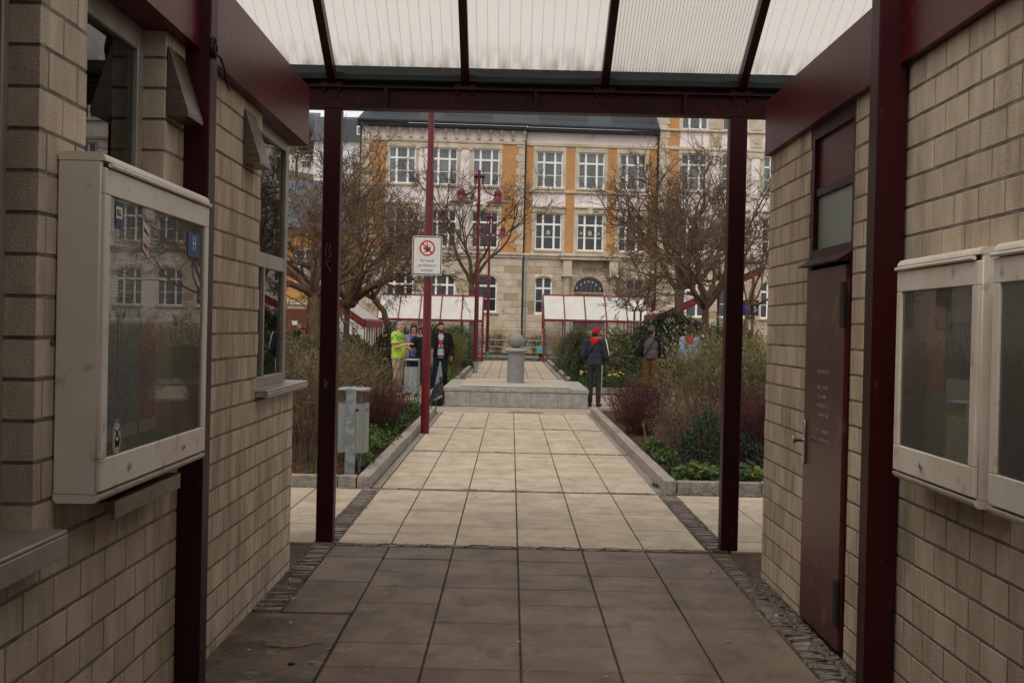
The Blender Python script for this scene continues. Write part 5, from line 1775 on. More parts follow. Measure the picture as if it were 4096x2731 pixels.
# plastered hall with arched windows left of the square, seen only in the glass of the right cases
hallb = thing('plastered_hall', 'pale plastered hall with tall arched windows mirrored in the right display case', 'building', (-19.0, 47.0, 0))
q = MB(); q.box(-7, 7, -13, 13, 0, 9.5); part('wall', q, pm('ivory_plaster', '#cfc3ae', '#bdb09a', 1.2, 0.9), hallb)
q = MB(); q.add([(-7.5, -13.5, 9.5), (7.5, -13.5, 9.5), (7.5, 13.5, 9.5), (-7.5, 13.5, 9.5), (0, -10, 14), (0, 10, 14)], [(0, 1, 4), (1, 2, 5, 4), (2, 3, 5), (3, 0, 4, 5)]); part('roof', q, M_slate, hallb)
for k in range(6):
    yc = -10.5 + 4.2 * k
    for nm, hw, top, x, mt in (('window_surround', 1.05, 5.15, 7.03, M_stone), ('window', 0.8, 5.0, 7.06, M_gl_dn)):
        w = MB()
        pts = [(yc - hw, 2.0), (yc + hw, 2.0)] + [(yc + hw * math.cos(a), top + hw * math.sin(a)) for a in [math.pi * i / 10 for i in range(11)]]
        w.prism(pts, lambda u, v, dd: (dd, u, v), 6.95, x)
        part(nm, w, mt, hallb)

# ---------------------------------------------------------------- bare trees
M_bark = pm('tree_bark', '#6e5a47', '#4e3e30', 6, 0.95, 0.9, 22, 0.1, stretch=(3, 3, 0.5))
M_bark_dk = pm('dark_tree_bark', '#5b4a3c', '#43362b', 6, 0.95, 0.8, 22, 0.1, stretch=(3, 3, 0.5))
M_twig = pm('twig_bark', '#6f5a47', '#554435', 3, 0.95)
M_twig_dk = pm('dark_twig_bark', '#4c3e34', '#3a3029', 3, 0.95)

def rand_perp(rg, d):
    v = Vector((rg.gauss(0, 1), rg.gauss(0, 1), rg.gauss(0, 1)))
    v -= d * v.dot(d)
    return v.normalized() if v.length > 1e-6 else d.orthogonal().normalized()

class Tree:
    def __init__(s, seed, levels, nb, ratio, ang, up, wig, sides, minr, taper=0.55, env=None, side_start=0.35):
        s.rg = random.Random(seed); s.levels = levels; s.nb = nb; s.ratio = ratio; s.ang = ang; s.up = up; s.wig = wig
        s.sides = sides; s.minr = minr; s.taper = taper; s.env = env; s.ss = side_start
        s.limb, s.twig = MB(), MB()
        s.count = 0
    def grow(s, p, d, L, r, lv):
        rg = s.rg
        n = max(2, 5 - lv) if lv < 3 else 2
        if lv >= 2: n = 3
        if lv >= s.levels: n = 2
        pts, rads, dirs = [p.copy()], [r], [d.copy()]
        q = p.copy(); dd = d.copy()
        for k in range(n):
            dd = (dd + rand_perp(rg, dd) * s.wig[min(lv, len(s.wig) - 1)] + Vector((0, 0, s.up[min(lv, len(s.up) - 1)]))).normalized()
            q = q + dd * (L / n)
            pts.append(q.copy()); dirs.append(dd.copy())
            rads.append(max(s.minr, r * (1 - (1 - s.taper) * (k + 1) / n)))
        last = lv >= s.levels
        if last: rads[-1] = s.minr * 0.5
        (s.limb if lv < 3 else s.twig).tube(pts, rads, s.sides[min(lv, len(s.sides) - 1)], 0, cap=False)
        s.count += 1
        if last: return
        if s.env and not s.env(q): 
            lvn = max(lv + 1, s.levels - 1)
        else:
            lvn = lv + 1
        nb = s.nb[min(lv, len(s.nb) - 1)]
        nb = max(1, int(nb + rg.uniform(-0.5, 1.2)))
        for k in range(nb):
            t = 1.0 if k == 0 else rg.uniform(s.ss, 1.0)
            i = t * n; j = min(n - 1, int(i)); f = i - j
            bp_ = pts[j].lerp(pts[j + 1], f); bd_ = dirs[min(n, j + 1)]
            a = s.ang[min(lv, len(s.ang) - 1)] * rg.uniform(0.6, 1.3) * (0.5 if k == 0 else 1.0)
            nd = (bd_ * math.cos(a) + rand_perp(rg, bd_) * math.sin(a)).normalized()
            rr = rads[j] * (0.82 if k == 0 else rg.uniform(0.45, 0.7))
            s.grow(bp_, nd, L * s.ratio[min(lv, len(s.ratio) - 1)] * rg.uniform(0.75, 1.2), max(s.minr, rr), lvn)

def bare_tree(label, base, trunk, r0, r1, limbs, T, group='bare trees in the beds', mats=None, knob=0.0, name='bare_tree'):
    """trunk: list of points relative to base; limbs: list of (dir, length, radius)"""
    t = thing(name, label, 'tree', base, 0, group)
    rg = T.rg
    tm = MB()
    n = len(trunk)
    # subdivide the trunk for an uneven outline
    pts, rads = [], []
    for i in range(n - 1):
        a, c = Vector(trunk[i]), Vector(trunk[i + 1])
        for k in range(5):
            f = k / 5
            u = (i + f) / (n - 1)
            pts.append(a.lerp(c, f) + Vector((rg.uniform(-1, 1), rg.uniform(-1, 1), 0)) * r0 * 0.05)
            rads.append((r0 + (r1 - r0) * u) * rg.uniform(0.95, 1.06) * (1.25 if i == 0 and k == 0 else 1.0))
    pts.append(Vector(trunk[-1])); rads.append(r1)
    tm.tube(pts, rads, 14)
    top = Vector(trunk[-1])
    if knob:
        for k in range(9):
            tm.ell(top + Vector((rg.uniform(-1, 1), rg.uniform(-1, 1), rg.uniform(-1.1, 0.5))) * knob * 0.55, knob * rg.uniform(0.45, 0.75), 9, 6)
    M1, M2 = mats or (M_bark, M_twig)
    part('trunk', tm, M1, t, 180)
    for d, L, r in limbs:
        T.grow(top - Vector((0, 0, 0.05)), Vector(d).normalized(), L, r, 0)
    part('limbs', T.limb, M1, t, 180)
    part('crown', T.twig, M2, t)
    return t

def radial(rg, n, elev, L, r, jit=0.25):
    out = []
    for k in range(n):
        a = 2 * math.pi * (k + rg.uniform(-0.3, 0.3)) / n
        e = R(rg.uniform(*elev))
        out.append(((math.cos(a) * math.cos(e), math.sin(a) * math.cos(e), math.sin(e)), L * rg.uniform(1 - jit, 1 + jit), r * rg.uniform(0.75, 1.15)))
    return out

SIDES = [8, 6, 5, 3, 3, 3]
def std(seed, **k):
    a = dict(levels=4, nb=[4, 4, 4, 4], ratio=[0.72, 0.66, 0.6, 0.55], ang=[0.6, 0.65, 0.7, 0.75], up=[0.06, 0.05, 0.04, 0.02], wig=[0.28, 0.3, 0.32, 0.3], sides=SIDES, minr=0.006)
    a.update(k)
    return Tree(seed, **a)
# the thick trunk left of the near post
T = std(21, levels=5, nb=[4, 4, 5, 4, 4])
bare_tree('thick trunked bare tree nearest the left kiosk window', (-5.45, 35.0, 0.05), [(0, 0, 0), (0.02, 0, 1.2), (0.06, 0, 2.45)], 0.20, 0.15, radial(T.rg, 7, (20, 80), 1.75, 0.10), T)
T = std(22, levels=5, nb=[4, 4, 5, 4, 4])
bare_tree('bare tree with a knobbly burr on its thin trunk', (-4.95, 38.5, 0.05), [(0, 0, 0), (-0.03, 0, 1.2), (0.0, 0, 2.3)], 0.10, 0.085, radial(T.rg, 8, (20, 82), 1.85, 0.09), T, knob=0.22)
T = std(23, levels=5, nb=[4, 4, 4, 4, 4])
bare_tree('leaning bare tree with pale forked trunk behind the left shelter eave', (-4.35, 45.0, 0.05), [(0, 0, 0), (0.05, 0, 1.3), (-0.15, 0, 2.1), (-0.55, 0, 2.6)], 0.13, 0.09, radial(T.rg, 7, (15, 70), 1.75, 0.07), T)
T = std(24, levels=5, nb=[3, 4, 4, 4, 3], up=[0.12, 0.10, 0.06, 0.03], ang=[0.4, 0.5, 0.6, 0.65], ratio=[0.75, 0.7, 0.62, 0.55], minr=0.008)
bare_tree('tall dark bare tree in front of the school windows behind the red lamps', (-2.2, 72.0, 0.0), [(0, 0, 0), (0.0, 0, 2.0), (-0.1, 0, 4.1)], 0.20, 0.15, radial(T.rg, 5, (50, 84), 3.0, 0.10), T, mats=(M_bark_dk, M_twig_dk))
# right side
T = std(25, levels=5, nb=[4, 4, 5, 4, 4], up=[0.08, 0.06, 0.05, 0.02])
bare_tree('bare tree with many upright stems behind the people on the right', (5.5, 36.0, 0.05), [(0, 0, 0), (-0.02, 0, 1.3), (-0.03, 0, 2.35)], 0.12, 0.10, radial(T.rg, 9, (32, 84), 1.85, 0.08), T)
T = std(26, levels=5, nb=[4, 4, 4, 4, 3], up=[0.10, 0.08, 0.05, 0.02], wig=[0.34, 0.36, 0.34, 0.3])
bare_tree('old bare tree with stout burred trunk on the right', (5.95, 45.0, 0.05), [(0, 0, 0), (0.0, 0, 1.6), (-0.06, 0, 3.1)], 0.20, 0.16, radial(T.rg, 6, (40, 85), 1.95, 0.10), T, mats=(M_bark, M_twig_dk))
T = std(27, levels=3, nb=[3, 3, 3], minr=0.008)
bare_tree('slim leaning bare tree at the right edge by the departure board', (8.6, 48.0, 0.05), [(0, 0, 0), (0.1, 0, 1.3), (0.35, 0, 2.7)], 0.10, 0.07, radial(T.rg, 6, (20, 75), 1.9, 0.05), T)
for i, (x, lab) in enumerate(((4.82, 'young round headed tree tied to stakes, left of the pair'), (5.10, 'young round headed tree tied to stakes, right of the pair'))):
    T = std(30 + i, levels=4, nb=[4, 4, 3, 3], ang=[0.4, 0.4, 0.45, 0.5], ratio=[0.75, 0.7, 0.62, 0.55], minr=0.007, up=[0.02] * 4)
    bare_tree(lab, (x, 50.0 + 0.3 * i, 0.05), [(0, 0, 0), (0, 0, 1.2), (0, 0, 2.42)], 0.045, 0.04, radial(T.rg, 8, (20, 80), 0.78, 0.022), T, 'staked young trees')
sk = thing('tree_stakes', 'wooden stakes and rails holding the two young trees', 'stakes', (4.95, 50.0, 0.05))
M_stake = pm('weathered_stake', '#8d7b66', '#6e5e4c', 6, 0.9, stretch=(4, 4, 0.5))
for x, y in ((-0.28, -0.15), (0.0, 0.35), (0.28, -0.15), (0.02, -0.3)):
    q = MB(); q.tube([(x, y, 0), (x, y, 2.02)], 0.045, 10); part('stake', q, M_stake, sk)
for z in (1.78, 1.98):
    q = MB(); q.tube([(-0.36, -0.16, z), (0.62, -0.16, z)], 0.035, 8); part('rail', q, M_stake, sk)

# hillside trees far behind
for i, (x, y, h, lab) in enumerate(((-35.2, 228.0, 11.0, 'brown bare tree on the hill top left of the near post'), (-31.0, 236.0, 9.0, 'faint bare tree on the hill skyline behind the white house'), (-41.0, 240.0, 9.5, 'bare tree on the hill in front of the cream house'))):
    T = std(50 + i, levels=4, nb=[4, 5, 5, 4], minr=0.035, ratio=[0.7, 0.66, 0.6, 0.55])
    bare_tree(lab, (x, y, hill_z(x, y) - 0.5), [(0, 0, 0), (0, 0, h * 0.2), (0, 0, h * 0.38)], 0.28, 0.2, radial(T.rg, 6, (25, 80), h * 0.30, 0.13), T, 'trees on the hill')
wd = MB()
hr = random.Random(77)
for i in range(260):
    x = hr.uniform(-150, 40); y = hr.uniform(135, 330)
    if -36 < x < -18 and 190 < y < 216: continue
    z = hill_z(x, y); h = hr.uniform(4, 9)
    for k in range(70):
        u = Vector((hr.gauss(0, 1), hr.gauss(0, 1), hr.gauss(0, 1))).normalized() * hr.random() ** 0.4
        p = Vector((x, y, z + h * 0.55)) + Vector((u.x * h * 0.42, u.y * h * 0.42, u.z * h * 0.5))
        d = (u + Vector((0, 0, 0.7))).normalized() * hr.uniform(0.5, 1.3)
        w = rand_perp(hr, d) * 0.10
        wd.add([p - w, p + w, p + d], [(0, 1, 2)])
    wd.tube([(x, y, z - 0.3), (x, y, z + h * 0.6)], [0.2, 0.1], 4)
single('hillside_wood', wd, pm('far_twigs', '#63564a', '#4d443b', 0.05, 0.95), 'brown leafless wood covering the hillside', 'wood', kind='stuff')

# ---------------------------------------------------------------- shrubs and plants
M_lf = {
 'fresh': pm('fresh_leaf', '#7b8148', '#5f6a37', 2.0, 0.6, trans=0.3),
 'olive': pm('olive_leaf', '#625a38', '#4e482c', 2.0, 0.6, trans=0.25),
 'green': pm('garden_leaf', '#425f29', '#324d1f', 3.0, 0.55, trans=0.3),
 'dark': pm('evergreen_leaf', '#2f3d22', '#1f2b18', 3.0, 0.5, trans=0.1),
 'blue': pm('bluish_evergreen_leaf', '#303f2c', '#212e20', 3.0, 0.4, trans=0.1),
 'red': pm('barberry_leaf', '#54241f', '#3a1714', 3.0, 0.6, trans=0.2),
 'rhodo': pm('rhododendron_leaf', '#5a6338', '#45512c', 2.0, 0.45, trans=0.15),
 'yellow': pm('forsythia_flower', '#d9a821', '#c9921a', 4.0, 0.6, trans=0.3),
 'lime': pm('yellow_green_leaf', '#7c8338', '#636d2c', 2.5, 0.6, trans=0.3),
 'dry': pm('dry_leaf', '#7a5f45', '#5e4733', 3.0, 0.8, trans=0.2),
}
M_stem = {
 'brown': pm('brown_stem', '#66513d', '#4b3a2a', 3, 0.9),
 'tan': pm('tan_stem', '#83705a', '#604d39', 3, 0.9),
 'redbrown': pm('red_brown_stem', '#5a3730', '#43282a', 3, 0.9),
 'dark': pm('dark_stem', '#3a2e24', '#2a211a', 3, 0.9),
}
def leaf(mb, p, d, nrm, l, w, m=0, fold=0.15):
    side = d.cross(nrm)
    if side.length < 1e-6: side = d.orthogonal()
    side.normalize()
    up = side.cross(d).normalized()
    a = p; b = p + d * l * 0.45 + side * w + up * fold * w; c = p + d * l; e = p + d * l * 0.45 - side * w + up * fold * w
    mid = p + d * l * 0.5
    mb.add([a, b, c, e], [(0, 1, 2, 3)], m)

def shrub(name, label, cat, loc, rx, ry, h, stems, twigs, stem_m, leaf_sets, seed, spread=0.5, stem_r=0.006, base_r=0.35, wig=0.12, group=None, zmin_leaf=0.35, arch=0.0, top_fn=None):
    """stems rise from the base; leaf_sets: list of (material key, leaves per stem end, length, width, low fraction)"""
    rg = random.Random(seed)
    t = thing(name, label, cat, loc, 0, group)
    st = MB()
    lf = MB()
    tips = []
    for k in range(stems):
        a = rg.uniform(0, 2 * math.pi); rr = math.sqrt(rg.random())
        bx, by = math.cos(a) * rr * rx * base_r, math.sin(a) * rr * ry * base_r
        ex, ey = math.cos(a) * rr * rx, math.sin(a) * rr * ry
        hh = h * rg.uniform(0.72, 1.04) * (1 - 0.22 * rr * rr)
        p0 = Vector((bx, by, 0)); p3 = Vector((ex + rg.gauss(0, wig) * rx, ey + rg.gauss(0, wig) * ry, hh))
        pts = []
        for i in range(5):
            f = i / 4
            q = p0.lerp(p3, f); 
            q.x = bx + (p3.x - bx) * f ** (1 + spread); q.y = by + (p3.y - by) * f ** (1 + spread)
            q += Vector((rg.gauss(0, 1), rg.gauss(0, 1), 0)) * wig * 0.10 * h * (f if i < 4 else 1)
            if arch: q.z -= arch * h * f ** 3
            pts.append(q)
        st.tube(pts, [stem_r, stem_r * 0.85, stem_r * 0.7, stem_r * 0.5, stem_r * 0.25], 3, 0, False)
        for j in range(twigs):
            f = rg.uniform(0.25, 1.0); i = min(3, int(f * 4)); q = pts[i].lerp(pts[i + 1], f * 4 - i)
            d = (pts[i + 1] - pts[i]).normalized()
            nd = (d + rand_perp(rg, d) * rg.uniform(0.5, 1.1)).normalized()
            L = h * rg.uniform(0.08, 0.22)
            e = q + nd * L + Vector((rg.gauss(0, 1), rg.gauss(0, 1), rg.gauss(0, 1))) * L * 0.12
            st.tube([q, q.lerp(e, 0.5) + rand_perp(rg, nd) * L * 0.06, e], [stem_r * 0.5, stem_r * 0.4, stem_r * 0.15], 3, 0, False)
            tips.append((q, e, nd))
        tips.append((pts[3], pts[4], (pts[4] - pts[3]).normalized()))
    for mi, (key, npt, ll, lw, zlo) in enumerate(leaf_sets):
        for (q, e, d) in tips:
            if e.z < zlo * h and rg.random() < 0.9: continue
            cnt = int(npt) + (1 if rg.random() < npt - int(npt) else 0)
            for c in range(cnt):
                f = rg.uniform(0.15, 1.0)
                p = q.lerp(e, f)
                ld = (d * 0.6 + rand_perp(rg, d) * rg.uniform(0.5, 1.2) + Vector((0, 0, rg.uniform(-0.1, 0.35)))).normalized()
                s_ = rg.uniform(0.6, 1.25)
                leaf(lf, p, ld, Vector((rg.gauss(0, 0.5), rg.gauss(0, 0.5), 1)), ll * s_, lw * s_, mi)
    part('stems', st, M_stem[stem_m], t)
    if lf.v: part('foliage', lf, [M_lf[k[0]] for k in leaf_sets], t)
    return t

def mound(name, label, cat, loc, r, key, n, ll, lw, seed, stem_m='dark', group=None, lump=0.18, drop=0.0, key2=None, cluster=6, cone=0.0):
    """dense evergreen: leaf clusters spread over and through a lumpy dome, on dark inner stems"""
    rg = random.Random(seed)
    t = thing(name, label, cat, loc, 0, group)
    st, lf = MB(), MB()
    rx, ry, rz = r
    lumps = [(Vector((rg.gauss(0, 1), rg.gauss(0, 1), rg.uniform(0, 1))).normalized(), rg.uniform(0.6, 1.0)) for _ in range(9)]
    def rad(u):
        k = 1.0 + lump * (max(max(0, u.dot(l[0])) ** 10 * l[1] for l in lumps) - 0.45)
        if cone: k *= 1 - cone * max(0.0, u.z) * 0.2
        return k
    for k in range(26):
        a = rg.uniform(0, 6.28); e = rg.uniform(0.3, 1.4)
        u = Vector((math.cos(a) * math.cos(e), math.sin(a) * math.cos(e), math.sin(e)))
        p = Vector((u.x * rx * 0.85, u.y * ry * 0.85, u.z * rz * 0.85))
        st.tube([(p.x * 0.1, p.y * 0.1, 0), (p.x * 0.55, p.y * 0.55, p.z * 0.45), tuple(p)], [0.014, 0.01, 0.004], 4, 0, False)
    for k in range(n // cluster):
        while True:
            u = Vector((rg.gauss(0, 1), rg.gauss(0, 1), rg.gauss(0, 1)))
            u.normalize()
            if u.z > -0.25: break
        d_ = rad(u) * (1 - abs(rg.gauss(0, 0.11)))
        if cone:
            zz = max(0.0, u.z); c_ = (1 - cone * zz)
            p0 = Vector((u.x * rx * d_ * c_, u.y * ry * d_ * c_, max(0.03, u.z * rz * d_)))
        else:
            p0 = Vector((u.x * rx * d_, u.y * ry * d_, max(0.03, u.z * rz * d_)))
        for c in range(cluster):
            p = p0 + Vector((rg.gauss(0, 1), rg.gauss(0, 1), rg.gauss(0, 1))) * ll * 0.8
            ld = (u * 0.8 + Vector((rg.gauss(0, 0.6), rg.gauss(0, 0.6), rg.gauss(0, 0.5) + 0.15 - drop))).normalized()
            s_ = rg.uniform(0.6, 1.25)
            leaf(lf, p, ld, Vector((u.x + rg.gauss(0, 0.5), u.y + rg.gauss(0, 0.5), u.z + 0.5)), ll * s_, lw * s_, 1 if key2 and rg.random() < 0.35 else 0)
    part('stems', st, M_stem[stem_m], t)
    part('foliage', lf, [M_lf[key], M_lf[key2]] if key2 else M_lf[key], t)
    return t

TW = [('olive', 1.3, 0.045, 0.013, 0.55), ('fresh', 0.4, 0.04, 0.011, 0.75), ('dry', 0.9, 0.026, 0.008, 0.05)]
# ---- left front bed
LB = 'twiggy shrubs in the left bed'
for i, (x, y, rx, ry, h, lab) in enumerate((
        (-2.45, 15.1, 0.55, 0.6, 1.25, 'brown twiggy shrub directly behind the near litter bin'),
        (-3.35, 15.6, 0.7, 0.7, 1.45, 'brown twiggy shrub right beside the kiosk corner window'),
        (-2.35, 16.9, 0.65, 0.7, 1.35, 'brown twiggy shrub behind the maroon post, second row'),
        (-3.3, 18.2, 0.8, 0.8, 1.5, 'olive leaved twiggy shrub below the thick tree trunk'),
        (-2.45, 19.3, 0.7, 0.8, 1.35, 'olive leaved twiggy shrub left of the dark red barberry'),
        (-4.6, 19.8, 0.8, 0.9, 1.55, 'twiggy shrub with fresh leaves at the far left of the bed'),
        (-3.2, 21.8, 0.8, 0.8, 1.5, 'dense olive shrub in the back of the left bed'),
        (-4.7, 23.4, 0.9, 0.9, 1.6, 'tall olive shrub at the back left corner of the left bed'))):
    shrub('twiggy_shrub', lab, 'shrub', (x, y, 0.06), rx, ry, h, 135, 8, 'brown' if i % 2 else 'tan', TW, 100 + i, 0.5, 0.0055, 0.42, 0.14, LB)
shrub('bare_branched_shrub', 'open shrub of bare cut branches in front of the lime shirted man', 'shrub', (-2.35, 22.8, 0.06), 0.5, 0.5, 1.05, 14, 6, 'brown', [('fresh', 0.5, 0.04, 0.014, 0.2)], 131, 0.6, 0.014, 0.2, 0.2)
shrub('barberry', 'dark red barberry shrub beside the red lamp post, left bed', 'shrub', (-1.98, 19.0, 0.06), 0.46, 0.85, 0.74, 190, 9, 'redbrown', [('red', 4.0, 0.018, 0.007, 0.0)], 140, 0.4, 0.004, 0.5, 0.14, 'dark red barberries')
shrub('barberry', 'wispy dark red barberry reaching over the second litter bin', 'shrub', (-2.02, 21.6, 0.06), 0.42, 0.7, 0.80, 90, 8, 'redbrown', [('red', 2.0, 0.017, 0.007, 0.0)], 141, 0.7, 0.004, 0.4, 0.2, 'dark red barberries')
LOWS = [('green', 3.0, 0.05, 0.022, 0.0), ('fresh', 1.0, 0.045, 0.02, 0.1)]
for i, (x, y, rx, ry, h, lab) in enumerate((
        (-1.80, 15.0, 0.24, 0.55, 0.42, 'bright green leafy perennial beside the near litter bin'),
        (-1.78, 16.6, 0.22, 0.7, 0.24, 'low green ground cover along the left kerb before the barberry'),
        (-1.72, 19.3, 0.16, 1.1, 0.20, 'low ivy strip between the barberry and the left kerb'),
        (-1.75, 22.0, 0.20, 1.3, 0.26, 'green ground cover behind the red lamp post'),
        (-2.5, 20.6, 0.5, 0.5, 0.62, 'fresh green foliage above the barberry in the left bed'))):
    shrub('ground_cover', lab, 'plant', (x, y, 0.06), rx, ry, h, 60 if i < 4 else 80, 5, 'brown', LOWS if i != 3 else [('green', 3, 0.04, 0.02, 0), ('olive', 1.5, 0.04, 0.018, 0)], 150 + i, 0.4, 0.003, 0.7, 0.2)
def daffodils(label, x, y, n, h, seed, flowers=4, spread=0.15, z=0.06):
    rg = random.Random(seed)
    t = thing('daffodils', label, 'daffodils', (x, y, z), 0, 'daffodil clumps')
    lv = MB(); fl = MB()
    for k in range(n):
        bx, by = rg.gauss(0, spread), rg.gauss(0, spread)
        a = rg.uniform(0, 6.28); hh = h * rg.uniform(0.6, 1.1); out = hh * rg.uniform(0.05, 0.35)
        w = 0.008; ca, sa = math.cos(a), math.sin(a)
        pts = [(bx, by, 0), (bx + ca * out * 0.3, by + sa * out * 0.3, hh * 0.6), (bx + ca * out, by + sa * out, hh)]
        for i in range(2):
            p, q = pts[i], pts[i + 1]; w2 = w if i == 0 else 0.002
            lv.quad((p[0] - sa * w, p[1] + ca * w, p[2]), (p[0] + sa * w, p[1] - ca * w, p[2]), (q[0] + sa * w2, q[1] - ca * w2, q[2]), (q[0] - sa * w2, q[1] + ca * w2, q[2]))
    heads = []
    for k in range(flowers):
        fl = MB()
        bx, by = rg.gauss(0, spread), rg.gauss(0, spread); hh = h * rg.uniform(0.9, 1.15)
        lv.tube([(bx, by, 0), (bx, by, hh)], 0.004, 4)
        for p in range(6):
            a = 2 * math.pi * p / 6
            fl.add([(bx, by - 0.012, hh), (bx + 0.022 * math.cos(a - 0.35), by - 0.015, hh + 0.022 * math.sin(a - 0.35)), (bx + 0.034 * math.cos(a), by - 0.008, hh + 0.034 * math.sin(a)), (bx + 0.022 * math.cos(a + 0.35), by - 0.015, hh + 0.022 * math.sin(a + 0.35))], [(0, 1, 2, 3)])
        fl.tube([(bx, by - 0.012, hh), (bx, by - 0.045, hh)], [0.012, 0.018], 8)
        heads.append(fl)
    part('leaves', lv, M_lf['green'], t)
    for fl in heads: part('flower', fl, MATS.get('daffodil_yellow') or pm('daffodil_yellow', '#d8d08a', '#d0a63a', 30, 0.6, trans=0.2), t)
daffodils('two small daffodil shoots in bare mulch left of the maroon post', -2.03, 13.72, 14, 0.17, 161, 1, 0.04)
daffodils('daffodil leaves at the far end of the left bed before the backpack', -1.80, 24.0, 60, 0.34, 162, 0, 0.16)
# ---- right front bed
RBG = 'twiggy shrubs in the right bed'
TR = [('fresh', 2.0, 0.052, 0.017, 0.58), ('olive', 0.6, 0.04, 0.012, 0.35), ('dry', 0.6, 0.026, 0.008, 0.0)]
for i, (x, y, rx, ry, h, lab) in enumerate((
        (2.75, 17.6, 0.75, 0.8, 1.64, 'tall shrub of pale stems with fresh green leaf tufts left of the right post'),
        (3.75, 17.2, 0.8, 0.8, 1.52, 'shrub of arching stems with small leaves between right post and kiosk'),
        (3.3, 19.6, 0.85, 0.8, 1.82, 'green budding shrub in front of the person with the red hood'),
        (4.8, 20.0, 0.9, 0.9, 1.5, 'budding shrub at the far right behind the kiosk corner'),
        (4.3, 23.0, 0.9, 0.9, 1.5, 'budding shrub at the back right of the right bed'))):
    shrub('budding_shrub', lab, 'shrub', (x, y, 0.06), rx, ry, h, 135, 7, 'tan' if i % 2 == 0 else 'brown', TR, 200 + i, 0.5, 0.007, 0.42, 0.13, RBG)
shrub('feathery_shrub', 'brown olive feathery shrub below the man in the camouflage cap', 'shrub', (2.75, 22.9, 0.06), 0.6, 0.6, 0.95, 130, 9, 'brown', [('olive', 2.4, 0.024, 0.007, 0.2), ('dry', 1.2, 0.02, 0.006, 0.0)], 210, 0.5, 0.004, 0.4, 0.15)
shrub('twiggy_shrub', 'low brown twiggy shrub behind the bluish evergreen, right bed', 'shrub', (2.35, 16.2, 0.06), 0.6, 0.8, 0.85, 150, 8, 'brown', [('dry', 2.4, 0.026, 0.008, 0.1), ('olive', 0.6, 0.03, 0.01, 0.4)], 211, 0.5, 0.004, 0.5, 0.15)
for i, (x, y, rx, ry, h, lab) in enumerate((
        (2.05, 20.0, 0.40, 0.8, 0.66, 'dark red barberry shrub along the right kerb, nearer half'),
        (2.15, 22.4, 0.52, 0.9, 0.80, 'dark red barberry shrub beside the red capped man, farther half'),
        (2.85, 14.6, 0.3, 0.4, 0.95, 'dark red barberry between right post and kiosk wall'))):
    shrub('barberry', lab, 'shrub', (x, y, 0.06), rx, ry, h, 190, 9, 'redbrown', [('red', 3.6, 0.018, 0.007, 0.0)], 220 + i, 0.4, 0.004, 0.5, 0.14, 'dark red barberries')
mound('evergreen_shrub', 'bluish dark evergreen shrub behind the right kerb corner', 'shrub', (2.22, 14.55, 0.06), (0.36, 0.42, 0.70), 'blue', 9500, 0.024, 0.008, 230, lump=0.6, cluster=9)
mound('evergreen_shrub', 'small bluish evergreen beside the right kiosk corner', 'shrub', (2.62, 14.35, 0.06), (0.26, 0.3, 0.62), 'blue', 5000, 0.024, 0.008, 231, lump=0.6, cluster=9)
def cranesbill(label, x, y, rx, ry, n, seed):
    rg = random.Random(seed)
    t = thing('cranesbill', label, 'plant', (x, y, 0.06), 0, 'cranesbill ground cover')
    st, lf = MB(), MB()
    for k in range(n):
        a = rg.uniform(0, 6.28); rr = math.sqrt(rg.random())
        px, py, h = math.cos(a) * rr * rx, math.sin(a) * rr * ry, rg.uniform(0.05, 0.24) * (1.1 - 0.5 * rr)
        st.tube([(px * 0.7, py * 0.7, 0), (px, py, h)], 0.002, 3, 0, False)
        nrm = Vector((rg.gauss(0, 0.35), rg.gauss(0, 0.35) - 0.3, 1)).normalized()
        e1 = nrm.orthogonal().normalized(); e2 = nrm.cross(e1)
        R0 = rg.uniform(0.026, 0.05); a0 = rg.uniform(0, 6.28)
        c = Vector((px, py, h)); vs = [c]
        for j in range(15):
            w = a0 + 2 * math.pi * j / 15 * 0.92
            q = R0 * (1.0 if j % 3 == 1 else 0.55 if j % 3 == 0 else 0.8)
            vs.append(c + e1 * q * math.cos(w) + e2 * q * math.sin(w) + nrm * 0.006 * math.sin(j * 2.1))
        lf.add(vs, [(0, j, j + 1) for j in range(1, 15)], 1 if rg.random() < 0.25 else 0)
    part('stems', st, M_stem['brown'], t)
    part('leaves', lf, [M_lf['green'], M_lf['lime']], t)
cranesbill('broad leaved green cranesbill at the right kerb, left of the post', 2.08, 13.72, 0.30, 0.26, 260, 240)
cranesbill('broad leaved green cranesbill between the right post and the kiosk', 2.56, 13.72, 0.22, 0.22, 130, 241)
cranesbill('lobed green leaves spilling over the left kerb by the bin', -1.66, 14.35, 0.13, 0.38, 110, 242)
shrub('ground_cover', 'low green weeds inside the right kerb before the barberry', 'plant', (1.92, 16.4, 0.06), 0.14, 1.2, 0.16, 60, 4, 'brown', LOWS, 245, 0.4, 0.003, 0.7, 0.2)
cs = MB()
for x, y, dx, h in ((1.93, 17.9, -0.04, 0.34), (1.98, 17.95, -0.10, 0.30), (2.04, 17.8, 0.03, 0.22)):
    cs.tube([(x, y, 0.06), (x + dx, y, 0.06 + h)], 0.011, 8)
single('cut_branches', cs, M_stem['tan'], 'pale cut branch stubs at the foot of the right barberry', 'branches')
tf = MB()
tr_ = random.Random(3)
for k in range(60):
    a = tr_.uniform(0, 6.28); l = tr_.uniform(0.02, 0.06)
    p = Vector((1.60 + tr_.gauss(0, 0.02), 13.75 + tr_.gauss(0, 0.10), 0.0))
    leaf(tf, p, Vector((math.cos(a) * 0.5, math.sin(a) * 0.5, 0.8)).normalized(), Vector((0, 0, 1)), l, 0.006)
single('weed_tuft', tf, M_lf['green'], 'small green weed tuft in the right gutter', 'weed', kind='stuff')
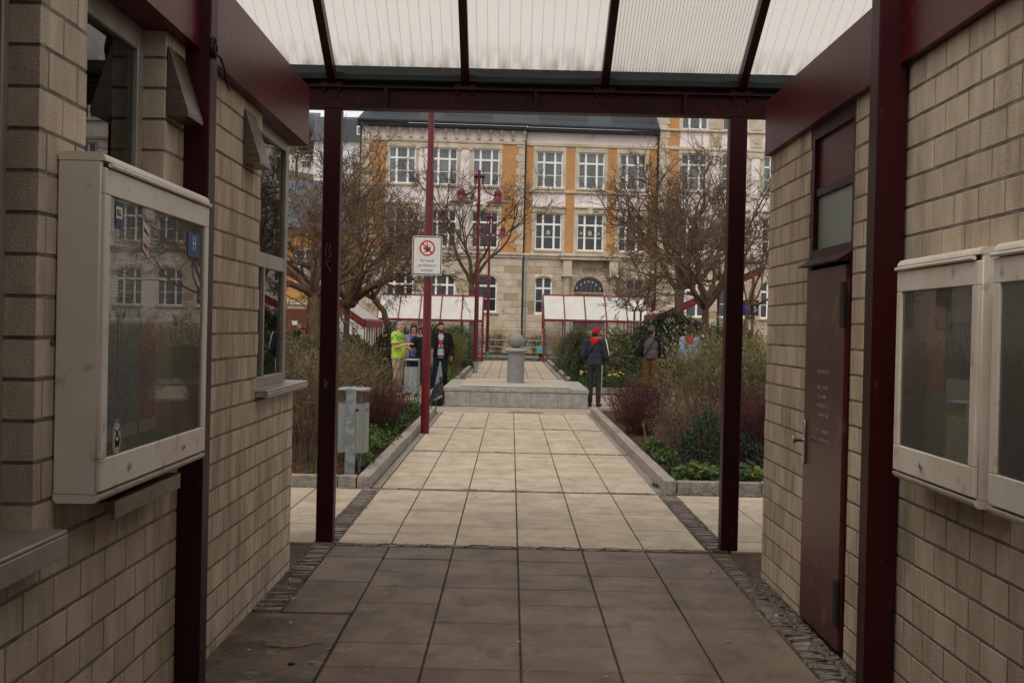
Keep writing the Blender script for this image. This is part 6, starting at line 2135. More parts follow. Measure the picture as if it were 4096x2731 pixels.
# ---- right bed beyond the plaza
mound('rhododendron', 'rhododendron with drooping olive leaves between the two men on the right', 'shrub', (3.15, 36.6, 0.06), (0.85, 0.9, 1.75), 'rhodo', 4200, 0.13, 0.026, 250, 'brown', lump=0.3, drop=0.5, key2='olive')
mound('rhododendron', 'small rhododendron by the kiosk corner at the far right', 'shrub', (7.0, 38.0, 0.06), (0.8, 0.8, 1.75), 'rhodo', 1500, 0.13, 0.022, 251, 'brown', lump=0.3, drop=0.5, key2='lime')
mound('yew', 'large dark clipped yew behind the camouflage capped man', 'shrub', (5.1, 40.5, 0.06), (1.75, 1.2, 2.15), 'dark', 26000, 0.07, 0.022, 252, lump=0.22)
mound('yew', 'dark yew mound at the right edge behind the trunk', 'shrub', (6.9, 42.0, 0.06), (0.8, 0.8, 1.9), 'dark', 9000, 0.07, 0.022, 253, lump=0.2)
mound('box_shrub', 'round dark box shrub left of the red capped man', 'shrub', (2.32, 38.4, 0.06), (0.46, 0.6, 1.22), 'dark', 9000, 0.055, 0.02, 254, lump=0.2, key2='olive')
mound('box_shrub', 'second dark box shrub farther along the right path edge', 'shrub', (2.50, 42.5, 0.06), (0.62, 0.8, 1.5), 'dark', 9000, 0.06, 0.022, 255, lump=0.2, key2='olive')
mound('feathery_conifer', 'yellow green feathery conifer in front of the right shelter', 'shrub', (2.75, 52.0, 0.06), (0.85, 0.9, 1.75), 'olive', 14000, 0.12, 0.008, 256, lump=0.2, key2='green')
mound('low_perennial', 'low dark green perennial at the right path edge', 'plant', (2.2, 49.0, 0.06), (0.35, 0.9, 0.5), 'green', 1600, 0.06, 0.02, 257)
mound('low_perennial', 'fresh green perennial clump behind the fountain on the right', 'plant', (2.15, 43.0, 0.06), (0.3, 0.5, 0.32), 'green', 1200, 0.05, 0.018, 258, key2='lime')
daffodils('flowering daffodils beside the red capped man', 2.08, 34.9, 60, 0.42, 260, 7, 0.16)
daffodils('flowering daffodils under the rhododendron', 2.95, 35.2, 70, 0.40, 261, 9, 0.22)
mound('low_perennial', 'green plants under the rhododendron', 'plant', (3.1, 35.0, 0.06), (0.9, 0.3, 0.3), 'green', 1800, 0.06, 0.02, 262)
# ---- left bed beyond the plaza
mound('box_shrub', 'dark evergreen with yellowish tips behind the lime shirted man', 'shrub', (-3.35, 37.0, 0.06), (0.9, 0.9, 1.72), 'dark', 11000, 0.06, 0.022, 270, lump=0.25, key2='olive')
mound('box_shrub', 'dark evergreen behind the woman with glasses', 'shrub', (-2.35, 38.0, 0.06), (0.55, 0.8, 1.75), 'dark', 7000, 0.06, 0.022, 275, lump=0.25, key2='olive')
shrub('budding_shrub', 'yellow green budding shrub right of the black jacketed man', 'shrub', (-2.0, 41.5, 0.06), 0.55, 1.6, 1.55, 150, 8, 'tan', [('lime', 3.0, 0.055, 0.018, 0.2), ('olive', 1.5, 0.05, 0.014, 0.1)], 271, 0.4, 0.005, 0.6, 0.14)
mound('feathery_conifer', 'deep green feathery conifer in front of the left shelter', 'shrub', (-2.35, 52.0, 0.06), (0.85, 1.2, 1.75), 'green', 14000, 0.12, 0.008, 272, lump=0.2, key2='dark')
mound('low_perennial', 'bright green perennials with yellow flowers along the far left kerb', 'plant', (-1.98, 37.4, 0.06), (0.28, 1.6, 0.42), 'green', 3000, 0.06, 0.02, 273, key2='lime')
mound('rhododendron', 'rhododendron with long leaves below the red slat screen', 'shrub', (-5.9, 43.0, 0.06), (0.7, 0.7, 1.62), 'rhodo', 1500, 0.15, 0.02, 274, 'brown', lump=0.3, drop=0.4, key2='olive')
for i, (x, y, lab) in enumerate(((-5.4, 33.9, 'dark leafed shrub at the foot of the thick tree trunk'), (-6.6, 34.6, 'dark leafed shrub in front of the man with sunglasses'), (-4.2, 34.6, 'dark leafed shrub behind the olive shrubs'))):
    mound('leafy_shrub', lab, 'shrub', (x, y, 0.06), (0.8, 0.7, 1.3), 'green', 6000, 0.06, 0.02, 280 + i, lump=0.3, key2='dark')
# ---- strip before the school: railing, hedge, forsythia
rl = thing('railing', 'low galvanised railing in front of the school hedge', 'railing', (0, 75.0, 0))
q = MB()
for z in (0.55, 0.95): q.tube([(-6, 0, z), (6, 0, z)], 0.03, 8)
part('rail', q, M_galv, rl)
for k in range(9):
    q = MB(); q.tube([(-6 + 1.5 * k, 0, 0), (-6 + 1.5 * k, 0, 1.0)], 0.035, 8); part('post', q, M_galv, rl)
for i, x in enumerate((-2.3, -1.0, 0.4, 1.7, 3.1)):
    shrub('hedge_shrub', ('low brown hedge shrub before the school, leftmost', 'low brown hedge shrub before the school, second from left', 'low brown hedge shrub before the school behind the stone ball', 'low brown hedge shrub left of the yellow forsythia', 'low brown hedge shrub behind the far walker')[i], 'shrub', (x, 76.5, 0.03), 0.75, 0.6, 1.35, 70, 7, 'brown', [('olive', 2.0, 0.06, 0.025, 0.2)], 300 + i, 0.4, 0.009, 0.6, 0.12, 'hedge shrubs before the school')
shrub('forsythia', 'yellow flowering forsythia beside the far walker', 'shrub', (2.75, 74.5, 0.03), 0.7, 0.5, 1.45, 80, 7, 'tan', [('yellow', 4.0, 0.055, 0.025, 0.2)], 310, 0.5, 0.008, 0.4, 0.15)
gr = MB()
for k in range(3500):
    x = hr.uniform(-6, 8); y = hr.uniform(72.5, 76)
    a = hr.uniform(0, 6.28)
    leaf(gr, Vector((x, y, 0.03)), Vector((math.cos(a) * 0.4, math.sin(a) * 0.4, 0.9)), Vector((0, 1, 0)), hr.uniform(0.08, 0.2), 0.012)
single('lawn_strip', gr, M_lf['green'], 'rough green grass strip before the school hedge', 'grass', kind='stuff')

# ---------------------------------------------------------------- people
PENDING = {}
def remesh(mb, voxel, mat, name, it=4):
    """mesh of overlapping closed shapes, fused into one continuous surface at the end of the script"""
    me = mb.mesh(name, mat)
    PENDING[me.name] = (voxel, it)
    return me

def cap(mb, a, ra, b, rb, n=10):
    a, b = Vector(a), Vector(b)
    mb.tube([a, b], [ra, rb], n)
    mb.ell(a, ra, 10, 6); mb.ell(b, rb, 10, 6)

def hand(mb, wr, d, nrm, side, s=1.0, curl=0.35):
    """palm, four fingers, thumb; d: pointing direction, nrm: back-of-hand normal, side: +1/-1 thumb side"""
    d = Vector(d).normalized(); nrm = Vector(nrm); nrm = (nrm - d * nrm.dot(d)).normalized()
    lat = d.cross(nrm).normalized() * side
    M = Matrix((lat, d, nrm)).transposed()
    wr = Vector(wr)
    mb.ell(wr + d * 0.05 * s, (0.040 * s, 0.052 * s, 0.017 * s), 10, 7, M)
    for k, L in enumerate((0.066, 0.076, 0.071, 0.055)):
        o = wr + d * 0.088 * s + lat * (0.028 - 0.0185 * k) * s
        p1 = o + (d - nrm * curl * 0.5).normalized() * L * 0.5 * s
        p2 = p1 + (d - nrm * curl * 1.5).normalized() * L * 0.5 * s
        mb.tube([o - d * 0.02 * s, o, p1, p2], [0.0095 * s, 0.0095 * s, 0.009 * s, 0.0075 * s], 7)
    t0 = wr + d * 0.025 * s + lat * 0.028 * s
    t1 = t0 + (lat * 0.8 + d * 0.6 - nrm * 0.3).normalized() * 0.035 * s
    t2 = t1 + (lat * 0.25 + d * 0.9 - nrm * 0.4).normalized() * 0.030 * s
    mb.tube([t0 - lat * 0.01, t0, t1, t2], [0.012 * s, 0.012 * s, 0.011 * s, 0.008 * s], 7)

SKIN = {'pale': pm('pale_skin', '#c08f76', '#b07f66', 12, 0.6), 'tan': pm('tan_skin', '#a87556', '#98674a', 12, 0.6), 'dark': pm('dark_skin', '#4d3224', '#3f281c', 12, 0.55)}
HAIRC = {'black': pm('black_hair', '#17130f', '#231c17', 30, 0.6, 0.6, 120), 'grey': pm('grey_hair', '#8d867c', '#726b62', 30, 0.7, 0.6, 120), 'brown': pm('dark_brown_hair', '#2a1d16', '#38271d', 30, 0.6, 0.6, 120)}
M_eye = pm('eye_dark', '#15110e', None, rough=0.2)
M_lip = pm('lips', '#8a4a42', None, rough=0.6)
M_frame = pm('spectacle_frame', '#1a1715', None, rough=0.3)
def cloth(name, c1, c2=None, s=14, **k): return pm(name, c1, c2 or c1, s, 0.88, 0.35, 22, 0.15, **k)

def person(label, loc, rz, h, skin, J=None, belly=0.0, wide=1.0, turn=0.0, tilt=0.0, voxel=0.011, top=None, sleeves='long', bulk=0.0, bottom=None, shoes='#151414',
           hair=('black', 'short'), opening=None, loose=0.0, glasses=False, legs=True, group=None):
    s = h / 1.75
    t = thing('person', label, 'person', loc, rz, group)
    j = dict(pelvis=(0, 0, 0.94), chest=(0, 0, 1.28), neck=(0, -0.01, 1.465), head=(0, 0.025, 1.62),
             sh_r=(0.19, -0.01, 1.42), sh_l=(-0.19, -0.01, 1.42), el_r=(0.235, -0.03, 1.14), el_l=(-0.235, -0.03, 1.14), wr_r=(0.235, 0.05, 0.89), wr_l=(-0.235, 0.05, 0.89),
             hip_r=(0.09, 0, 0.92), hip_l=(-0.09, 0, 0.92), kn_r=(0.10, 0.03, 0.50), kn_l=(-0.10, 0.03, 0.50), an_r=(0.105, -0.02, 0.09), an_l=(-0.105, -0.02, 0.09),
             hd_r=(0, 0.1, -1), hd_l=(0, 0.1, -1), hn_r=(1, 0, 0), hn_l=(-1, 0, 0), toe_r=(0.03, 0.17, -0.055), toe_l=(-0.03, 0.17, -0.055))
    if J: j.update(J)
    V = lambda k: Vector(j[k]) * s
    HM = Euler((tilt, 0, turn)).to_matrix()
    Hc = V('head'); hs_ = s * 1.0
    def hp(x, y, z): return Hc + HM @ (Vector((x, y, z)) * hs_)
    pel, che, nec = V('pelvis'), V('chest'), V('neck')
    mid = pel.lerp(che, 0.45)
    body = MB()
    body.ell(che, (0.155 * wide * s, 0.10 * s, 0.20 * s)); body.ell(mid, (0.14 * wide * s, 0.10 * s, 0.17 * s)); body.ell(pel, (0.15 * wide * s, 0.105 * s, 0.13 * s))
    cap(body, che.lerp(nec, 0.6), 0.062 * s, Hc + HM @ Vector((0, -0.015, -0.05)) * s, 0.052 * s)
    body.ell(hp(0, -0.008, 0.022), (0.076 * s, 0.094 * s, 0.10 * s), 16, 12, HM)
    body.ell(hp(0, 0.022, -0.035), (0.060 * s, 0.072 * s, 0.082 * s), 14, 10, HM)
    body.ell(hp(0, 0.062, -0.095), (0.024 * s, 0.022 * s, 0.02 * s), 10, 8, HM)
    body.tube([hp(0, 0.088, 0.012), hp(0, 0.112, -0.028), hp(0, 0.085, -0.036)], [0.009 * s, 0.015 * s, 0.010 * s], 8)
    for e in (-1, 1):
        body.ell(hp(0.077 * e, -0.005, -0.01), (0.012 * s, 0.022 * s, 0.033 * s), 8, 6, HM)
        body.ell(hp(0.03 * e, 0.082, 0.018), (0.02 * s, 0.012 * s, 0.008 * s), 8, 6, HM)
    for a in ('r', 'l'):
        sg = 1 if a == 'r' else -1
        sh, el, wr = V('sh_' + a), V('el_' + a), V('wr_' + a)
        cap(body, che.lerp(nec, 0.55), 0.055 * s, sh, 0.054 * s)
        cap(body, sh, 0.053 * s, el, 0.042 * s); cap(body, el, 0.042 * s, wr, 0.028 * s)
        hand(body, wr, j['hd_' + a], j['hn_' + a], sg, s)
        hi, kn, an = V('hip_' + a), V('kn_' + a), V('an_' + a)
        cap(body, hi, 0.082 * s, kn, 0.055 * s); cap(body, kn, 0.055 * s, an, 0.036 * s)
        cap(body, an, 0.036 * s, an + Vector(j['toe_' + a]) * s, 0.03 * s)
    bo = link('body', remesh(body, voxel * s, SKIN[skin], 'body', 3), t)
    ey = MB()
    for e in (-1, 1): ey.ell(hp(0.030 * e, 0.0915, 0.002), (0.012 * s, 0.006 * s, 0.006 * s), 8, 6, HM)
    link('eyes', ey.mesh('eyes', M_eye, 180), bo)
    mo = MB(); mo.ell(hp(0, 0.090, -0.066), (0.024 * s, 0.008 * s, 0.007 * s), 10, 6, HM)
    link('mouth', mo.mesh('mouth', M_lip, 180), bo)
    if glasses:
        g = MB()
        for e in (-1, 1):
            pts = [hp(0.033 * e + 0.024 * math.cos(a), 0.105, 0.0 + 0.017 * math.sin(a)) for a in [2 * math.pi * k / 10 for k in range(11)]]
            g.tube(pts, 0.003 * s, 5)
            g.tube([hp(0.057 * e, 0.10, 0.006), hp(0.078 * e, 0.0, 0.0)], 0.003 * s, 5)
        g.tube([hp(-0.009, 0.107, 0.004), hp(0.009, 0.107, 0.004)], 0.003 * s, 5)
        link('spectacles', g.mesh('spectacles', M_frame), t)
    # upper garment
    if top:
        u = MB()
        bk = bulk
        cx, cy = (0.165 * wide + bk) * s, (0.112 + bk) * s
        if not opening:
            u.ell(che, (cx, cy, (0.205 + bk) * s), 18, 12); u.ell(mid, (cx * 0.96, cy * 1.0, 0.19 * s), 18, 12)
            lo = pel + Vector((0, 0, 0.02 * s - loose))
            u.tube([lo - Vector((0, 0, 0.05 * s)), lo, mid], [cx * 0.97, cx * 0.99, cx * 0.92], 18)
            u.v[-54:] = [(x, lo.y + (y - lo.y) * cy / cx, z) for x, y, z in u.v[-54:]]
            if belly: u.ell(mid + Vector((0, belly * 0.75, -0.03)) * s, ((0.15 + belly * 0.25) * s, (0.10 + belly * 0.6) * s, 0.20 * s), 18, 12)
        else:
            back = che.lerp(pel, 0.45)
            for e in (-1, 1):
                u.ell(che + Vector((0.118 * e, -0.005, -0.03)) * s, (0.085 * s, (0.118 + bk) * s, 0.22 * s), 14, 10)
                u.ell(back + Vector((0.128 * e, 0.0, -0.04)) * s, (0.080 * s, (0.118 + bk) * s, 0.26 * s), 14, 10)
                u.tube([che + Vector((0.075 * e, 0.11, 0.12)) * s, back + Vector((0.11 * e, 0.125, -0.24)) * s], [0.02 * s, 0.022 * s], 8)
            u.ell(che + Vector((0, -0.05, 0)) * s, (0.16 * s, 0.075 * s, 0.21 * s), 14, 10)
            u.ell(back + Vector((0, -0.05, -0.04)) * s, (0.16 * s, 0.075 * s, 0.26 * s), 14, 10)
            # hood folded behind the neck
            for k in range(7):
                a = math.pi * (k / 6) + math.pi
                u.ell(nec + Vector((0.10 * math.cos(a), 0.03 + 0.085 * math.sin(a), -0.01 + 0.02 * abs(math.sin(a)))) * s, 0.040 * s, 8, 6)
        for a in ('r', 'l'):
            sh, el, wr = V('sh_' + a), V('el_' + a), V('wr_' + a)
            cap(u, che.lerp(nec, 0.62), (0.062 + bk) * s, sh, (0.066 + bk) * s)
            if sleeves == 'long':
                cap(u, sh, (0.066 + bk) * s, el, (0.056 + bk) * s)
                cap(u, el, (0.056 + bk) * s, el.lerp(wr, 0.95), (0.042 + bk * 0.6) * s)
            else:
                u.tube([sh, sh.lerp(el, 0.72)], [(0.070 + bk) * s, (0.076 + bk) * s], 14)
                u.ell(sh, (0.070 + bk) * s, 10, 6)
        link(top[0], remesh(u, voxel * 1.1 * s, top[1], top[0], 3), t)
    if opening:
        u = MB()
        u.ell(che, (0.160 * s, 0.112 * s, 0.205 * s), 18, 12); u.ell(mid, (0.155 * s, 0.112 * s, 0.2 * s), 18, 12)
        u.ell(pel + Vector((0, 0, 0.02)) * s, (0.16 * s, 0.118 * s, 0.11 * s), 16, 10)
        u.tube([pel + Vector((0, 0, -0.06)) * s, mid], [0.15 * s, 0.15 * s], 16)
        u.v[-32:] = [(x, y * 0.75, z) for x, y, z in u.v[-32:]]
        cap(u, che.lerp(nec, 0.5), 0.065 * s, nec - Vector((0, 0, 0.01 * s)), 0.058 * s)
        link(opening[0], remesh(u, voxel * 1.1 * s, opening[1], opening[0], 3), t)
    if bottom and legs:
        b = MB()
        bw = bottom[2] if len(bottom) > 2 else 0.0
        b.ell(pel + Vector((0, 0, -0.01)) * s, (0.16 * wide * s, 0.116 * s, 0.13 * s), 16, 10)
        for a in ('r', 'l'):
            hi, kn, an = V('hip_' + a), V('kn_' + a), V('an_' + a)
            cap(b, hi, (0.090 + bw) * s, kn, (0.066 + bw) * s, 14); cap(b, kn, (0.066 + bw) * s, kn.lerp(an, 0.93), (0.050 + bw * 1.2) * s, 14)
        link(bottom[0], remesh(b, voxel * 1.1 * s, bottom[1], bottom[0], 3), t)
    if legs:
        sm = pm('shoe_' + shoes[1:], shoes, None, rough=0.6) if ('shoe_' + shoes[1:]) not in MATS else MATS['shoe_' + shoes[1:]]
        for a in ('r', 'l'):
            an = V('an_' + a); toe = Vector(j['toe_' + a]) * s
            b = MB()
            f = Vector((toe.x, toe.y, 0))
            b.ell(an + Vector((0, 0, -0.045 * s)) - f * 0.12, (0.042 * s, 0.055 * s, 0.05 * s), 12, 8)
            b.tube([an + Vector((0, 0, -0.052 * s)), an + toe * 0.6 + Vector((0, 0, -0.015 * s)), an + toe + Vector((0, 0, -0.005 * s))], [0.044 * s, 0.046 * s, 0.034 * s], 12)
            b.v = [(x, y, max(z, an.z - 0.088 * s)) for x, y, z in b.v]
            link('shoe', remesh(b, 0.010 * s, sm, 'shoe', 3), t)
    # hair or headgear
    if hair:
        hc = HAIRC[hair[0]]
        kind = hair[1]
        b = MB()
        if kind == 'short':
            b.ell(hp(0, -0.018, 0.050), (0.080 * s, 0.092 * s, 0.082 * s), 16, 10, HM); b.ell(hp(0, -0.045, 0.0), (0.076 * s, 0.062 * s, 0.085 * s), 14, 10, HM)
            b.ell(hp(0, 0.035, 0.098), (0.058 * s, 0.055 * s, 0.030 * s), 12, 8, HM)
        elif kind == 'bob':
            b.ell(hp(0, -0.015, 0.045), (0.090 * s, 0.098 * s, 0.092 * s), 16, 10, HM); b.ell(hp(0, -0.05, -0.03), (0.090 * s, 0.062 * s, 0.115 * s), 14, 10, HM)
            b.ell(hp(0, 0.065, 0.075), (0.066 * s, 0.032 * s, 0.030 * s), 12, 8, HM)
            for e in (-1, 1): b.ell(hp(0.078 * e, 0.01, -0.02), (0.018 * s, 0.045 * s, 0.085 * s), 10, 8, HM)
        elif kind == 'afro':
            rg = random.Random(int(loc[0] * 100))
            b.ell(hp(0, -0.02, 0.06), (0.125 * s, 0.12 * s, 0.115 * s), 16, 10, HM)
            for k in range(26):
                u_ = Vector((rg.gauss(0, 1), rg.gauss(0, 1) - 0.5, abs(rg.gauss(0, 1)))).normalized()
                b.ell(hp(u_.x * 0.12, -0.02 + u_.y * 0.115, 0.06 + u_.z * 0.11), 0.03 * s, 7, 5)
        if b.v: link('hair', remesh(b, 0.011 * s, hc, 'hair', 2), t)
        if len(hair) > 2 and hair[2] == 'beard':
            b = MB()
            b.ell(hp(0, 0.040, -0.072), (0.056 * s, 0.055 * s, 0.045 * s), 14, 10, HM); b.ell(hp(0, 0.083, -0.052), (0.03 * s, 0.012 * s, 0.008 * s), 10, 6, HM)
            for e in (-1, 1): b.ell(hp(0.058 * e, 0.012, -0.035), (0.013 * s, 0.03 * s, 0.055 * s), 10, 6, HM)
            link('beard', remesh(b, 0.010 * s, hc, 'beard', 1), t)
    return t, s, hp, HM, V

def baseball_cap(t, hp, HM, s, mat, visor=(0, 1), peak=True):
    b = MB()
    n = 18
    rows = [(1.0, 0.015), (1.0, 0.05), (0.93, 0.09), (0.72, 0.125), (0.4, 0.145), (0.05, 0.15)]
    for (k, z) in rows:
        for i in range(n):
            a = 2 * math.pi * i / n
            q = hp(0.086 * k * math.cos(a), -0.008 + 0.104 * k * math.sin(a), z)
            b.v.append(tuple(q))
    for r_ in range(len(rows) - 1):
        for i in range(n):
            i2 = (i + 1) % n
            b.f.append((r_ * n + i, r_ * n + i2, (r_ + 1) * n + i2, (r_ + 1) * n + i)); b.m.append(0)
    b.f.append(tuple((len(rows) - 1) * n + i for i in range(n))); b.m.append(0)
    o = link('cap', b.mesh('cap', mat, 180), t)
    if peak:
        v = MB()
        m = 10
        va = math.atan2(visor[0], visor[1])
        def Q(x, y, z):
            return tuple(hp(x * math.cos(va) + y * math.sin(va), -x * math.sin(va) + y * math.cos(va) - 0.008, z))
        top, bot = [], []
        for i in range(m + 1):
            a = math.pi * i / m
            top.append((0.078 * math.cos(a), 0.09 + 0.085 * math.sin(a), 0.022 - 0.022 * math.sin(a)))
        vs = [Q(x, y, z) for x, y, z in top] + [Q(x * 0.98, 0.055 + 0.02 * math.sin(math.pi * i / m), 0.024) for i, (x, y, z) in enumerate(top)]
        vs += [Q(x, y, z - 0.006) for x, y, z in top]
        fs = [(i, i + 1, m + 2 + i, m + 1 + i) for i in range(m)] + [(i, 2 * (m + 1) + i, 2 * (m + 1) + i + 1, i + 1) for i in range(m)]
        v.add(vs, fs)
        link('visor', v.mesh('visor', mat, 180), o)
    return o

# 1 man in the lime T-shirt, pointing
lime = pm('lime_jersey', '#b0cc52', '#9cba40', 3.0, 0.6, 0.15, 18, 0.2, trans=0.1)
lime_p = pm('lime_printed_yoke', '#9bbb48', '#5a7d2c', 16, 0.6, lo=0.46, hi=0.54)
t, s, hp, HM, V = person('grey haired man in lime T-shirt and beige cargo trousers, pointing', (-2.66, 30.0, 0), R(-104), 1.79, 'pale',
    J=dict(el_r=(0.24, 0.03, 1.14), wr_r=(0.16, 0.28, 1.22), hd_r=(-0.15, 1, 0.12), hn_r=(0.3, -0.1, 1), el_l=(-0.22, 0.0, 1.15), wr_l=(-0.12, 0.24, 1.12), hd_l=(0.2, 1, 0.1), head=(0, 0.055, 1.605), neck=(0, 0.0, 1.46)),
    belly=0.07, wide=1.2, tilt=R(-16), turn=R(-6), voxel=0.010, top=('t_shirt', lime), sleeves='short', bulk=0.022, loose=0.03, bottom=('trousers', cloth('beige_cargo', '#9d8b74', '#85745f', 9), 0.018), shoes='#6b5a48', hair=('grey', 'short'), glasses=True)
q = MB(); q.ell(V('chest') + Vector((0, -0.005, 0.085)) * s, (0.225 * s, 0.146 * s, 0.125 * s), 20, 12)
for a in ('r', 'l'): q.tube([V('sh_' + a), V('sh_' + a).lerp(V('el_' + a), 0.55)], [0.096 * s, 0.099 * s], 14)
link('printed_yoke', remesh(q, 0.012, lime_p, 'printed_yoke', 2), t)
# 2 man with cap and bag behind him
t, s, hp, HM, V = person('dark dressed man with blue cap behind the lime shirted man', (-2.80, 31.4, 0), R(150), 1.77, 'tan', top=('coat', cloth('dark_coat', '#262422', '#1b1a19')), bulk=0.03, bottom=('trousers', cloth('black_trousers', '#171616')), hair=('black', 'short'), voxel=0.014)
baseball_cap(t, hp, HM, s, cloth('navy_cap', '#2f3f52', '#263444'))
q = MB(); q.tube([(0.18, -0.02, 1.40), (0.30, 0.02, 1.43), (0.42, 0.0, 1.40)], 0.035, 10); link('rolled_mat', q.mesh('rolled_mat', cloth('taupe_roll', '#6a5646', '#584638'), 60), t)
# 3 woman with glasses
t, s, hp, HM, V = person('dark haired woman with glasses, blue top and grey cardigan', (-2.36, 31.0, 0), R(172), 1.73, 'pale', top=('cardigan', cloth('grey_cardigan', '#7f7d7b', '#656362', 25)), opening=('blue_top', cloth('blue_jersey', '#3e55a0', '#34498c')), bottom=('trousers', cloth('dark_jeans', '#1d1f26')), hair=('brown', 'bob'), glasses=True, turn=R(18), tilt=R(-6), voxel=0.011)
# 4 dark figure behind the pole
t, s, hp, HM, V = person('person in black seen from behind, half hidden by the red lamp post', (-2.08, 30.1, 0), R(20), 1.67, 'tan', J=dict(el_l=(-0.25, 0.06, 1.14), wr_l=(-0.12, 0.22, 1.02), hd_l=(0.5, 0.9, 0)), top=('shirt', cloth('black_shirt', '#151415', '#1c1b1c')), sleeves='short', bulk=0.015, bottom=('trousers', cloth('black_jeans', '#141416')), hair=('black', 'short'), turn=R(25), tilt=R(-14), voxel=0.012)
# 5 man in the black jacket walking towards the camera
blackj = cloth('black_jacket', '#1b1919', '#131212', 10)
grey_t = cloth('grey_T_shirt', '#a5a3a6', '#949296', 10)
t, s, hp, HM, V = person('bearded man in black hooded jacket and printed grey T-shirt, walking', (-1.74, 31.75, 0), R(182), 1.78, 'tan',
    J=dict(kn_r=(0.14, 0.10, 0.50), an_r=(0.20, 0.16, 0.10), kn_l=(-0.11, 0.03, 0.50), an_l=(-0.13, -0.24, 0.20), toe_l=(-0.03, 0.13, -0.11), hip_r=(0.095, 0.01, 0.92), el_r=(0.26, -0.04, 1.15), wr_r=(0.25, 0.0, 0.90), el_l=(-0.27, -0.05, 1.16), wr_l=(-0.27, 0.10, 0.95), hd_l=(0.05, 0.25, -1), hn_l=(-1, 0.2, 0)),
    top=('jacket', blackj), bulk=0.014, opening=('t_shirt', grey_t), bottom=('jeans', cloth('navy_jeans', '#20242f', '#171a23')), shoes='#8a8584', hair=('black', 'short', 'beard'), turn=R(14), tilt=R(-2), voxel=0.010)
pr = MB()
def onchest(x, z, off=0.0): return (x, 0.117 + off - 0.9 * x * x - (z - 1.24) ** 2 * 0.35, z)
def cpatch(x0, x1, z0, z1, off, m):
    n = 4
    for a in range(n):
        for c in range(n):
            xa, xb = x0 + (x1 - x0) * a / n, x0 + (x1 - x0) * (a + 1) / n; za, zb = z0 + (z1 - z0) * c / n, z0 + (z1 - z0) * (c + 1) / n
            pr.add([onchest(xa, za, off), onchest(xa, zb, off), onchest(xb, zb, off), onchest(xb, za, off)], [(0, 1, 2, 3)], m)
cpatch(-0.068, 0.068, 1.13, 1.34, 0.004, 0)
for k in range(20):
    a, c = 2 * math.pi * k / 20, 2 * math.pi * (k + 1) / 20
    pr.add([onchest(0, 1.285, 0.007), onchest(0.052 * math.cos(c), 1.285 + 0.052 * math.sin(c), 0.007), onchest(0.052 * math.cos(a), 1.285 + 0.052 * math.sin(a), 0.007)], [(0, 1, 2)], 1)
cpatch(-0.03, -0.018, 1.303, 1.315, 0.010, 2)
for (x0, x1, z0, z1) in ((0.008, 0.058, 1.218, 1.224), (0.030, 0.036, 1.145, 1.228), (0.014, 0.052, 1.204, 1.209), (0.014, 0.019, 1.178, 1.209), (0.047, 0.052, 1.178, 1.209), (0.014, 0.052, 1.191, 1.195), (0.014, 0.052, 1.176, 1.181), (0.012, 0.022, 1.150, 1.158), (0.044, 0.054, 1.150, 1.158),
                         (-0.058, -0.008, 1.214, 1.220), (-0.036, -0.030, 1.218, 1.228), (-0.050, -0.016, 1.200, 1.205), (-0.050, -0.045, 1.184, 1.205), (-0.021, -0.016, 1.184, 1.205), (-0.050, -0.016, 1.182, 1.187), (-0.036, -0.030, 1.145, 1.184), (-0.054, -0.046, 1.150, 1.162), (-0.020, -0.012, 1.150, 1.162)):
    cpatch(x0, x1, z0, z1, 0.008, 2)
link('shirt_print', pr.mesh('shirt_print', [M_black, pm('print_red', '#b01c1c', None), M_white]), t)
# 6 man with red cap and hood seen from behind
trk = cloth('slate_track_top', '#33343d', '#2a2b33', 8)
t, s, hp, HM, V = person('man in red cap, red hood and slate track top, back turned', (1.84, 27.85, 0), R(-14), 1.73, 'tan',
    J=dict(el_r=(0.26, 0.02, 1.12), wr_r=(0.14, 0.20, 0.98), el_l=(-0.26, 0.02, 1.12), wr_l=(-0.14, 0.20, 0.98), hd_r=(-0.6, 0.8, 0), hd_l=(0.6, 0.8, 0), head=(0.0, 0.09, 1.60), neck=(0, 0.035, 1.46), chest=(0, 0.02, 1.28), hip_r=(0.085, 0, 0.92), an_r=(0.10, -0.03, 0.09), an_l=(-0.085, 0.0, 0.09)),
    top=('track_top', trk), bulk=0.024, loose=0.0, bottom=('jeans', cloth('charcoal_jeans', '#35322f', '#282625', 12), 0.004), shoes='#1a1516', hair=('black', 'short'), tilt=R(-14), turn=R(-18), voxel=0.010)
redc = cloth('red_cotton', '#b3161a', '#9c1216', 8)
baseball_cap(t, hp, HM, s, redc, peak=True)
q = MB()
for k in range(9):
    a = math.pi * (k / 8) + math.pi
    q.ell(V('neck') + Vector((0.105 * math.cos(a), 0.02 + 0.10 * math.sin(a), 0.0 + 0.015 * abs(math.sin(a)))) * s, 0.050 * s, 9, 6)
q.ell(V('neck') + Vector((0, -0.10, -0.04)) * s, (0.10 * s, 0.05 * s, 0.075 * s), 12, 8)
link('hood', remesh(q, 0.012, redc, 'hood', 3), t)
q = MB()
sh, el, wr = V('sh_r'), V('el_r'), V('wr_r')
off = Vector((0.072, -0.06, 0.02)) * s
q.tube([sh + Vector((0.05, -0.03, 0.085)) * s, sh + off + Vector((0.005, 0, 0)), sh.lerp(el, 0.5) + off, el + off * 0.95, el.lerp(wr, 0.5) + off * 0.75], 0.010, 6)
link('sleeve_stripe', q.mesh('sleeve_stripe', M_white, 180), t)
q = MB()
hi, kn, an = V('hip_r'), V('kn_r'), V('an_r')
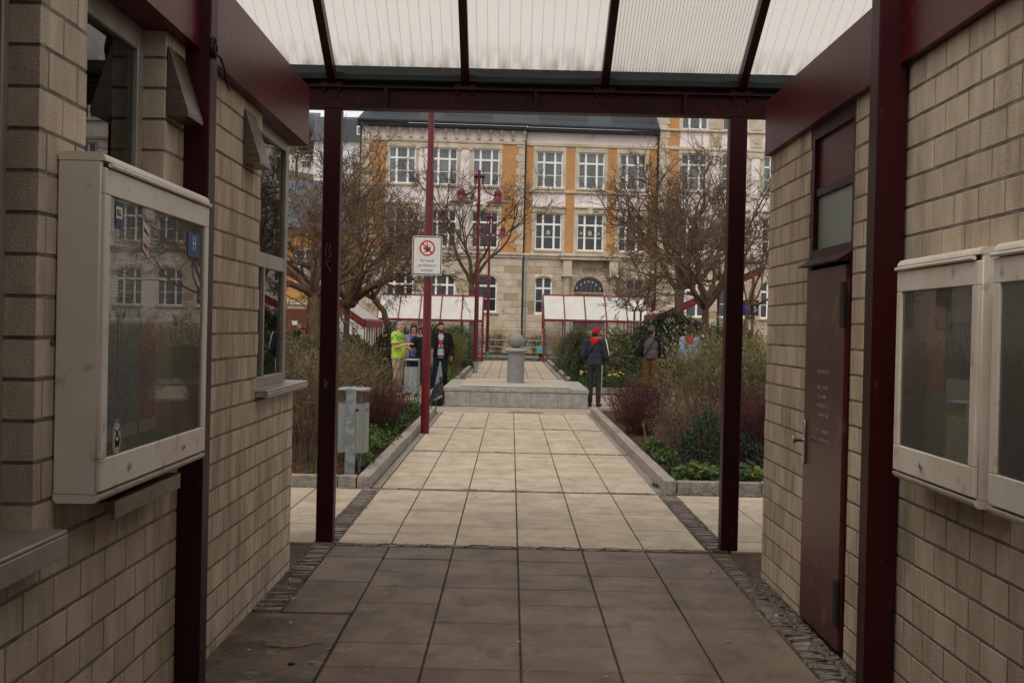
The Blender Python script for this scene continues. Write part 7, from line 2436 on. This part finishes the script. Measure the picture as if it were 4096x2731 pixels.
q.tube([hi + Vector((0.090, -0.035, 0)) * s, hi.lerp(kn, 0.5) + Vector((0.080, -0.03, 0)) * s, kn + Vector((0.064, -0.03, 0)) * s, kn.lerp(an, 0.6) + Vector((0.055, -0.022, 0)) * s], 0.009, 6)
link('trouser_stripe', q.mesh('trouser_stripe', pm('off_white_stripe', '#b3aba4', None), 180), t)
q = MB()
q.tube([V('sh_r') + Vector((-0.06, -0.10, 0.06)) * s, V('chest') + Vector((-0.02, -0.155, 0.0)) * s, V('pelvis') + Vector((-0.18, -0.11, 0.14)) * s], 0.012, 6)
q = MB(); q.tube([V('sh_r') + Vector((-0.08, -0.08, 0.06)) * s, V('chest') + Vector((0.0, -0.148, 0.06)) * s, V('chest') + Vector((-0.13, -0.13, -0.12)) * s, V('pelvis') + Vector((-0.19, -0.06, 0.12)) * s], 0.012, 6)
link('bag_strap', q.mesh('bag_strap', M_pack, 180), t)
q = MB(); q.ell(V('pelvis') + Vector((0, 0, 0.055)) * s, (0.172 * s, 0.128 * s, 0.045 * s), 16, 8); link('belt', q.mesh('belt', cloth('maroon_waistband', '#4a2224'), 180), t)
# 7 man with camouflage cap
t, s, hp, HM, V = person('man in camouflage cap and grey bomber with black sleeves, back turned', (3.52, 32.0, 0), R(-12), 1.80, 'dark',
    J=dict(el_r=(0.27, 0.03, 1.14), wr_r=(0.17, 0.22, 1.02), hd_r=(-0.5, 0.8, 0.1), el_l=(-0.27, 0.02, 1.13), wr_l=(-0.18, 0.2, 0.98), hd_l=(0.5, 0.8, 0)),
    top=('sleeves', cloth('black_sleeves', '#1e2020', '#171919')), bulk=0.018, loose=0.0, bottom=('trousers', cloth('brown_trousers', '#5c4126', '#4a341d', 8), 0.02), shoes='#2a211b', hair=('black', 'short'), turn=R(-35), tilt=R(-8), voxel=0.011)
baseball_cap(t, hp, HM, s, cloth('camouflage', '#4d5638', '#2c3122', 26, lo=0.46, hi=0.54) if False else pm('camouflage', '#55603f', '#2b2f22', 24, 0.85, lo=0.46, hi=0.52))
q = MB(); q.ell(V('chest') + Vector((0, -0.012, 0.0)) * s, (0.188 * s, 0.142 * s, 0.205 * s), 18, 12); q.ell(V('pelvis').lerp(V('chest'), 0.4) + Vector((0, -0.012, 0)) * s, (0.185 * s, 0.14 * s, 0.21 * s), 18, 12)
q.tube([V('pelvis') + Vector((0, -0.01, 0.02)) * s, V('chest')], [0.165 * s, 0.165 * s], 18)
q.v[-36:] = [(x, y * 0.82, z) for x, y, z in q.v[-36:]]
link('bomber_body', remesh(q, 0.012, cloth('grey_bomber', '#534b47', '#463f3c', 8), 'bomber_body', 3), t)
q = MB(); q.tube([V('sh_r') + Vector((-0.07, -0.09, 0.07)) * s, V('chest') + Vector((0.03, -0.163, 0.02)) * s, V('chest') + Vector((-0.10, -0.155, -0.18)) * s, V('pelvis') + Vector((-0.19, -0.08, 0.08)) * s], 0.014, 6)
link('bag_strap', q.mesh('bag_strap', M_pack, 180), t)
q = MB(); q.tube([hp(0.078, 0.02, -0.02), hp(0.082, 0.01, -0.07), hp(0.075, 0.02, -0.14)], 0.004, 5); q.ell(hp(0.083, 0.02, -0.015), 0.011, 8, 6); link('earphone', q.mesh('earphone', M_white), t)
# 8, 9 people behind the budding shrub
t, s, hp, HM, V = person('person in pale blue jacket with red hood behind the budding shrub', (4.78, 34.0, 0), R(-30), 1.80, 'dark', top=('jacket', cloth('pale_blue_jacket', '#8e9cb0', '#7c8aa0', 6)), bulk=0.03, bottom=('jeans', cloth('blue_jeans', '#28324a')), hair=('black', 'afro'), voxel=0.013, tilt=R(-10))
q = MB()
for k in range(9):
    a = math.pi * (k / 8) + math.pi
    q.ell(V('neck') + Vector((0.115 * math.cos(a), 0.02 + 0.115 * math.sin(a), -0.01)) * s, 0.055 * s, 9, 6)
q.ell(V('neck') + Vector((0.03, -0.12, -0.06)) * s, (0.11 * s, 0.05 * s, 0.10 * s), 12, 8)
link('hood', remesh(q, 0.013, redc, 'hood', 3), t)
t, s, hp, HM, V = person('tall person in dark jacket with white striped collar behind the budding shrub', (5.12, 35.0, 0), R(60), 1.92, 'dark', top=('jacket', cloth('navy_jacket', '#1a1b22')), bulk=0.028, bottom=('trousers', cloth('dark_joggers', '#1d1d20')), hair=('black', 'afro'), voxel=0.013, tilt=R(-12))
q = MB(); q.tube([V('neck') + Vector((0.10, 0.02, 0.04)) * s, V('neck') + Vector((0.12, -0.06, -0.01)) * s, V('neck') + Vector((0.06, -0.12, -0.04)) * s, V('neck') + Vector((-0.02, -0.13, -0.05)) * s], 0.026, 8)
link('collar', q.mesh('collar', M_white, 180), t)
# 10 far walker with shopping bag
t, s, hp, HM, V = person('far walker in black and white patterned shirt carrying a bag', (1.74, 66.9, 0), R(75), 1.70, 'pale', J=dict(kn_r=(0.09, 0.16, 0.50), an_r=(0.09, 0.26, 0.09), kn_l=(-0.09, -0.04, 0.48), an_l=(-0.09, -0.30, 0.14)), top=('shirt', pm('patterned_shirt', '#c9c6c2', '#25242a', 22, 0.8, lo=0.48, hi=0.52)), bulk=0.02, bottom=('jeans', cloth('worn_jeans', '#33425a', '#29364a')), hair=('grey', 'short'), voxel=0.016)
q = MB(); q.cbox(-0.30, -0.16, -0.10, 0.30, 0.36, 0.76, 0.02); q.tube([(-0.23, 0.0, 0.76), (-0.235, 0.08, 0.90), (-0.23, 0.2, 0.76)], 0.008, 6)
link('shopping_bag', q.mesh('shopping_bag', pm('printed_bag', '#7fb04a', '#3fa0b8', 5, 0.5, lo=0.46, hi=0.54)), t)
# 11-14 people waiting at the stop, far left
t, s, hp, HM, V = person('man in dark cap and sunglasses waiting at the far left', (-7.22, 40.0, 0), R(185), 1.66, 'tan', top=('jacket', cloth('dark_blue_jacket', '#23272f')), opening=('shirt', cloth('grey_shirt', '#6d6f74')), bulk=0.02, bottom=('trousers', cloth('grey_trousers', '#3a3a3c')), hair=('black', 'short'), glasses=True, voxel=0.015)
baseball_cap(t, hp, HM, s, cloth('slate_cap', '#2c3440'))
person('white haired person in dark coat before the brown gate', (-7.15, 43.0, 0), R(200), 1.68, 'pale', top=('coat', cloth('charcoal_coat', '#232323')), bulk=0.025, bottom=('trousers', cloth('charcoal_trousers', '#262628')), hair=('grey', 'short'), voxel=0.016)
t, s, hp, HM, V = person('stooping person with black backpack and grey sleeves at the far left', (-6.42, 39.6, 0), R(130), 1.55, 'tan', top=('pullover', cloth('grey_pullover', '#8a8a8a')), bulk=0.02, bottom=('trousers', cloth('navy_trousers', '#20242c')), hair=('brown', 'short'), voxel=0.015, tilt=R(-12))
q = MB(); q.ell((0, -0.19, 1.13), (0.16, 0.10, 0.25), 14, 10); link('backpack', q.mesh('backpack', M_pack, 180), t)
person('person whose head shows just above the shrubs by the slim trunk', (-5.62, 45.5, 0), R(190), 1.55, 'pale', top=('jacket', cloth('olive_jacket', '#45423a')), bulk=0.02, bottom=('trousers', cloth('olive_trousers', '#2f2e2a')), hair=('brown', 'short'), voxel=0.016)

# fuse every body and garment into one continuous skin
todo = [o for o in COL.objects if o.type == 'MESH' and o.data.name in PENDING]
for o in todo:
    vx, it = PENDING[o.data.name]
    m = o.modifiers.new('fuse', 'REMESH'); m.mode = 'VOXEL'; m.voxel_size = vx
    sm = o.modifiers.new('soft', 'SMOOTH'); sm.factor = 0.5; sm.iterations = it
dg = bpy.context.evaluated_depsgraph_get()
fused = [(o, bpy.data.meshes.new_from_object(o.evaluated_get(dg))) for o in todo]
for o, me in fused:
    mt = o.data.materials[0]
    o.modifiers.clear()
    o.data = me
    me.materials.clear(); me.materials.append(mt)
    me.polygons.foreach_set('use_smooth', [True] * len(me.polygons))
